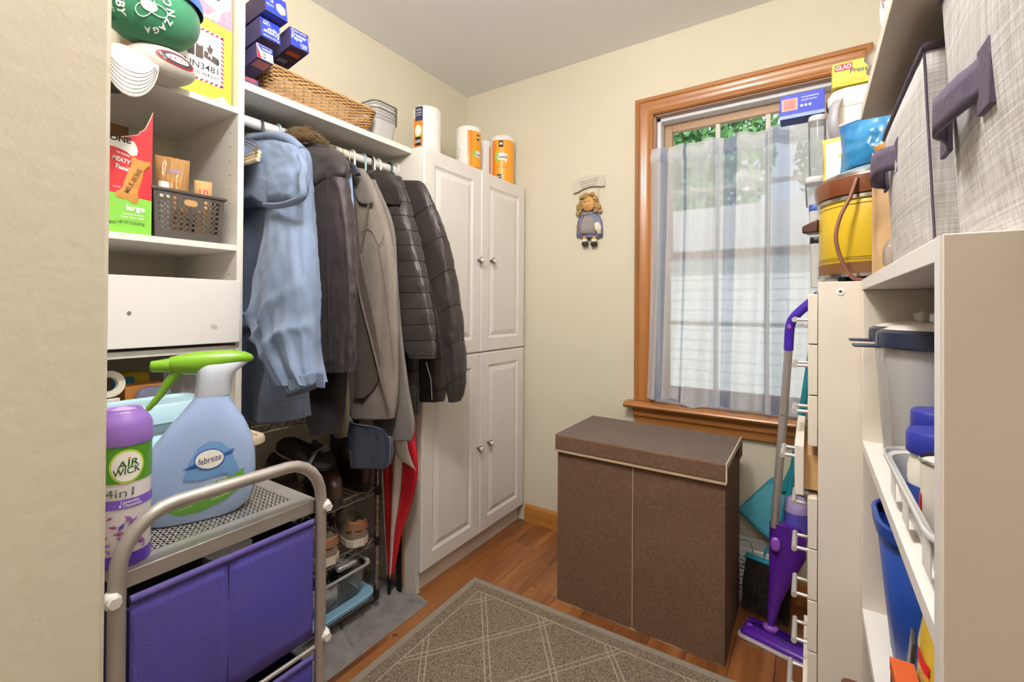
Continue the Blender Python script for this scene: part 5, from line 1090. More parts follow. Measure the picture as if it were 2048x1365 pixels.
def m_a(t, wf):
    printed_grid(-.075, -.020, .0, .215, wf, 'towel_orange', t); printed_grid(-.062, -.020, .20, .265, wf, 'ink_navy', t, e=.0003)
    lettering('THICK', wf, -.041, .250, .012, 'ink_white', t, width=.028, e=.0006); lettering('& LONG', wf, -.041, .237, .010, 'ink_white', t, width=.028, e=.0006); lettering('LASTING', wf, -.041, .226, .008, 'ink_white', t, width=.028, e=.0006)
    printed(ell(.045, .06, 20, -.045, .155), wf, 'lime', t, e=.0004); printed(ell(.036, .05, 20, -.045, .155), wf, 'label_white', t, e=.0006)
    printed(rect(-.062, -.028, .085, .125), wf, 'ink_black', t, e=.0004); lettering('BRAWN', wf, -.045, .105, .022, 'ink_white', t, width=.030, e=.0006); printed([(.085, .10), (.096, .14), (.096, .09)], wf, 'lime', t, e=.0004)
def m_b(t, wf):
    printed_grid(-.002, .085, .0, .245, wf, 'towel_gold', t, nx=14); printed_grid(-.006, .020, .0, .245, wf, 'towel_orange', t, e=.0003)
    bubble(t, wf, .050, .125, .95); printed(rect(.046, .062, .20, .23), wf, 'ink_black', t, e=.0004); lettering('M', wf, .054, .216, .018, 'ink_white', t, e=.0007)
    printed(ell(.026, .05, 18, -.062, .135), wf, 'lime', t); printed(ell(.020, .040, 18, -.062, .135), wf, 'label_white', t, e=.0003); printed(ell(.028, .030, 18, -.064, .075), wf, 'ink_black', t, e=.0003)
    for k in range(4): printed(rect(-.075, -.052, .030+.006*k, .032+.006*k), wf, 'ink_black', t, e=.0003)
    printed(rect(.036, .062, .010, .035), wf, 'ink_navy', t, e=.0004); lettering('8=16', wf, .049, .022, .012, 'ink_white', t, width=.020, e=.0007); lettering('strong & absorbent', wf, .048, .06, .008, 'ink_purple', t, width=.045, bold=0, e=.0005)
def m_c(t, wf): printed_grid(.030, .085, .0, .235, wf, 'towel_orange', t, nx=14)
def m_d(t, wf):
    printed_grid(-.062, .090, .0, .245, wf, 'towel_gold', t, nx=20); printed_grid(-.062, -.040, .0, .245, wf, 'towel_orange', t, e=.0003)
    bubble(t, wf, -.008, .150, 1.15); printed(rect(-.020, .004, .205, .240), wf, 'ink_black', t, e=.0004); lettering('M', wf, -.008, .224, .022, 'ink_white', t, e=.0007)
    lettering('Strong & Absorbent', wf, 0, .095, .010, 'ink_purple', t, width=.07, bold=0, e=.0005); printed(rect(-.030, -.004, .035, .060), wf, 'ink_navy', t, e=.0004); lettering('MEGA', wf, -.017, .047, .010, 'ink_white', t, width=.022, e=.0007)
towel_roll('paper towel roll with navy corner print next to the tubs', 854, -1.52, m_a); towel_roll('paper towel roll with white left half and orange print', 937, -1.50, m_b)
towel_roll('mostly white paper towel roll between two orange ones', 968, -1.558, m_c); towel_roll('golden paper towel roll standing in the corner by the wall', 1005, -1.424, m_d)

# ------------------------------------------------------------ tower: yellow carton, brown carton
t = thing('battery_box', 'tall yellow carton with battery warning label in the tower', 'box', (-1.45, .545, 1.7225))
MB().box(-1.62, -1.36, .468, .627, 1.7225, 2.06).build('carton', mat('carton_yellow', '#e2d93a', .45, coat=.2), t, bevel=.0012)
fr = frame((-1.36, 0, 0), (0, 1, 0), (0, 0, 1))
def Q(u, v): p = at(u, v, x=-1.36); return (p.y, p.z)
TL, TR, BR, BL = (.497, 1.925), (.604, 1.915), (.604, 1.775), (.497, 1.775)
printed([(.487, 1.918), (.606, 1.912), (.606, 1.770), (.487, 1.772)], fr, 'label_white', t, name='label')
def stripe_edge(p, q, n_):
    p = V(p); q = V(q); d = (q-p)/n_; nn = V((-d.y, d.x)).normalized()*.007
    for k in range(n_): a_ = p+d*k; printed([tuple(a_), tuple(a_+d*.5), tuple(a_+d*.9+nn), tuple(a_+d*.4+nn)], fr, 'ink_red', t, e=.0004, name='label_stripe')
stripe_edge((.606, 1.770), (.606, 1.912), 12); stripe_edge((.606, 1.911), (.487, 1.917), 10); stripe_edge((.487, 1.917), (.487, 1.772), 12); stripe_edge((.487, 1.772), (.606, 1.770), 10)
lettering('UN3481', fr, .552, 1.811, .024, 'ink_black', t, width=.080, e=.0005, bold=.006); lettering('+49-621-6043333', fr, .552, 1.792, .012, 'ink_black', t, width=.082, e=.0005, bold=.006)
bk = mat('battery_print', '#4a3b36', .6)
for x, z, w_, h_ in ((.508, 1.835, .014, .048), (.526, 1.832, .017, .056), (.546, 1.830, .018, .034)): printed(rect(x-w_/2, x+w_/2, z, z+h_), fr, bk, t, e=.0005); printed(ell(w_, .007, 14, x, z+h_), fr, bk, t, e=.0006); printed(ell(w_*.6, .003, 12, x, z+h_+.0006), fr, 'label_white', t, e=.0008)
printed([(.556, 1.838), (.590, 1.828), (.594, 1.836), (.592, 1.846), (.558, 1.856)], fr, bk, t, e=.0005); printed(ell(.007, .018, 12, .591, 1.837), fr, 'ink_black', t, e=.0006)
printed([(.566, 1.856), (.563, 1.868), (.567, 1.866), (.570, 1.880), (.574, 1.868), (.579, 1.872), (.577, 1.860), (.574, 1.852)], fr, bk, t, e=.0006, name='flame_mark'); printed([(.568, 1.852), (.566, 1.842), (.572, 1.846), (.575, 1.836), (.577, 1.848)], fr, 'label_white', t, e=.0007)
printed([(.520, 1.948), (.6265, 1.938), (.6265, 2.058), (.520, 2.058)], fr, mat('photo_mauve', '#9a7f92', .5), t, name='photo_print')
for k in range(6): printed(rect(.522+.018*k, .5228+.018*k, 1.95, 2.055), fr, mat('photo_line', '#b9a2b2', .5), t, e=.0003, name='photo_line')
for k in range(5): printed(rect(.521, .626, 1.955+.02*k, 1.9558+.02*k), fr, 'photo_line', t, e=.0003, name='photo_line')
printed(rrect(.075, .09, .03, 5, .585, 2.025), fr, 'label_white', t, e=.0005); printed(ell(.022, .05, 18, .588, 2.03), fr, mat('photo_dark', '#4a4048', .6), t, e=.0007)
printed([(.545, 1.948), (.565, 1.956), (.585, 1.975), (.592, 1.97), (.580, 1.950), (.57, 1.945)], fr, mat('photo_skin', '#d9b79c', .6), t, e=.0005); printed([(.575, 1.965), (.590, 1.985), (.600, 1.98), (.592, 1.955), (.585, 1.945)], fr, 'label_white', t, e=.0006)
printed([(.583, 1.735), (.606, 1.750), (.618, 1.734)], fr, 'label_white', t, e=.0003); lettering('No. 3481 lithium', fr, .605, 1.729, .005, 'ink_black', t, width=.02, bold=0, e=.0003)
t = thing('brown_carton', 'narrow brown and yellow carton wedged beside the yellow one', 'box', (-1.45, .447, 1.7225)); MB().box(-1.60, -1.366, .428, .465, 1.7225, 1.86).build('carton', mat('carton_brown', '#9a6b3a', .5), t, bevel=.001)
fr = frame((-1.366, .446, 1.7225), (0, 1, 0), (0, 0, 1)); printed(rect(-.016, .017, .004, .034), fr, mat('mustard2', '#cda62e', .5), t); lettering('fine', fr, 0, .05, .012, 'ink_black', t, width=.018, bold=0); printed(rect(-.014, .012, .016, .018), fr, 'ink_black', t, e=.0003)

# ------------------------------------------------------------ caps piled at the tower front
def crown(c, ax, n=40, m_=24, low=-.35, fit=None, shut=False):
    rs = []
    for i in range(m_+1):
        w = math.asin(low)+(pi/2-.02-math.asin(low))*i/m_; rs.append([(c[0]+ax[0]*cos(w)*cos(2*pi*j/n), c[1]+ax[1]*cos(w)*sin(2*pi*j/n), c[2]+ax[2]*sin(w)) for j in range(n)])
    if fit: rs = [[fit(V(q)) for q in r] for r in rs]
    return MB().rings(rs, (shut, True))
def on_crown(c, ax, a0, b0, eps=.0012):
    sc_ = (ax[0]+ax[2])/2
    f = lambda x, y, e=0: V((c[0]+(ax[0]+eps+e)*cos(b0+y/sc_)*cos(a0+x/sc_), c[1]+(ax[1]+eps+e)*cos(b0+y/sc_)*sin(a0+x/sc_), c[2]+(ax[2]+eps+e)*sin(b0+y/sc_)))
    CURVED.add(f); return f
fabric('cap_green', '#2f7a55', '#286c4a', .85, .2, bscale=300); fabric('cap_blue', '#3a5fa8', '#33569b', .85, .2); fabric('cap_grey', '#c9c3bb', '#bcb5ac', .85, .2, bscale=300); mat('thread_dark', '#6d6a66', .8)
c_ = at(300, 24, x=-1.272); ax = (.085, .098, .080); c3 = at(322, 118, x=-1.294); c3.z = 1.7425; ax3 = (.060, .070, .040)
def on_grey(q):         # the soft green cap slumps over the grey one
    k = 1-((q.x-c3.x)/ax3[0])**2-((q.y-c3.y)/ax3[1])**2
    return V((q.x, q.y, max(q.z, c3.z+ax3[2]*sqrt(k)+.001))) if k > 0 else q
def on_edge(q): return V((q.x, q.y, max(q.z, 1.7230))) if q.x < -1.326 else q      # on the tower shelf, sagging over its front edge
t = thing('baseball_cap', 'green rugby cap with white lettering piled in the tower', 'cap', c_)
crown(c_, ax, low=-.97, fit=on_grey, shut=True).build('crown', 'cap_green', t, smooth=60)
va = math.atan2(-c_.y, -c_.x); cf = on_crown(c_, ax, va, -.50)
lettering('RUGBY', cf, -.042, .018, .022, 'ink_white', t, width=.075, rot=-105, e=.0005, bold=.03); lettering('10TH ANNIVERSARY', cf, -.062, .022, .009, 'ink_white', t, width=.070, rot=-100, e=.0005)
for ch, x, y, rot in (('G', .012, .050, -105), ('O', .028, .034, -88), ('N', .036, .016, -76), ('Z', .036, -.004, -100), ('A', .030, -.020, -118), ('G', .018, -.032, -150), ('A', -.002, -.038, -172)): lettering(ch, cf, x, y, .019, 'ink_white', t, rot=rot, e=.0006, bold=.03)
th = [radians(q) for q in range(0, 360, 8)]
sham = [(.002+(.021+.009*cos(3*q+.6))*cos(q), .012+(.021+.009*cos(3*q+.6))*sin(q)) for q in th]
MB().tube([cf(x, y, .0008) for x, y in sham], .0009, 5, closed=True).build('shamrock_outline', 'ink_white', t); printed(ell(.026, .022, 24, .002, .012), cf, mat('cap_badge', '#b9c4bb', .8), t, e=.0005, name='badge')
MB().tube([cf(-.084+.002*sin(k), .03-.006*k, -.001) for k in range(10)], .004, 6).build('sweatband', mat('cap_green_dark', '#1c4a35', .9), t)
c2 = c_+V((0, 0, .030)); t = thing('baseball_cap', 'blue cap topmost of the cap pile in the tower', 'cap', c2); crown(c2, (.0895, .104, .082), low=-.04).build('crown', 'cap_blue', t, smooth=60); MB().ball(c2+V((0, 0, .083)), .006, 8, (1, 1, .6)).build('button', 'cap_blue', t, smooth=180)
t = thing('baseball_cap', 'pale grey cap with striped brim and round patch under the green cap', 'cap', c3)
crown(c3, ax3, low=-.97, fit=on_edge, shut=True).build('crown', 'cap_grey', t, smooth=60)
cf3 = on_crown(c3, ax3, math.atan2(-c3.y, -c3.x), .02)
pc = (.026, .002); printed(ell(.062, .036, 28, *pc), cf3, 'ink_red', t, e=.0003, name='patch_edge'); printed(ell(.056, .031, 28, *pc), cf3, mat('patch_dark', '#3f3a3c', .8), t, e=.0005, name='patch'); printed(ell(.036, .018, 24, *pc), cf3, 'label_white', t, e=.0007, name='patch'); lettering('FCC', cf3, *pc, .012, 'ink_red', t, width=.026, rot=12, e=.0010); lettering('FIELD CO', cf3, pc[0]-.022, pc[1]-.004, .006, 'ink_white', t, width=.018, rot=-60, e=.001, bold=0)
A_, B_, T_ = at(206, 84, x=-1.262), at(318, 132, x=-1.25), at(264, 198, x=-1.205); Mb = (A_+B_)/2
def brim(a_, r_): q = pi*a_; return Mb+(B_-A_)*.5*(-cos(q))*(.72+.28*r_)+(T_-Mb)*sin(q)*r_+V((.030*sin(q)*(1-r_*.6), -.010*sin(q), .016*cos(2*q)*r_*0))
br = MB().grid(lambda i, j: brim(i, j), 30, 12).build('brim', 'cap_grey', t, smooth=180, solid=.0032)
for k in range(6): MB().tube([brim(.06+.88*q/26, .50+.085*k)+V((.0030, -.0012, .0)) for q in range(27)], .0006, 4).build('brim_stitch', 'thread_dark', br)
t = thing('baseball_cap', 'grey cap with dark edged brim lowest in the cap pile', 'cap', at(228, 175, x=-1.28)); c4 = V((-1.335, .285, 1.7225+.0225)); crown(c4, (.055, .058, .045), low=-.5).build('crown', 'cap_grey', t, smooth=60); MB().tube([V((-1.292, .300, 1.728)), at(205, 182, x=-1.262), at(228, 178, x=-1.258), at(243, 168, x=-1.262)], [(.012, .0025)]*4, 8).build('brim', mat('brim_dark', '#4a4744', .8), t, smooth=60)

# ------------------------------------------------------------ dog biscuit box
t = thing('biscuit_box', 'torn open red and green dog biscuit box in the tower', 'box', (-1.45, .40, 1.3395)); X = -1.362; zb = 1.3395
mat('box_red', '#d6202c', .45, coat=.2); mat('box_green', '#7cc043', .45, coat=.2)
def P2(u, v): p = at(u, v, x=X); return (p.y, p.z)
torn = [P2(*q) for q in ((306, 226), (302, 236), (297, 246), (291, 258), (286, 262), (280, 264), (277, 270), (262, 272), (240, 274), (219, 275))]; yr = torn[0][0]; yl = .285
mid = 1.434
def slab(poly, m, x0=X, th=.0012, name='front_panel'): return MB().add([(x0, y, z) for y, z in poly]+[(x0-th, y, z) for y, z in poly], [tuple(range(len(poly))), tuple(reversed(range(len(poly), 2*len(poly))))]+[(i, (i+1) % len(poly), len(poly)+(i+1) % len(poly), len(poly)+i) for i in range(len(poly))]).build(name, m, t)
yr = min(yr, .446)
slab([(yl, zb), (yr, zb), (yr, mid-.006), (yl, mid+.010)], 'box_green'); slab([(yl, mid+.0105), (yr, mid-.0055)]+torn[:1]+torn[1:]+[(yl, torn[-1][1]-.004)], 'box_red')
MB().tube([(X-.0005, y, z) for y, z in torn], .0011, 5).build('torn_edge', mat('torn_paper', '#e6d2bd', .95), t)
MB().box(X-.16, X-.0013, yr-.0012, yr, zb, 1.60).box(X-.16, X-.0013, yl, yl+.0012, zb, 1.60).box(X-.161, X-.16, yl, yr, zb, 1.645).box(X-.16, X-.0013, yl, yr, zb, zb+.0012).build('carton_sides', 'cardboard_dark', t)
fr = frame((X, 0, 0), (0, 1, 0), (0, 0, 1))
def cyz(u, v): return P2(u, v)
y_, z_ = cyz(240, 287); bone = [(-.05, .012), (.015, .013), (.026, .012), (.031, .003), (.034, -.008), (.032, -.020), (.022, -.024), (.012, -.016), (-.01, -.010), (-.05, -.012)]
printed([(y_+a_, z_+b_) for a_, b_ in bone], fr, 'label_white', t, e=.0004, name='logo_bone'); y2, z2 = cyz(248, 278); lettering('BONE', fr, y2-.012, z2-.002, .018, 'ink_black', t, width=.05, e=.0008, bold=.04)
for s, u, v, sz, wd in (('TAIL-WAGGING', 246, 308, .006, .026), ('MEATY', 243, 320, .015, .034), ('Taste', 243, 335, .013, .026)): y_, z_ = cyz(u, v); lettering(s, fr, y_, z_, sz, 'ink_white', t, width=wd, rot=-12, e=.0005, bold=.03)
y_, z_ = cyz(252, 333); printed([(y_-.002, z_+.001), (y_+.006, z_-.004), (y_+.004, z_-.006), (y_+.010, z_-.008), (y_+.008, z_-.001), (y_+.007, z_-.003)], fr, 'ink_white', t, e=.0005, name='arrow_mark')
tan = mat('biscuit_tan', '#cf9448', .7, col2='#b97d38', scale=40)
bs = [cyz(*q) for q in ((262, 316), (268, 313), (276, 320), (288, 323), (300, 325), (301, 334), (291, 338), (284, 360), (275, 390), (278, 400), (274, 409), (266, 408), (254, 398), (240, 397), (230, 392), (230, 384), (243, 378), (252, 352), (262, 330))]
MB().add([(X+.0008, y, z) for y, z in bs]+[(X+.0020, *(V(q)*.86+V(cyz(266, 362))*.14)) for q in bs], [tuple(range(len(bs), 2*len(bs)))]+[(i, (i+1) % len(bs), len(bs)+(i+1) % len(bs), len(bs)+i) for i in range(len(bs))]).build('biscuit_print', tan, t, smooth=180)
y_, z_ = cyz(266, 362); lettering('MILK-BONE', fr, y_, z_, .015, 'cardboard_dark', t, width=.068, rot=66, e=.0024)
for s, u, v, sz, wd, mm in (('large', 271, 419, .019, .036, 'ink_white'), ('crunchy texture', 266, 430, .007, .042, 'ink_white'), ('helps clean teeth', 265, 436, .007, .044, 'ink_white'), ('NET WT 15 LB (6.8 kg)', 263, 447, .010, .050, 'ink_black'), ('MEAT', 224, 444, .010, .018, 'ink_black'), ('ACTUAL SIZE', 233, 373, .004, .015, 'ink_white')): y_, z_ = cyz(u, v); lettering(s, fr, y_, z_, sz, mm, t, width=wd, e=.0006, bold=.0 if sz < .011 else .03)

# ------------------------------------------------------------ perforated basket and its contents
mat('basket_grey', '#4b4540', .5); X = -1.366; y0, y1, z0, z1 = .456, .606, 1.3395, 1.464
t = thing('perforated_basket', 'dark grey plastic basket with round holes next to the biscuit box', 'basket', (-1.45, .53, 1.3395))
sk = {}
for i in range(3, 7): sk[(i, 6)] = True; sk[(i, 7)] = True
for i in range(10): sk[(i, 0)] = True
for j in range(8): sk[(9, j)] = sk.get((9, j), False) or False
sk = {k: v for k, v in sk.items() if v}
def fmap(x, y, e=0): k = y/(z1-z0); return V((X+.004*k+e, y0-.006*k+x*(1+.08*k), z0+y))
for i, j in ((4, 6), (5, 6), (4, 7), (5, 7)): pass
mb = holed(fmap, y1-y0, z1-z0, 10, 8, .0046, .0046, sk, 10, .008, .010)
mb.build('front_wall', 'basket_grey', t, solid=.0022)
printed(rrect(.030, .016, .008, 5, .075, .100), fmap, mat('tan_bag', '#b98c58', .5), t, e=.0014, name='handle_slot')
holed(lambda x, y, e=0: V((X-.18+x+.004*y/.125, y1+.006*y/.125, z0+y)), .18, z1-z0, 11, 8, .0046, .0046, {}, 8, .006, .01).build('side_wall', 'basket_grey', t, solid=.0022)
holed(lambda x, y, e=0: V((X-.18+x+.004*y/.125, y0-.006*y/.125, z0+y)), .18, z1-z0, 11, 8, .0046, .0046, {}, 8, .006, .01).build('side_wall', 'basket_grey', t, solid=.0022)
MB().box(X-.18, X, y0, y1, z0, z0+.002).box(X-.182, X-.18, y0-.004, y1+.004, z0, z1).build('base', 'basket_grey', t)
MB().tube([(X+.006, y0-.008, z1), (X+.006, y1+.009, z1), (X-.185, y1+.009, z1), (X-.185, y0-.008, z1)], .0045, 8, closed=True).build('rim', 'basket_grey', t, smooth=50)
glassy('tan_film', '#c99a63', .3, .12); zin = z0+.003
t, f_ = pillow_bag('sugar_bag', 'crumpled tan plastic bag sticking up from the dark basket', 'bag', (X-.07, .516, zin), .076, .225, .055, 'tan_film', rz=78, crinkle=.3, seed=12)
MB().grid(lambda i, j: f_(.3+.4*i, .8+.05*j), 6, 2).build('print', mat('mauve', '#9a8190', .8), t, smooth=180)
t, f_ = pillow_bag('chip_pouch', 'kraft pouch with red numerals inside the dark basket', 'bag', (X-.05, .582, zin), .042, .175, .03, 'kraft', rz=74, crinkle=.12, seed=15); lettering('10', lambda x, y, e=0: f_(.5+x, .80+y, e), 0, 0, .16, 'ink_red', t, width=.5)
t = thing('white_bottle', 'small white capped bottle standing in the dark basket', 'bottle', (X-.03, .482, zin)); M = Mx((X-.03, .482, zin)); MB().lathe([(.014, 0), (.015, .003), (.015, .105), (.011, .118)], 20, M).build('body', 'jar_white', t, smooth=50); MB().lathe([(.0125, .118), (.0125, .146), (.011, .147)], 20, M).build('cap', 'white_plastic', t, smooth=40)
# ------------------------------------------------------------ lower tower shelf clutter (on the shelf behind the tub)
zc = .8965
t = thing('tape_roll', 'roll of clear tape standing on the lower tower shelf', 'tape', (-1.385, .392, zc)); MB().lathe([(.017, -.01), (.031, -.01), (.032, -.008), (.032, .008), (.031, .01), (.017, .01), (.016, 0)], 28, Mx((-1.385, .372, zc+.0865), ry=80), (False, False)).build('roll', mat('tape_cream', '#e4dccb', .4), t, smooth=40); MB().box(-1.40, -1.37, .352, .392, zc, zc+.054).build('holder', 'jar_white', t, bevel=.002)
t, f_ = pillow_bag('bread_bag', 'crumpled clear plastic bag slumped on the lower tower shelf', 'bag', (-1.585, .36, zc), .13, .130, .07, 'film_plastic', rz=75, crinkle=.5, seed=21)
t, f_ = pillow_bag('produce_bag', 'standing clear plastic bag with pointed corner in the tower', 'bag', (-1.43, .548, zc), .10, .135, .05, 'film_plastic', rz=80, crinkle=.4, seed=25)
t = thing('snack_pouch', 'mustard yellow pouch lying on the lower tower shelf', 'packet', (-1.45, .455, zc)); MB().box(-1.54, -1.465, .425, .482, zc, zc+.100).build('pouch', mat('mustard3', '#b39a24', .5), t, bevel=.010, seg=3)
t = thing('orange_carton', 'flat orange and blue carton on the lower tower shelf', 'box', (-1.40, .45, zc)); MB().box(-1.44, -1.385, .405, .49, zc, zc+.076).build('carton', mat('carton_orange', '#b9783a', .6), t, bevel=.001); MB().box(-1.46, -1.442, .400, .44, zc, zc+.090).build('sleeve', mat('carton_teal', '#1f6b96', .5), t)
t = thing('grey_pouch', 'rounded blue grey case on the lower tower shelf', 'case', (-1.365, .455, zc)); MB().rings([[(x, y, z) for x, y in rrect(.03, w_, .012, 4, -1.362, .455)] for w_, z in ((.075, zc), (.078, zc+.045), (.060, zc+.068), (.040, zc+.072))]).build('case_body', mat('slate', '#6e7086', .7), t, smooth=50)
# ------------------------------------------------------------ rolling cart
mat('cart_metal', '#b9b3ac', .4, .6, var=.05, scale=30); mat('cart_purple', '#4f49ac', .85, col2='#574d9c', scale=9, bump=.25, bscale=350); mat('cart_purple_edge', '#55498a', .7); mat('cart_inside', '#3a3470', .9)
FXc, BXc, yl, yr, zs = -.752, -1.22, .214, .508, .8145
t = thing('drawer_cart', 'silver tube cart with purple fabric drawers in front of the tower', 'cart', (-.94, .36, 0))
rT = .0098
def uframe(x, zt):
    P = [(x, yl, .03), (x, yl, zt-.075)]+[(x, yl+.065*(1-cos(q)), zt-.075+.075*sin(q)) for q in [radians(15*k) for k in range(1, 7)]]
    P += [(x, yr-.065*(1-cos(q)), zt-.075+.075*sin(q)) for q in [radians(90-15*k) for k in range(0, 6)]]+[(x, yr, zt-.075), (x, yr, .03)]
    return P
MB().tube(uframe(FXc, .893), rT, 16).build('front_frame', 'cart_metal', t, smooth=60)
MB().tube(uframe(BXc, .803), rT, 16).build('rear_frame', 'cart_metal', t, smooth=60)
for x in (FXc, BXc):
    for y in (yl, yr):
        w = MB().lathe([(.004, -.009), (.020, -.009), (.022, -.006), (.022, .006), (.020, .009), (.004, .009)], 20, Mx((x, y, .022), rx=90)).build('caster', 'dark_rubber', t, smooth=40)
for y, z in ((yr, .803), (yr, .566), (yl, .792), (yl, .566), (yr, .32), (yl, .32)):
    s = 1 if y == yr else -1
    MB().ball((FXc+.003, y+s*.006, z), .0125, 10, (1.0, .9, 1.0)).tube([(FXc+.012, y+s*.006, z), (FXc+.017, y+s*.006, z)], .0075, 6).build('knob', mat('knob_white', '#d8d4cc', .4), t, smooth=60)
sh = holed(lambda x, y, e=0: V((BXc+.010+x, yl+.002+y, zs)), FXc-BXc-.02, yr-yl-.004, 32, 30, .0048, .0016, {}, 8, .035, .028, square=True).build('shelf', 'cart_metal', t, solid=.0012)
MB().box(FXc-.011, FXc-.0085, yl+.008, yr-.008, zs-.021, zs+.001).box(BXc+.0085, BXc+.011, yl+.008, yr-.008, zs-.021, zs+.001).box(BXc+.010, FXc-.010, yr-.0045, yr-.002, zs-.021, zs+.001).box(BXc+.010, FXc-.010, yl+.002, yl+.0045, zs-.021, zs+.001).build('shelf_lip', 'cart_metal', t, bevel=.001)
def fabric_drawer(z0, z1):
    d = MB().grid(lambda i, j: V((FXc-.002+.004*sin(pi*i)*sin(pi*j)-.004*math.exp(-((i-.46)/.012)**2), yl+.014+(yr-yl-.028)*i, z0+(z1-.008-z0)*j)), 40, 10).build('drawer_front', 'cart_purple', t, smooth=60, solid=.003)
    MB().tube([(FXc-.002, yl+.014, z1-.004), (FXc-.002, yr-.014, z1-.004)], [(.005, .006)]*2, 10).build('piping', 'cart_purple_edge', d, smooth=60)
    MB().tube([(FXc-.0012+.0017, yl+.014+(yr-yl-.028)*.46, z0+.004), (FXc+.0003, yl+.014+(yr-yl-.028)*.46, z1-.012)], .0008, 5).build('seam', 'cart_inside', d)
    MB().box(BXc+.02, FXc-.006, yl+.014, yl+.017, z0, z1-.02).box(BXc+.02, FXc-.006, yr-.017, yr-.014, z0, z1-.02).box(BXc+.02, BXc+.023, yl+.017, yr-.017, z0, z1-.02).box(BXc+.02, FXc-.006, yl+.014, yr-.014, z0-.003, z0).build('drawer_box', 'cart_inside', d)
fabric_drawer(.572, .783); fabric_drawer(.325, .538); fabric_drawer(.08, .290)
for z in (.545, .30): MB().cyl((FXc-.004, yl, z+.004), (FXc-.004, yr, z+.004), .004, 8).build('crossbar', 'cart_metal', t, smooth=60)
# papers inside the top drawer
for k, (y0, y1, x0, z, m_, lab, cat) in enumerate(((.232, .330, -.80, .776, 'ink_black', 'black folder lying in the top cart drawer', 'folder'), (.335, .40, -.79, .772, 'label_white', 'white printed packet in the top cart drawer', 'packet'), (.405, .475, -.80, .778, 'black_plastic', 'dark paperback in the top cart drawer', 'book'))):
    o = thing(cat if cat != 'packet' else 'paper_packet', lab, cat, (x0-.06, (y0+y1)/2, .575)); MB().hexa([(x0-.11, y0, .576), (x0, y0, .576), (x0, y1, .576), (x0-.11, y1, .576)], [(x0-.13, y0, z-.004), (x0+.01, y0+.004, z), (x0+.01, y1, z+.008), (x0-.13, y1, z)]).build('cover', m_, o, bevel=.001)
    MB().hexa([(x0-.10, y0+.004, z+.0005), (x0-.01, y0+.008, z+.002), (x0-.01, y1-.02, z+.006), (x0-.10, y1-.02, z+.002)], [(x0-.10, y0+.004, z+.002), (x0-.01, y0+.008, z+.004), (x0-.01, y1-.02, z+.008), (x0-.10, y1-.02, z+.004)]).build('pages', ('cardboard_dark', 'scuff_tan', 'carton_teal')[k], o)

# ------------------------------------------------------------ fabric spray bottle
mat('spray_blue', '#9db4dc', .35, coat=.2, var=.04, scale=10); mat('spray_green', '#76aa22', .28, coat=.4); mat('spray_white', '#c9d2de', .35); mat('spray_label', '#6f9cd0', .4); mat('spray_navy', '#2b5aa6', .4); mat('spray_leaf', '#5f9a38', .45)
BC = at(398, 1050, x=-.868); BC.z = zs; mpp = ((BC-O).dot(F))/FOC           # metres per photo pixel at the bottle
va = math.atan2(-BC.y, -BC.x); RT = V((-sin(va), cos(va), 0)); FW = V((cos(va), sin(va), 0))     # viewer's right, towards viewer
t = thing('spray_bottle', 'pale blue fabric spray bottle with green trigger on the cart', 'spray bottle', BC)
zv = lambda v: zs+(1088-v)*mpp*.99
def bsec(v, u0, u1, dep): c_ = BC+RT*(((u0+u1)/2-398)*mpp); w_ = (u1-u0)/2*mpp; return [c_+RT*(w_*math.copysign(abs(cos(q))**.8, cos(q)))+FW*(dep*math.copysign(abs(sin(q))**.8, sin(q)))+V((0, 0, zv(v)-BC.z)) for q in [2*pi*k/40 for k in range(40)]]
rows = [(1088, 325, 455, .026), (1084, 312, 468, .031), (1070, 301, 484, .034), (1045, 296, 492, .036), (1010, 298, 496, .037), (970, 310, 495, .037), (935, 326, 488, .036), (900, 350, 474, .034), (875, 370, 459, .031), (858, 383, 450, .027), (845, 389, 447, .024)]
sec = {r[0]: r for r in rows}
MB().rings([bsec(*r) for r in rows]).build('bottle', 'spray_blue', t, smooth=60)
MB().rings([bsec(*r) for r in ((847, 388, 449, .0245), (842, 388, 450, .025), (815, 391, 452, .025), (800, 390, 460, .025), (785, 385, 478, .022), (778, 382, 486, .018))]).build('collar', 'spray_white', t, smooth=50)
def dep_at(v, u):
    rs_ = sorted(rows, key=lambda r: r[0])
    for a_, b_ in zip(rs_, rs_[1:]):
        if a_[0] <= v <= b_[0]: f = (v-a_[0])/(b_[0]-a_[0]); u0, u1, dp_ = [a_[k]+(b_[k]-a_[k])*f for k in (1, 2, 3)]; break
    x_ = max(-1, min(1, (u-(u0+u1)/2)/((u1-u0)/2))); c = abs(x_)**(1/.8); return dp_*(max(0, 1-c*c)**.5)**.8
def bfr(x, y, e=0):       # x,y are photo pixels offset from (398, 0)
    u, v = x, -y; return BC+RT*((u-398)*mpp)+FW*(dep_at(v, u)+.0012+e)+V((0, 0, zv(v)-BC.z))
def on_bottle(poly, m, e=0, name='print', n=6):
    # fan of the polygon to a fine mesh so that it follows the curve
    c_ = (sum(p[0] for p in poly)/len(poly), sum(p[1] for p in poly)/len(poly)); mb = MB(); N = len(poly)
    vs = [bfr(c_[0]+(p[0]-c_[0])*k/n, -(c_[1]+(p[1]-c_[1])*k/n), e) for k in range(1, n+1) for p in poly]+[bfr(c_[0], -c_[1], e)]
    fs = [(k*N+i, k*N+(i+1) % N, (k+1)*N+(i+1) % N, (k+1)*N+i) for k in range(n-1) for i in range(N)]+[(n*N, i, (i+1) % N) for i in range(N)]
    return mb.add(vs, fs).build(name, m, t, smooth=180)
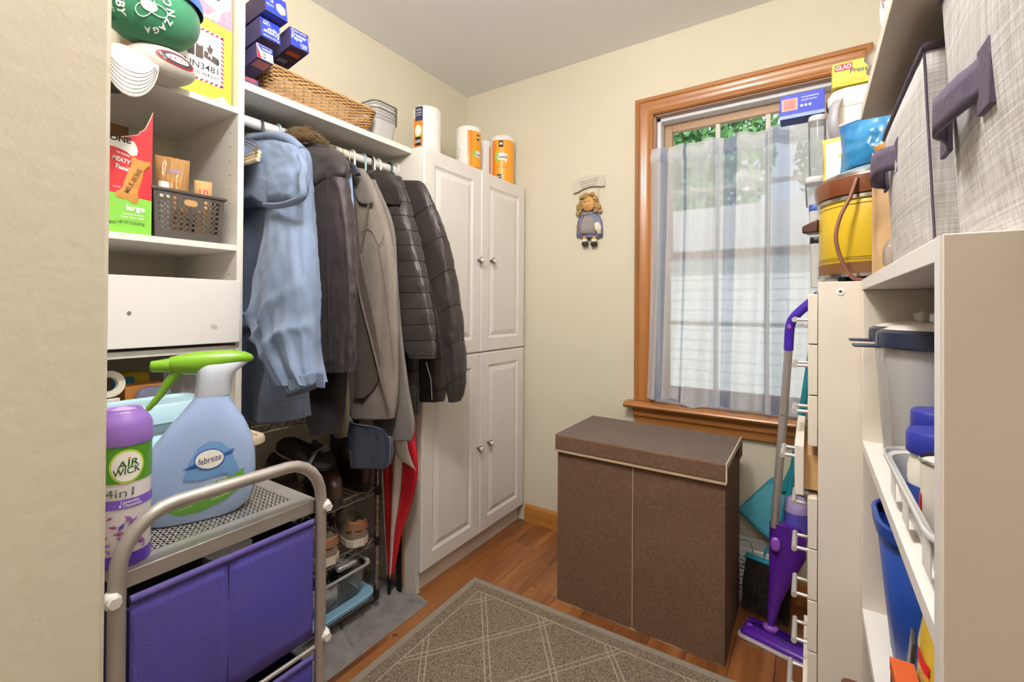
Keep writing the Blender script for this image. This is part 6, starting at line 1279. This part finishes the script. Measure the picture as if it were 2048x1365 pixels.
on_bottle([(372, 1000), (380, 968), (396, 940), (414, 930), (432, 934), (448, 952), (462, 990), (468, 1020), (440, 1000), (400, 1004)], 'spray_label', name='label')
on_bottle([(371, 980), (392, 969), (455, 951), (452, 960), (392, 979)], 'spray_navy', .0005)
on_bottle([(q[0], q[1]) for q in ell(50, 40, 28, 414, 965)], 'spray_navy', .0008, 'logo_edge'); on_bottle([(q[0], q[1]) for q in ell(46, 36, 28, 414, 965)], 'ink_white', .0011, 'logo'); lettering('febreze', bfr, 414, -965, 17, 'ink_navy', t, width=38, rot=10, shear=.25, e=.0015, bold=.0)
on_bottle([(346, 1036), (370, 1024), (420, 1012), (472, 996), (472, 1012), (464, 1035), (440, 1052), (400, 1066), (366, 1066), (352, 1058), (346, 1048)], 'spray_leaf', .0003, 'label')
lettering('EXTRA EFFICACE', bfr, 410, -1016, 8, 'ink_white', t, width=68, rot=15, e=.0009, bold=0)
for k in range(3): lettering('removes odours', bfr, 376, -(1040+6*k), 5, 'ink_white', t, width=34-5*k, rot=12, e=.0009, bold=0); lettering('fresh linen', bfr, 448-8*k, -(1022+10*k), 5, 'ink_white', t, width=30, rot=15, e=.0009, bold=0)
# trigger head: long teardrop body, nozzle, lever
def hsec(u, v0, v1, dep, n=24): c_ = BC+RT*((u-398)*mpp)+V((0, 0, zv((v0+v1)/2)-BC.z)); hh = (v1-v0)/2*mpp; return [c_+V((0, 0, hh*sin(q)))+FW*(dep*cos(q)) for q in [2*pi*k/n for k in range(n)]]
MB().rings([hsec(*r) for r in ((348, 766, 792, .011), (356, 764, 797, .014), (375, 760, 802, .017), (400, 757, 804, .020), (430, 756, 799, .021), (455, 757, 791, .020), (475, 761, 786, .016), (486, 767, 782, .010), (490, 772, 779, .004))]).build('trigger_head', 'spray_green', t, smooth=60)
MB().rings([hsec(*r) for r in ((319, 773, 792, .0085), (321, 772, 793, .0095), (345, 769, 795, .0105), (352, 768, 796, .0105))]).build('nozzle', 'spray_green', t, smooth=40)
MB().rings([hsec(*r) for r in ((317.5, 778, 788, .0042), (319.2, 777, 789, .0044))]).build('nozzle_hole', mat('green_dark', '#3f6a10', .5), t)
lv = [(362, 795, 9), (352, 808, 9), (342, 825, 7), (332, 842, 6), (322, 856, 5), (315, 865, 3)]
MB().tube(bez([BC+RT*((u-398)*mpp)+V((0, 0, zv(v)-BC.z)) for u, v, r in lv], 4), [(.009, (lv[min(k//4, 5)][2])*mpp) for k in range(21)], 12).build('trigger', mat('spray_green_dark', '#699a1c', .35, coat=.3), t, smooth=60)

# ------------------------------------------------------------ air freshener can
CC = at(246, 1000, x=-.805); CC.z = zs; r = .0315; t = thing('air_freshener', 'air freshener spray can with lilac cap on the cart', 'spray can', CC); M = Mx(CC)
k_ = ((CC-O).dot(F))/FOC; zz = lambda v: (1128-v)*k_*.985
MB().lathe([(r-.002, .0), (r, .002), (r, .005), (r-.001, .006)], 36, M).build('base_rim', 'chrome', t, smooth=40)
MB().lathe([(r-.001, .006), (r-.0005, .008), (r-.0005, zz(886))], 36, M).build('can_body', mat('can_white', '#e6e1e4', .3, coat=.3), t, smooth=50)
mat('lilac', '#8a66b4', .4); cap_h = zz(818)-zz(888)
MB().lathe([(r+.001, zz(888)), (r+.0015, zz(880)), (r+.0005, zz(850)), (r-.004, zz(836)), (r-.010, zz(826)), (r-.012, zz(820)), (r-.015, zz(823)), (r-.018, zz(830)), (.004, zz(832))], 36, M, (True, True)).build('cap', 'lilac', t, smooth=40)
va = math.atan2(-CC.y, -CC.x); MB().ball(CC+V((cos(va)*.006, sin(va)*.006, zz(828))), .017, 14, (1, 1, .42)).build('spray_button', mat('lilac_pale', '#b79bc9', .4), t, smooth=180)
cf = wrapz(CC, r-.0005, va, 0, .0007); Zv = lambda v: zz(v)
printed_grid(-.049, .049, Zv(960), Zv(889), cf, mat('can_green', '#4d8f1f', .4, coat=.3), t, nx=24)
printed(ell(.038, .046, 26, .004, Zv(928)), cf, mat('can_lime', '#b9cf4a', .4), t, e=.0003); printed(ell(.033, .040, 26, .004, Zv(928)), cf, 'ink_white', t, e=.0006)
lettering('AIR', cf, .004, Zv(922), .013, mat('can_text', '#2f5a22', .5), t, width=.022, rot=8, shear=.2, e=.001); lettering('WICK', cf, .004, Zv(936), .013, 'can_text', t, width=.028, rot=8, shear=.2, e=.001); printed(ell(.003, .003, 8, .006, Zv(912)), cf, 'ink_orange', t, e=.001)
lettering('4in1', cf, -.004, Zv(978), .016, mat('grey_text', '#5a6a52', .5), t, width=.030, bold=0, e=.001)
printed_grid(-.049, .049, Zv(1010), Zv(992), cf, mat('can_violet', '#7a54c0', .4), t, nx=24, e=.0002); lettering('Lavender', cf, .008, Zv(997), .006, 'ink_white', t, width=.020, e=.0006); lettering('& Chamomile', cf, .008, Zv(1004), .006, 'ink_white', t, width=.024, e=.0006)
printed_grid(-.049, .049, Zv(1125), Zv(1100), cf, mat('can_deep', '#5a35b4', .4, coat=.3), t, nx=24, e=.0002)
rn = random.Random(2)
for k in range(34):
    x = rn.uniform(-.026, .026); v = 1022+rn.random()**.8*75; s = rn.uniform(.003, .008); q = rn.uniform(0, pi)
    printed([(x+s*cos(q), Zv(v)+s*sin(q)), (x+s*.4*cos(q+1.6), Zv(v)+s*.4*sin(q+1.6)), (x-s*cos(q), Zv(v)-s*sin(q)), (x-s*.4*cos(q+1.6), Zv(v)-s*.4*sin(q+1.6))], cf, (mat('petal_a', '#9a5fa8', .5), mat('petal_b', '#6a4aa8', .5), mat('petal_c', '#c9a8cf', .5), mat('petal_d', '#a8487a', .5))[k % 4], t, e=.0003+.00002*k, name='petal_print')

# ------------------------------------------------------------ beige tub with light blue boxes, on the cart behind the bottle
mat('tub_beige', '#b7a48b', .5); mat('lid_blue', '#b4d4e0', .35, coat=.15)
tx0, tx1, ty0, ty1, tz0, tz1 = -1.30, -.965, .250, .530, zs+.001, .893
t = thing('dish_tub', 'beige plastic tub holding light blue boxes behind the spray bottle', 'tub', ((tx0+tx1)/2, (ty0+ty1)/2, tz0)); cx_, cy_ = (tx0+tx1)/2, (ty0+ty1)/2
R_ = lambda w_, d_, z: [(q[0]+cx_, q[1]+cy_, z) for q in rrect(w_, d_, .035, 5)]
W_, D_ = tx1-tx0, ty1-ty0
MB().rings([R_(W_-.085, D_-.075, tz0), R_(W_-.08, D_-.07, tz0+.006), R_(W_-.018, D_-.018, tz1-.004)], (True, False)).build('body', 'tub_beige', t, smooth=45, solid=.003)
MB().rings([R_(W_-.022, D_-.022, tz1-.006), R_(W_-.018, D_-.018, tz1), R_(W_, D_, tz1+.001), R_(W_+.004, D_+.004, tz1-.004), R_(W_+.004, D_+.004, tz1-.012)], (False, False)).build('rim', 'tub_beige', t, smooth=40)
def blue_box(label, x0, x1, y0, y1, z0, z1, z2):
    t = thing('storage_box', label, 'storage box', ((x0+x1)/2, (y0+y1)/2, z0)); cx_, cy_ = (x0+x1)/2, (y0+y1)/2; Q_ = lambda k, z: [(q[0]+cx_, q[1]+cy_, z) for q in rrect((x1-x0)*k, (y1-y0)*k, .022, 5)]
    MB().rings([Q_(.86, z0), Q_(.88, z0+.003), Q_(.96, z1)], (True, False)).build('body', 'blue_clear', t, smooth=45)
    MB().rings([Q_(.96, z1-.003), Q_(1, z1-.002), Q_(1, z2-.004), Q_(.95, z2), Q_(.85, z2), Q_(.83, z2-.004)]).build('lid', 'lid_blue', t, smooth=40)
blue_box('clear box with light blue lid nearest the rim of the beige tub', -1.125, -1.0, .276, .496, tz0+.007, .878, .903)
blue_box('taller clear box with light blue lid at the back of the beige tub', -1.262, -1.135, .275, .490, tz0+.007, .925, .962)
t = thing('red_carton', 'small red printed carton tucked behind the blue boxes', 'box', (-1.15, .535, .90)); MB().box(-1.262, -1.22, .493, .507, tz0+.007, .955).build('carton', 'ink_red', t); lettering('tea', frame((-1.22, .500, .945), (0, 1, 0), (0, 0, 1)), 0, 0, .008, 'ink_white', t, width=.012)
# ------------------------------------------------------------ chrome shoe rack
rx0, rx1, ry0, ry1 = -1.69, -1.405, .70, 1.192
t = thing('shoe_rack', 'chrome wire shoe rack under the hanging coats', 'shoe rack', (-1.55, .95, .012))
for x in (rx0, rx1):
    for y in (ry0, ry1):
        MB().cyl((x, y, .013), (x, y, .82), .0085, 14).build('post', mat('rack_chrome', '#b5aaa4', .25, 1), t, smooth=60)
        for k in range(30): MB().tube([(x, y, .04+.026*k), (x, y, .0415+.026*k)], .0090, 12).build('post_groove', mat('groove_dark', '#5d5550', .4, 1), t) if x == rx1 and k % 1 == 0 and y == ry1 else None
def wire_shelf(z):
    mb = MB()
    for zz in (z, z-.024):
        mb.tube([(rx1, ry0, zz), (rx1, ry1, zz), (rx0, ry1, zz), (rx0, ry0, zz)], .0026, 6, closed=True)
    for x in (rx0, rx1):
        n_ = 18; mb.tube([(x, ry0+(ry1-ry0)*k/n_, z if k % 2 else z-.024) for k in range(n_+1)], .0019, 5)
    for y in (ry0, ry1):
        n_ = 10; mb.tube([(rx0+(rx1-rx0)*k/n_, y, z if k % 2 else z-.024) for k in range(n_+1)], .0019, 5)
    for k in range(1, 20): y = ry0+(ry1-ry0)*k/20; mb.tube([(rx0, y, z+.002), (rx1, y, z+.002)], .0017, 5)
    o = mb.build('wire_shelf', 'chrome', t, smooth=60)
    for x in (rx0, rx1):
        for y in (ry0, ry1): MB().cyl((x, y, z-.030), (x, y, z+.004), .0115, 12).build('collar', 'black_plastic', o)
SZ = (.805, .472, .277, .072)
for z in SZ: wire_shelf(z)
def shoe(label, x, y, z, rz, L, W, hh, mu, ms, mh=None, boot=0, group=None, sole=.026, name='shoe', laces=None, open_=True):
    "heel at local origin, toe towards local -x"
    t = thing(name, label, 'shoe', (x, y, z), rz, group); M = Mx((x, y, z), rz)
    def wid(s): return W/2*(.74+.26*sin(pi*min(1, s*1.15))+.05*sin(2*pi*s)) * (1 if s < .72 else sqrt(max(0.0, 1-((s-.72)/.29)**2))) * (min(1, .55+s*7) if s < .065 else 1)
    out = []
    ss = [k/28 for k in range(29)]
    ol = [(-L*s, wid(s)) for s in ss]; poly = ol+[(-L*s, -wid(s)) for s in reversed(ss)]
    sb = MB().rings([[(a_*1, b_*.96, 0) for a_, b_ in poly], [(a_, b_, .004) for a_, b_ in poly], [(a_, b_, sole) for a_, b_ in poly], [(a_*.99, b_*.93, sole+.001) for a_, b_ in poly]], (True, True), True, M).build('sole', ms, t, smooth=40)
    def height(s):
        if boot: return hh*(1 if s < .42 else .50+.5*max(0, (1-(s-.42)/.16))) * (1 if s < .8 else sqrt(max(.05, 1-((s-.8)/.22)**2))*.98)
        return hh*(1.0-.10*s if s < .12 else .96-.62*min(1, max(0, (s-.25)/.6))) * (1 if s < .84 else sqrt(max(.05, 1-((s-.84)/.18)**2)))
    rs = []
    for s in ss:
        s_ = .012+.976*s; w_ = wid(s_)*.95; h = height(s_); ring = []
        for k in range(17):
            q = pi*k/16; e = .62; cx_, cz_ = math.copysign(abs(cos(q))**e, cos(q)), sin(q)**e
            taper = 1-.22*(cz_ if s_ < .5 else .1)
            zz = sole+h*cz_; ww = w_*cx_*taper
            if open_ and s_ < (.50 if not boot else .38) and .035 < s_ and 5 <= k <= 11:
                zz = sole+h*sin(pi*5/16)**e-(.55 if not boot else .35)*h*(1-abs(k-8)/3.2)**.5*min(1, (s_-.035)*12, ((.50 if not boot else .38)-s_)*9)
            ring.append((-L*s_, ww, zz+.0015*fbm(s_*9, k*.7, L*50)))
        rs.append(ring)
    MB().rings(rs, (True, True), False, M).build('upper', mu, t, smooth=60)
    if mh:
        hr = []
        for a_ in range(-9, 10):
            q = radians(a_*9.5); hr.append(q)
        def hp(q, f):
            s_ = .012+.10*(1-cos(q)); w_ = wid(max(.03, s_+.02))*.98; return M @ V((-L*s_+.0022, w_*sin(q)*(1-.18*f)*.97, sole+hh*(.40+.50*f)))
        MB().grid(lambda i, j: hp(radians(-80+160*i), j), 20, 5).build('heel_patch', mh, t, smooth=180, solid=.002)
    if laces:
        for k in range(4): s_ = .50+.06*k; h = sole+height(s_)+.003; MB().tube([M @ V((-L*s_, -W*.20, h-.004)), M @ V((-L*(s_+.02), 0, h+.002)), M @ V((-L*s_, W*.20, h-.004))], .0018, 5).build('lace', laces, t)
    return t
fabric('canvas_taupe', '#8b7a66', '#7d6d5a', .9, .1); mat('sole_white', '#d9cdbc', .7, var=.05, scale=30); mat('leather_tan', '#a06a48', .6, var=.08, scale=40); mat('boot_leather', '#4b3526', .4, col2='#2e2018', scale=16, bump=.3, bscale=60); mat('boot_sole', '#2c241f', .8)
zr = SZ[2]+.005
shoe('taupe canvas sneaker with tan heel patch, next to the rack post', -1.392, 1.098, zr, -22, .275, .098, .074, 'canvas_taupe', 'sole_white', 'leather_tan', group='taupe sneakers on the rack', laces='sole_white', name='sneaker')
shoe('taupe canvas sneaker with tan heel patch, nearer the purple cart', -1.372, .962, zr, -14, .275, .098, .074, 'canvas_taupe', 'sole_white', 'leather_tan', group='taupe sneakers on the rack', laces='sole_white', name='sneaker')
zr = SZ[1]+.005
def toe_out(x, y, rz, L): return x-L*cos(radians(rz)), y-L*sin(radians(rz))
for x, y, rz, lab, hh in ((-1.385, 1.128, 168, 'worn brown leather work boot beside the umbrella', .14), (-1.365, .985, 162, 'scuffed brown leather work boot with pale toe', .14), (-1.40, .855, 165, 'dark brown leather boot deep under the parka', .12)):
    L = .28; ox, oy = toe_out(x, y, rz-180, -L)[0], y
    shoe(lab, x-L*cos(radians(rz-180)), y-L*sin(radians(rz-180)), zr, rz, L, .105, hh, 'boot_leather', 'boot_sole', boot=1, group='leather boots on the rack', laces='dark_rubber', name='boot', sole=.030)
t = thing('black_sandal', 'black strapped sandal lying on top of the boots', 'sandal', (-1.42, .93, .64)); MB().rings([[(x, y, z) for x, y in rrect(.22, .085, .04, 5)] for z in (0, .018)], (True, True), True, Mx((-1.46, .925, SZ[1]+.18), 20, 12, 18)).build('sole', 'boot_sole', t, bevel=.003); MB().tube([Mx((-1.46, .925, SZ[1]+.18), 20, 12, 18) @ V(q) for q in ((.05, -.045, .015), (.05, -.02, .05), (.05, .02, .05), (.05, .045, .015))], [(.014, .003)]*4, 8).build('strap', mat('strap_grey', '#8d8a86', .6), t, smooth=60)
tag(MB().box(-1.686, -1.658, 1.035, 1.170, SZ[2]+.006, SZ[2]+.150).build('dark_shoe_box', mat('box_black', '#252326', .6), None, bevel=.002), 'black shoe box at the back of the rack behind the sneaker', 'box')
# clear bin of odds and ends on a blue lid
zl = SZ[3]+.005
t = thing('plastic_tray', 'light blue plastic lid lying under the clear bin', 'tray', (-1.49, 1.06, zl)); Q_ = lambda w_, d_, z: [(q[0]-1.475, q[1]+1.030, z) for q in rrect(w_, d_, .05, 6)]
MB().rings([Q_(.19, .27, zl), Q_(.205, .285, zl+.003), Q_(.21, .29, zl+.016), Q_(.195, .275, zl+.018), Q_(.18, .26, zl+.013)]).build('lid_body', mat('lid_sky', '#8fbbd6', .4), t, smooth=40)
zl2 = zl+.0185
t = thing('clear_bin', 'clear plastic bin of small odds and ends on the blue lid', 'bin', (-1.49, 1.05, zl2)); Q2 = lambda w_, d_, z: [(q[0]-1.480, q[1]+1.035, z) for q in rrect(w_, d_, .03, 5)]
MB().rings([Q2(.13, .20, zl2), Q2(.135, .205, zl2+.004), Q2(.165, .235, zl2+.108)], (True, False)).build('body', 'clear_plastic', t, smooth=45)
MB().rings([Q2(.163, .233, zl2+.104), Q2(.165, .235, zl2+.108), Q2(.182, .252, zl2+.110), Q2(.184, .254, zl2+.104)], (False, False)).build('rim', 'frosted_plastic', t, smooth=40)
rn = random.Random(9)
for k, (lab, nm, cat, m_) in enumerate((('white cable coiled in the bottom of the clear bin', 'coiled_cable', 'cable', 'white_plastic'), ('black device lying in the clear bin', 'black_device', 'device', 'black_plastic'), ('silver foil packet on top of the clear bin contents', 'foil_packet', 'packet', 'foil_silver'), ('yellow lighter lying in the clear bin', 'lighter', 'lighter', 'mustard3'), ('navy pouch lying in the clear bin', 'navy_pouch', 'pouch', 'navy_cloth'))):
    if k == 0: tag(MB().tube([(-1.475+.045*cos(q*.7)*(1-.006*q), 1.0+.06*sin(q*.7), zl2+.012+.0010*q) for q in range(46)], .0045, 6).build(nm, m_, None, smooth=60), lab, cat)
    else:
        px_, py_, pz_, dx_, dy_, dz_, rr = ((-1.47, 1.08, .066, .05, .09, .03, 20), (-1.465, 1.09, .10, .07, .08, .02, -15), (-1.45, .985, .098, .02, .07, .014, 30), (-1.48, .982, .07, .06, .08, .024, 10))[k-1]
        tag(MB().rings([[(x, y, z) for x, y in rrect(dx_*s_, dy_*s_, .008, 3)] for s_, z in ((.9, 0), (1, dz_*.3), (1, dz_*.7), (.85, dz_))], (True, True), True, Mx((px_, py_, zl2+pz_), rr, 8)).build(nm, m_, None, smooth=50), lab, cat)
# ------------------------------------------------------------ folded umbrella
t = thing('umbrella', 'folded red and white umbrella leaning by the cabinet', 'umbrella', (-1.41, 1.262, .014))
tip = V((-1.412, 1.262, .014)); top = V((-1.36, 1.266, .80)); axd = (top-tip)
mat('umb_red', '#d11f2c', .6); mat('umb_white', '#ddd6d0', .6)
def upt(q, f, bulge):
    c_ = tip+axd*(.09+.86*f); base = .012+.052*min(1, f*1.5)**1.0*(1 if f < .75 else 1-.5*(f-.75)/.25); r_ = base*(1+.30*cos(6*q))*bulge
    fl_ = .030*max(0, sin(pi*min(1, max(0, (f-.30)/.6))))*max(0, cos(q-.35))
    return c_+V((cos(q)*(r_+fl_), sin(q)*r_*.64, 0))
for k in range(10):
    q0 = 2*pi*k/10; MB().grid(lambda i, j: upt(q0+2*pi/10*i*1.04, j, 1+.10*(k % 2)), 6, 26).build('canopy_panel', 'umb_red' if k % 2 else 'umb_white', t, smooth=180, solid=.0012)
MB().tube([tip, tip+axd*.10], [.006, .012], 10).build('tip_cap', 'black_plastic', t, smooth=60); MB().cyl(tip+axd*.09, top, .005, 8).build('shaft', 'satin_metal', t, smooth=60)
fp_ = [at(788, 880, y=1.225), at(812, 868, y=1.24), at(832, 942, y=1.245), at(806, 925, y=1.222)]
MB().grid(lambda i, j: (fp_[0].lerp(fp_[1], i)).lerp(fp_[3].lerp(fp_[2], i), j)+V((.006*sin(pi*i), -.010*sin(pi*j), 0)), 10, 12).build('loose_flap', 'umb_white', t, smooth=180, solid=.0012)
MB().grid(lambda i, j: (fp_[1]+V((-.01, .02, .0))).lerp(fp_[1]+V((.02, .03, .03)), i)+V((0, 0, -.07*j)), 6, 6).build('loose_flap', 'umb_red', t, smooth=180, solid=.0012)
t = thing('boot_grip', 'black slotted plastic strip standing behind the umbrella', 'strip', (-1.40, 1.30, .012)); MB().box(-1.412, -1.385, 1.300, 1.306, .013, .24).build('strip', 'black_plastic', t); [MB().box(-1.408, -1.389, 1.2985, 1.3002, .03+.02*k, .036+.02*k).build('slot', 'dark_rubber', t) for k in range(10)]
tag(MB().box(-1.43, -1.405, 1.318, 1.337, .012, .62).build('wood_strip', 'oak_z', None, bevel=.001), 'upright oak wood strip against the cabinet side', 'wood strip')
p = at(787, 1271, z=.0)+V((.006, 0, 0)); tag(MB().box(-.009, .009, -.0035, .0035, .0002, .004, Mx(p, 50)).box(-.003, .003, -.0036, .0036, .0041, .0046, Mx(p, 50)).build('metal_clip', 'chrome', None), 'tiny metal clip lying on the wood floor', 'clip')
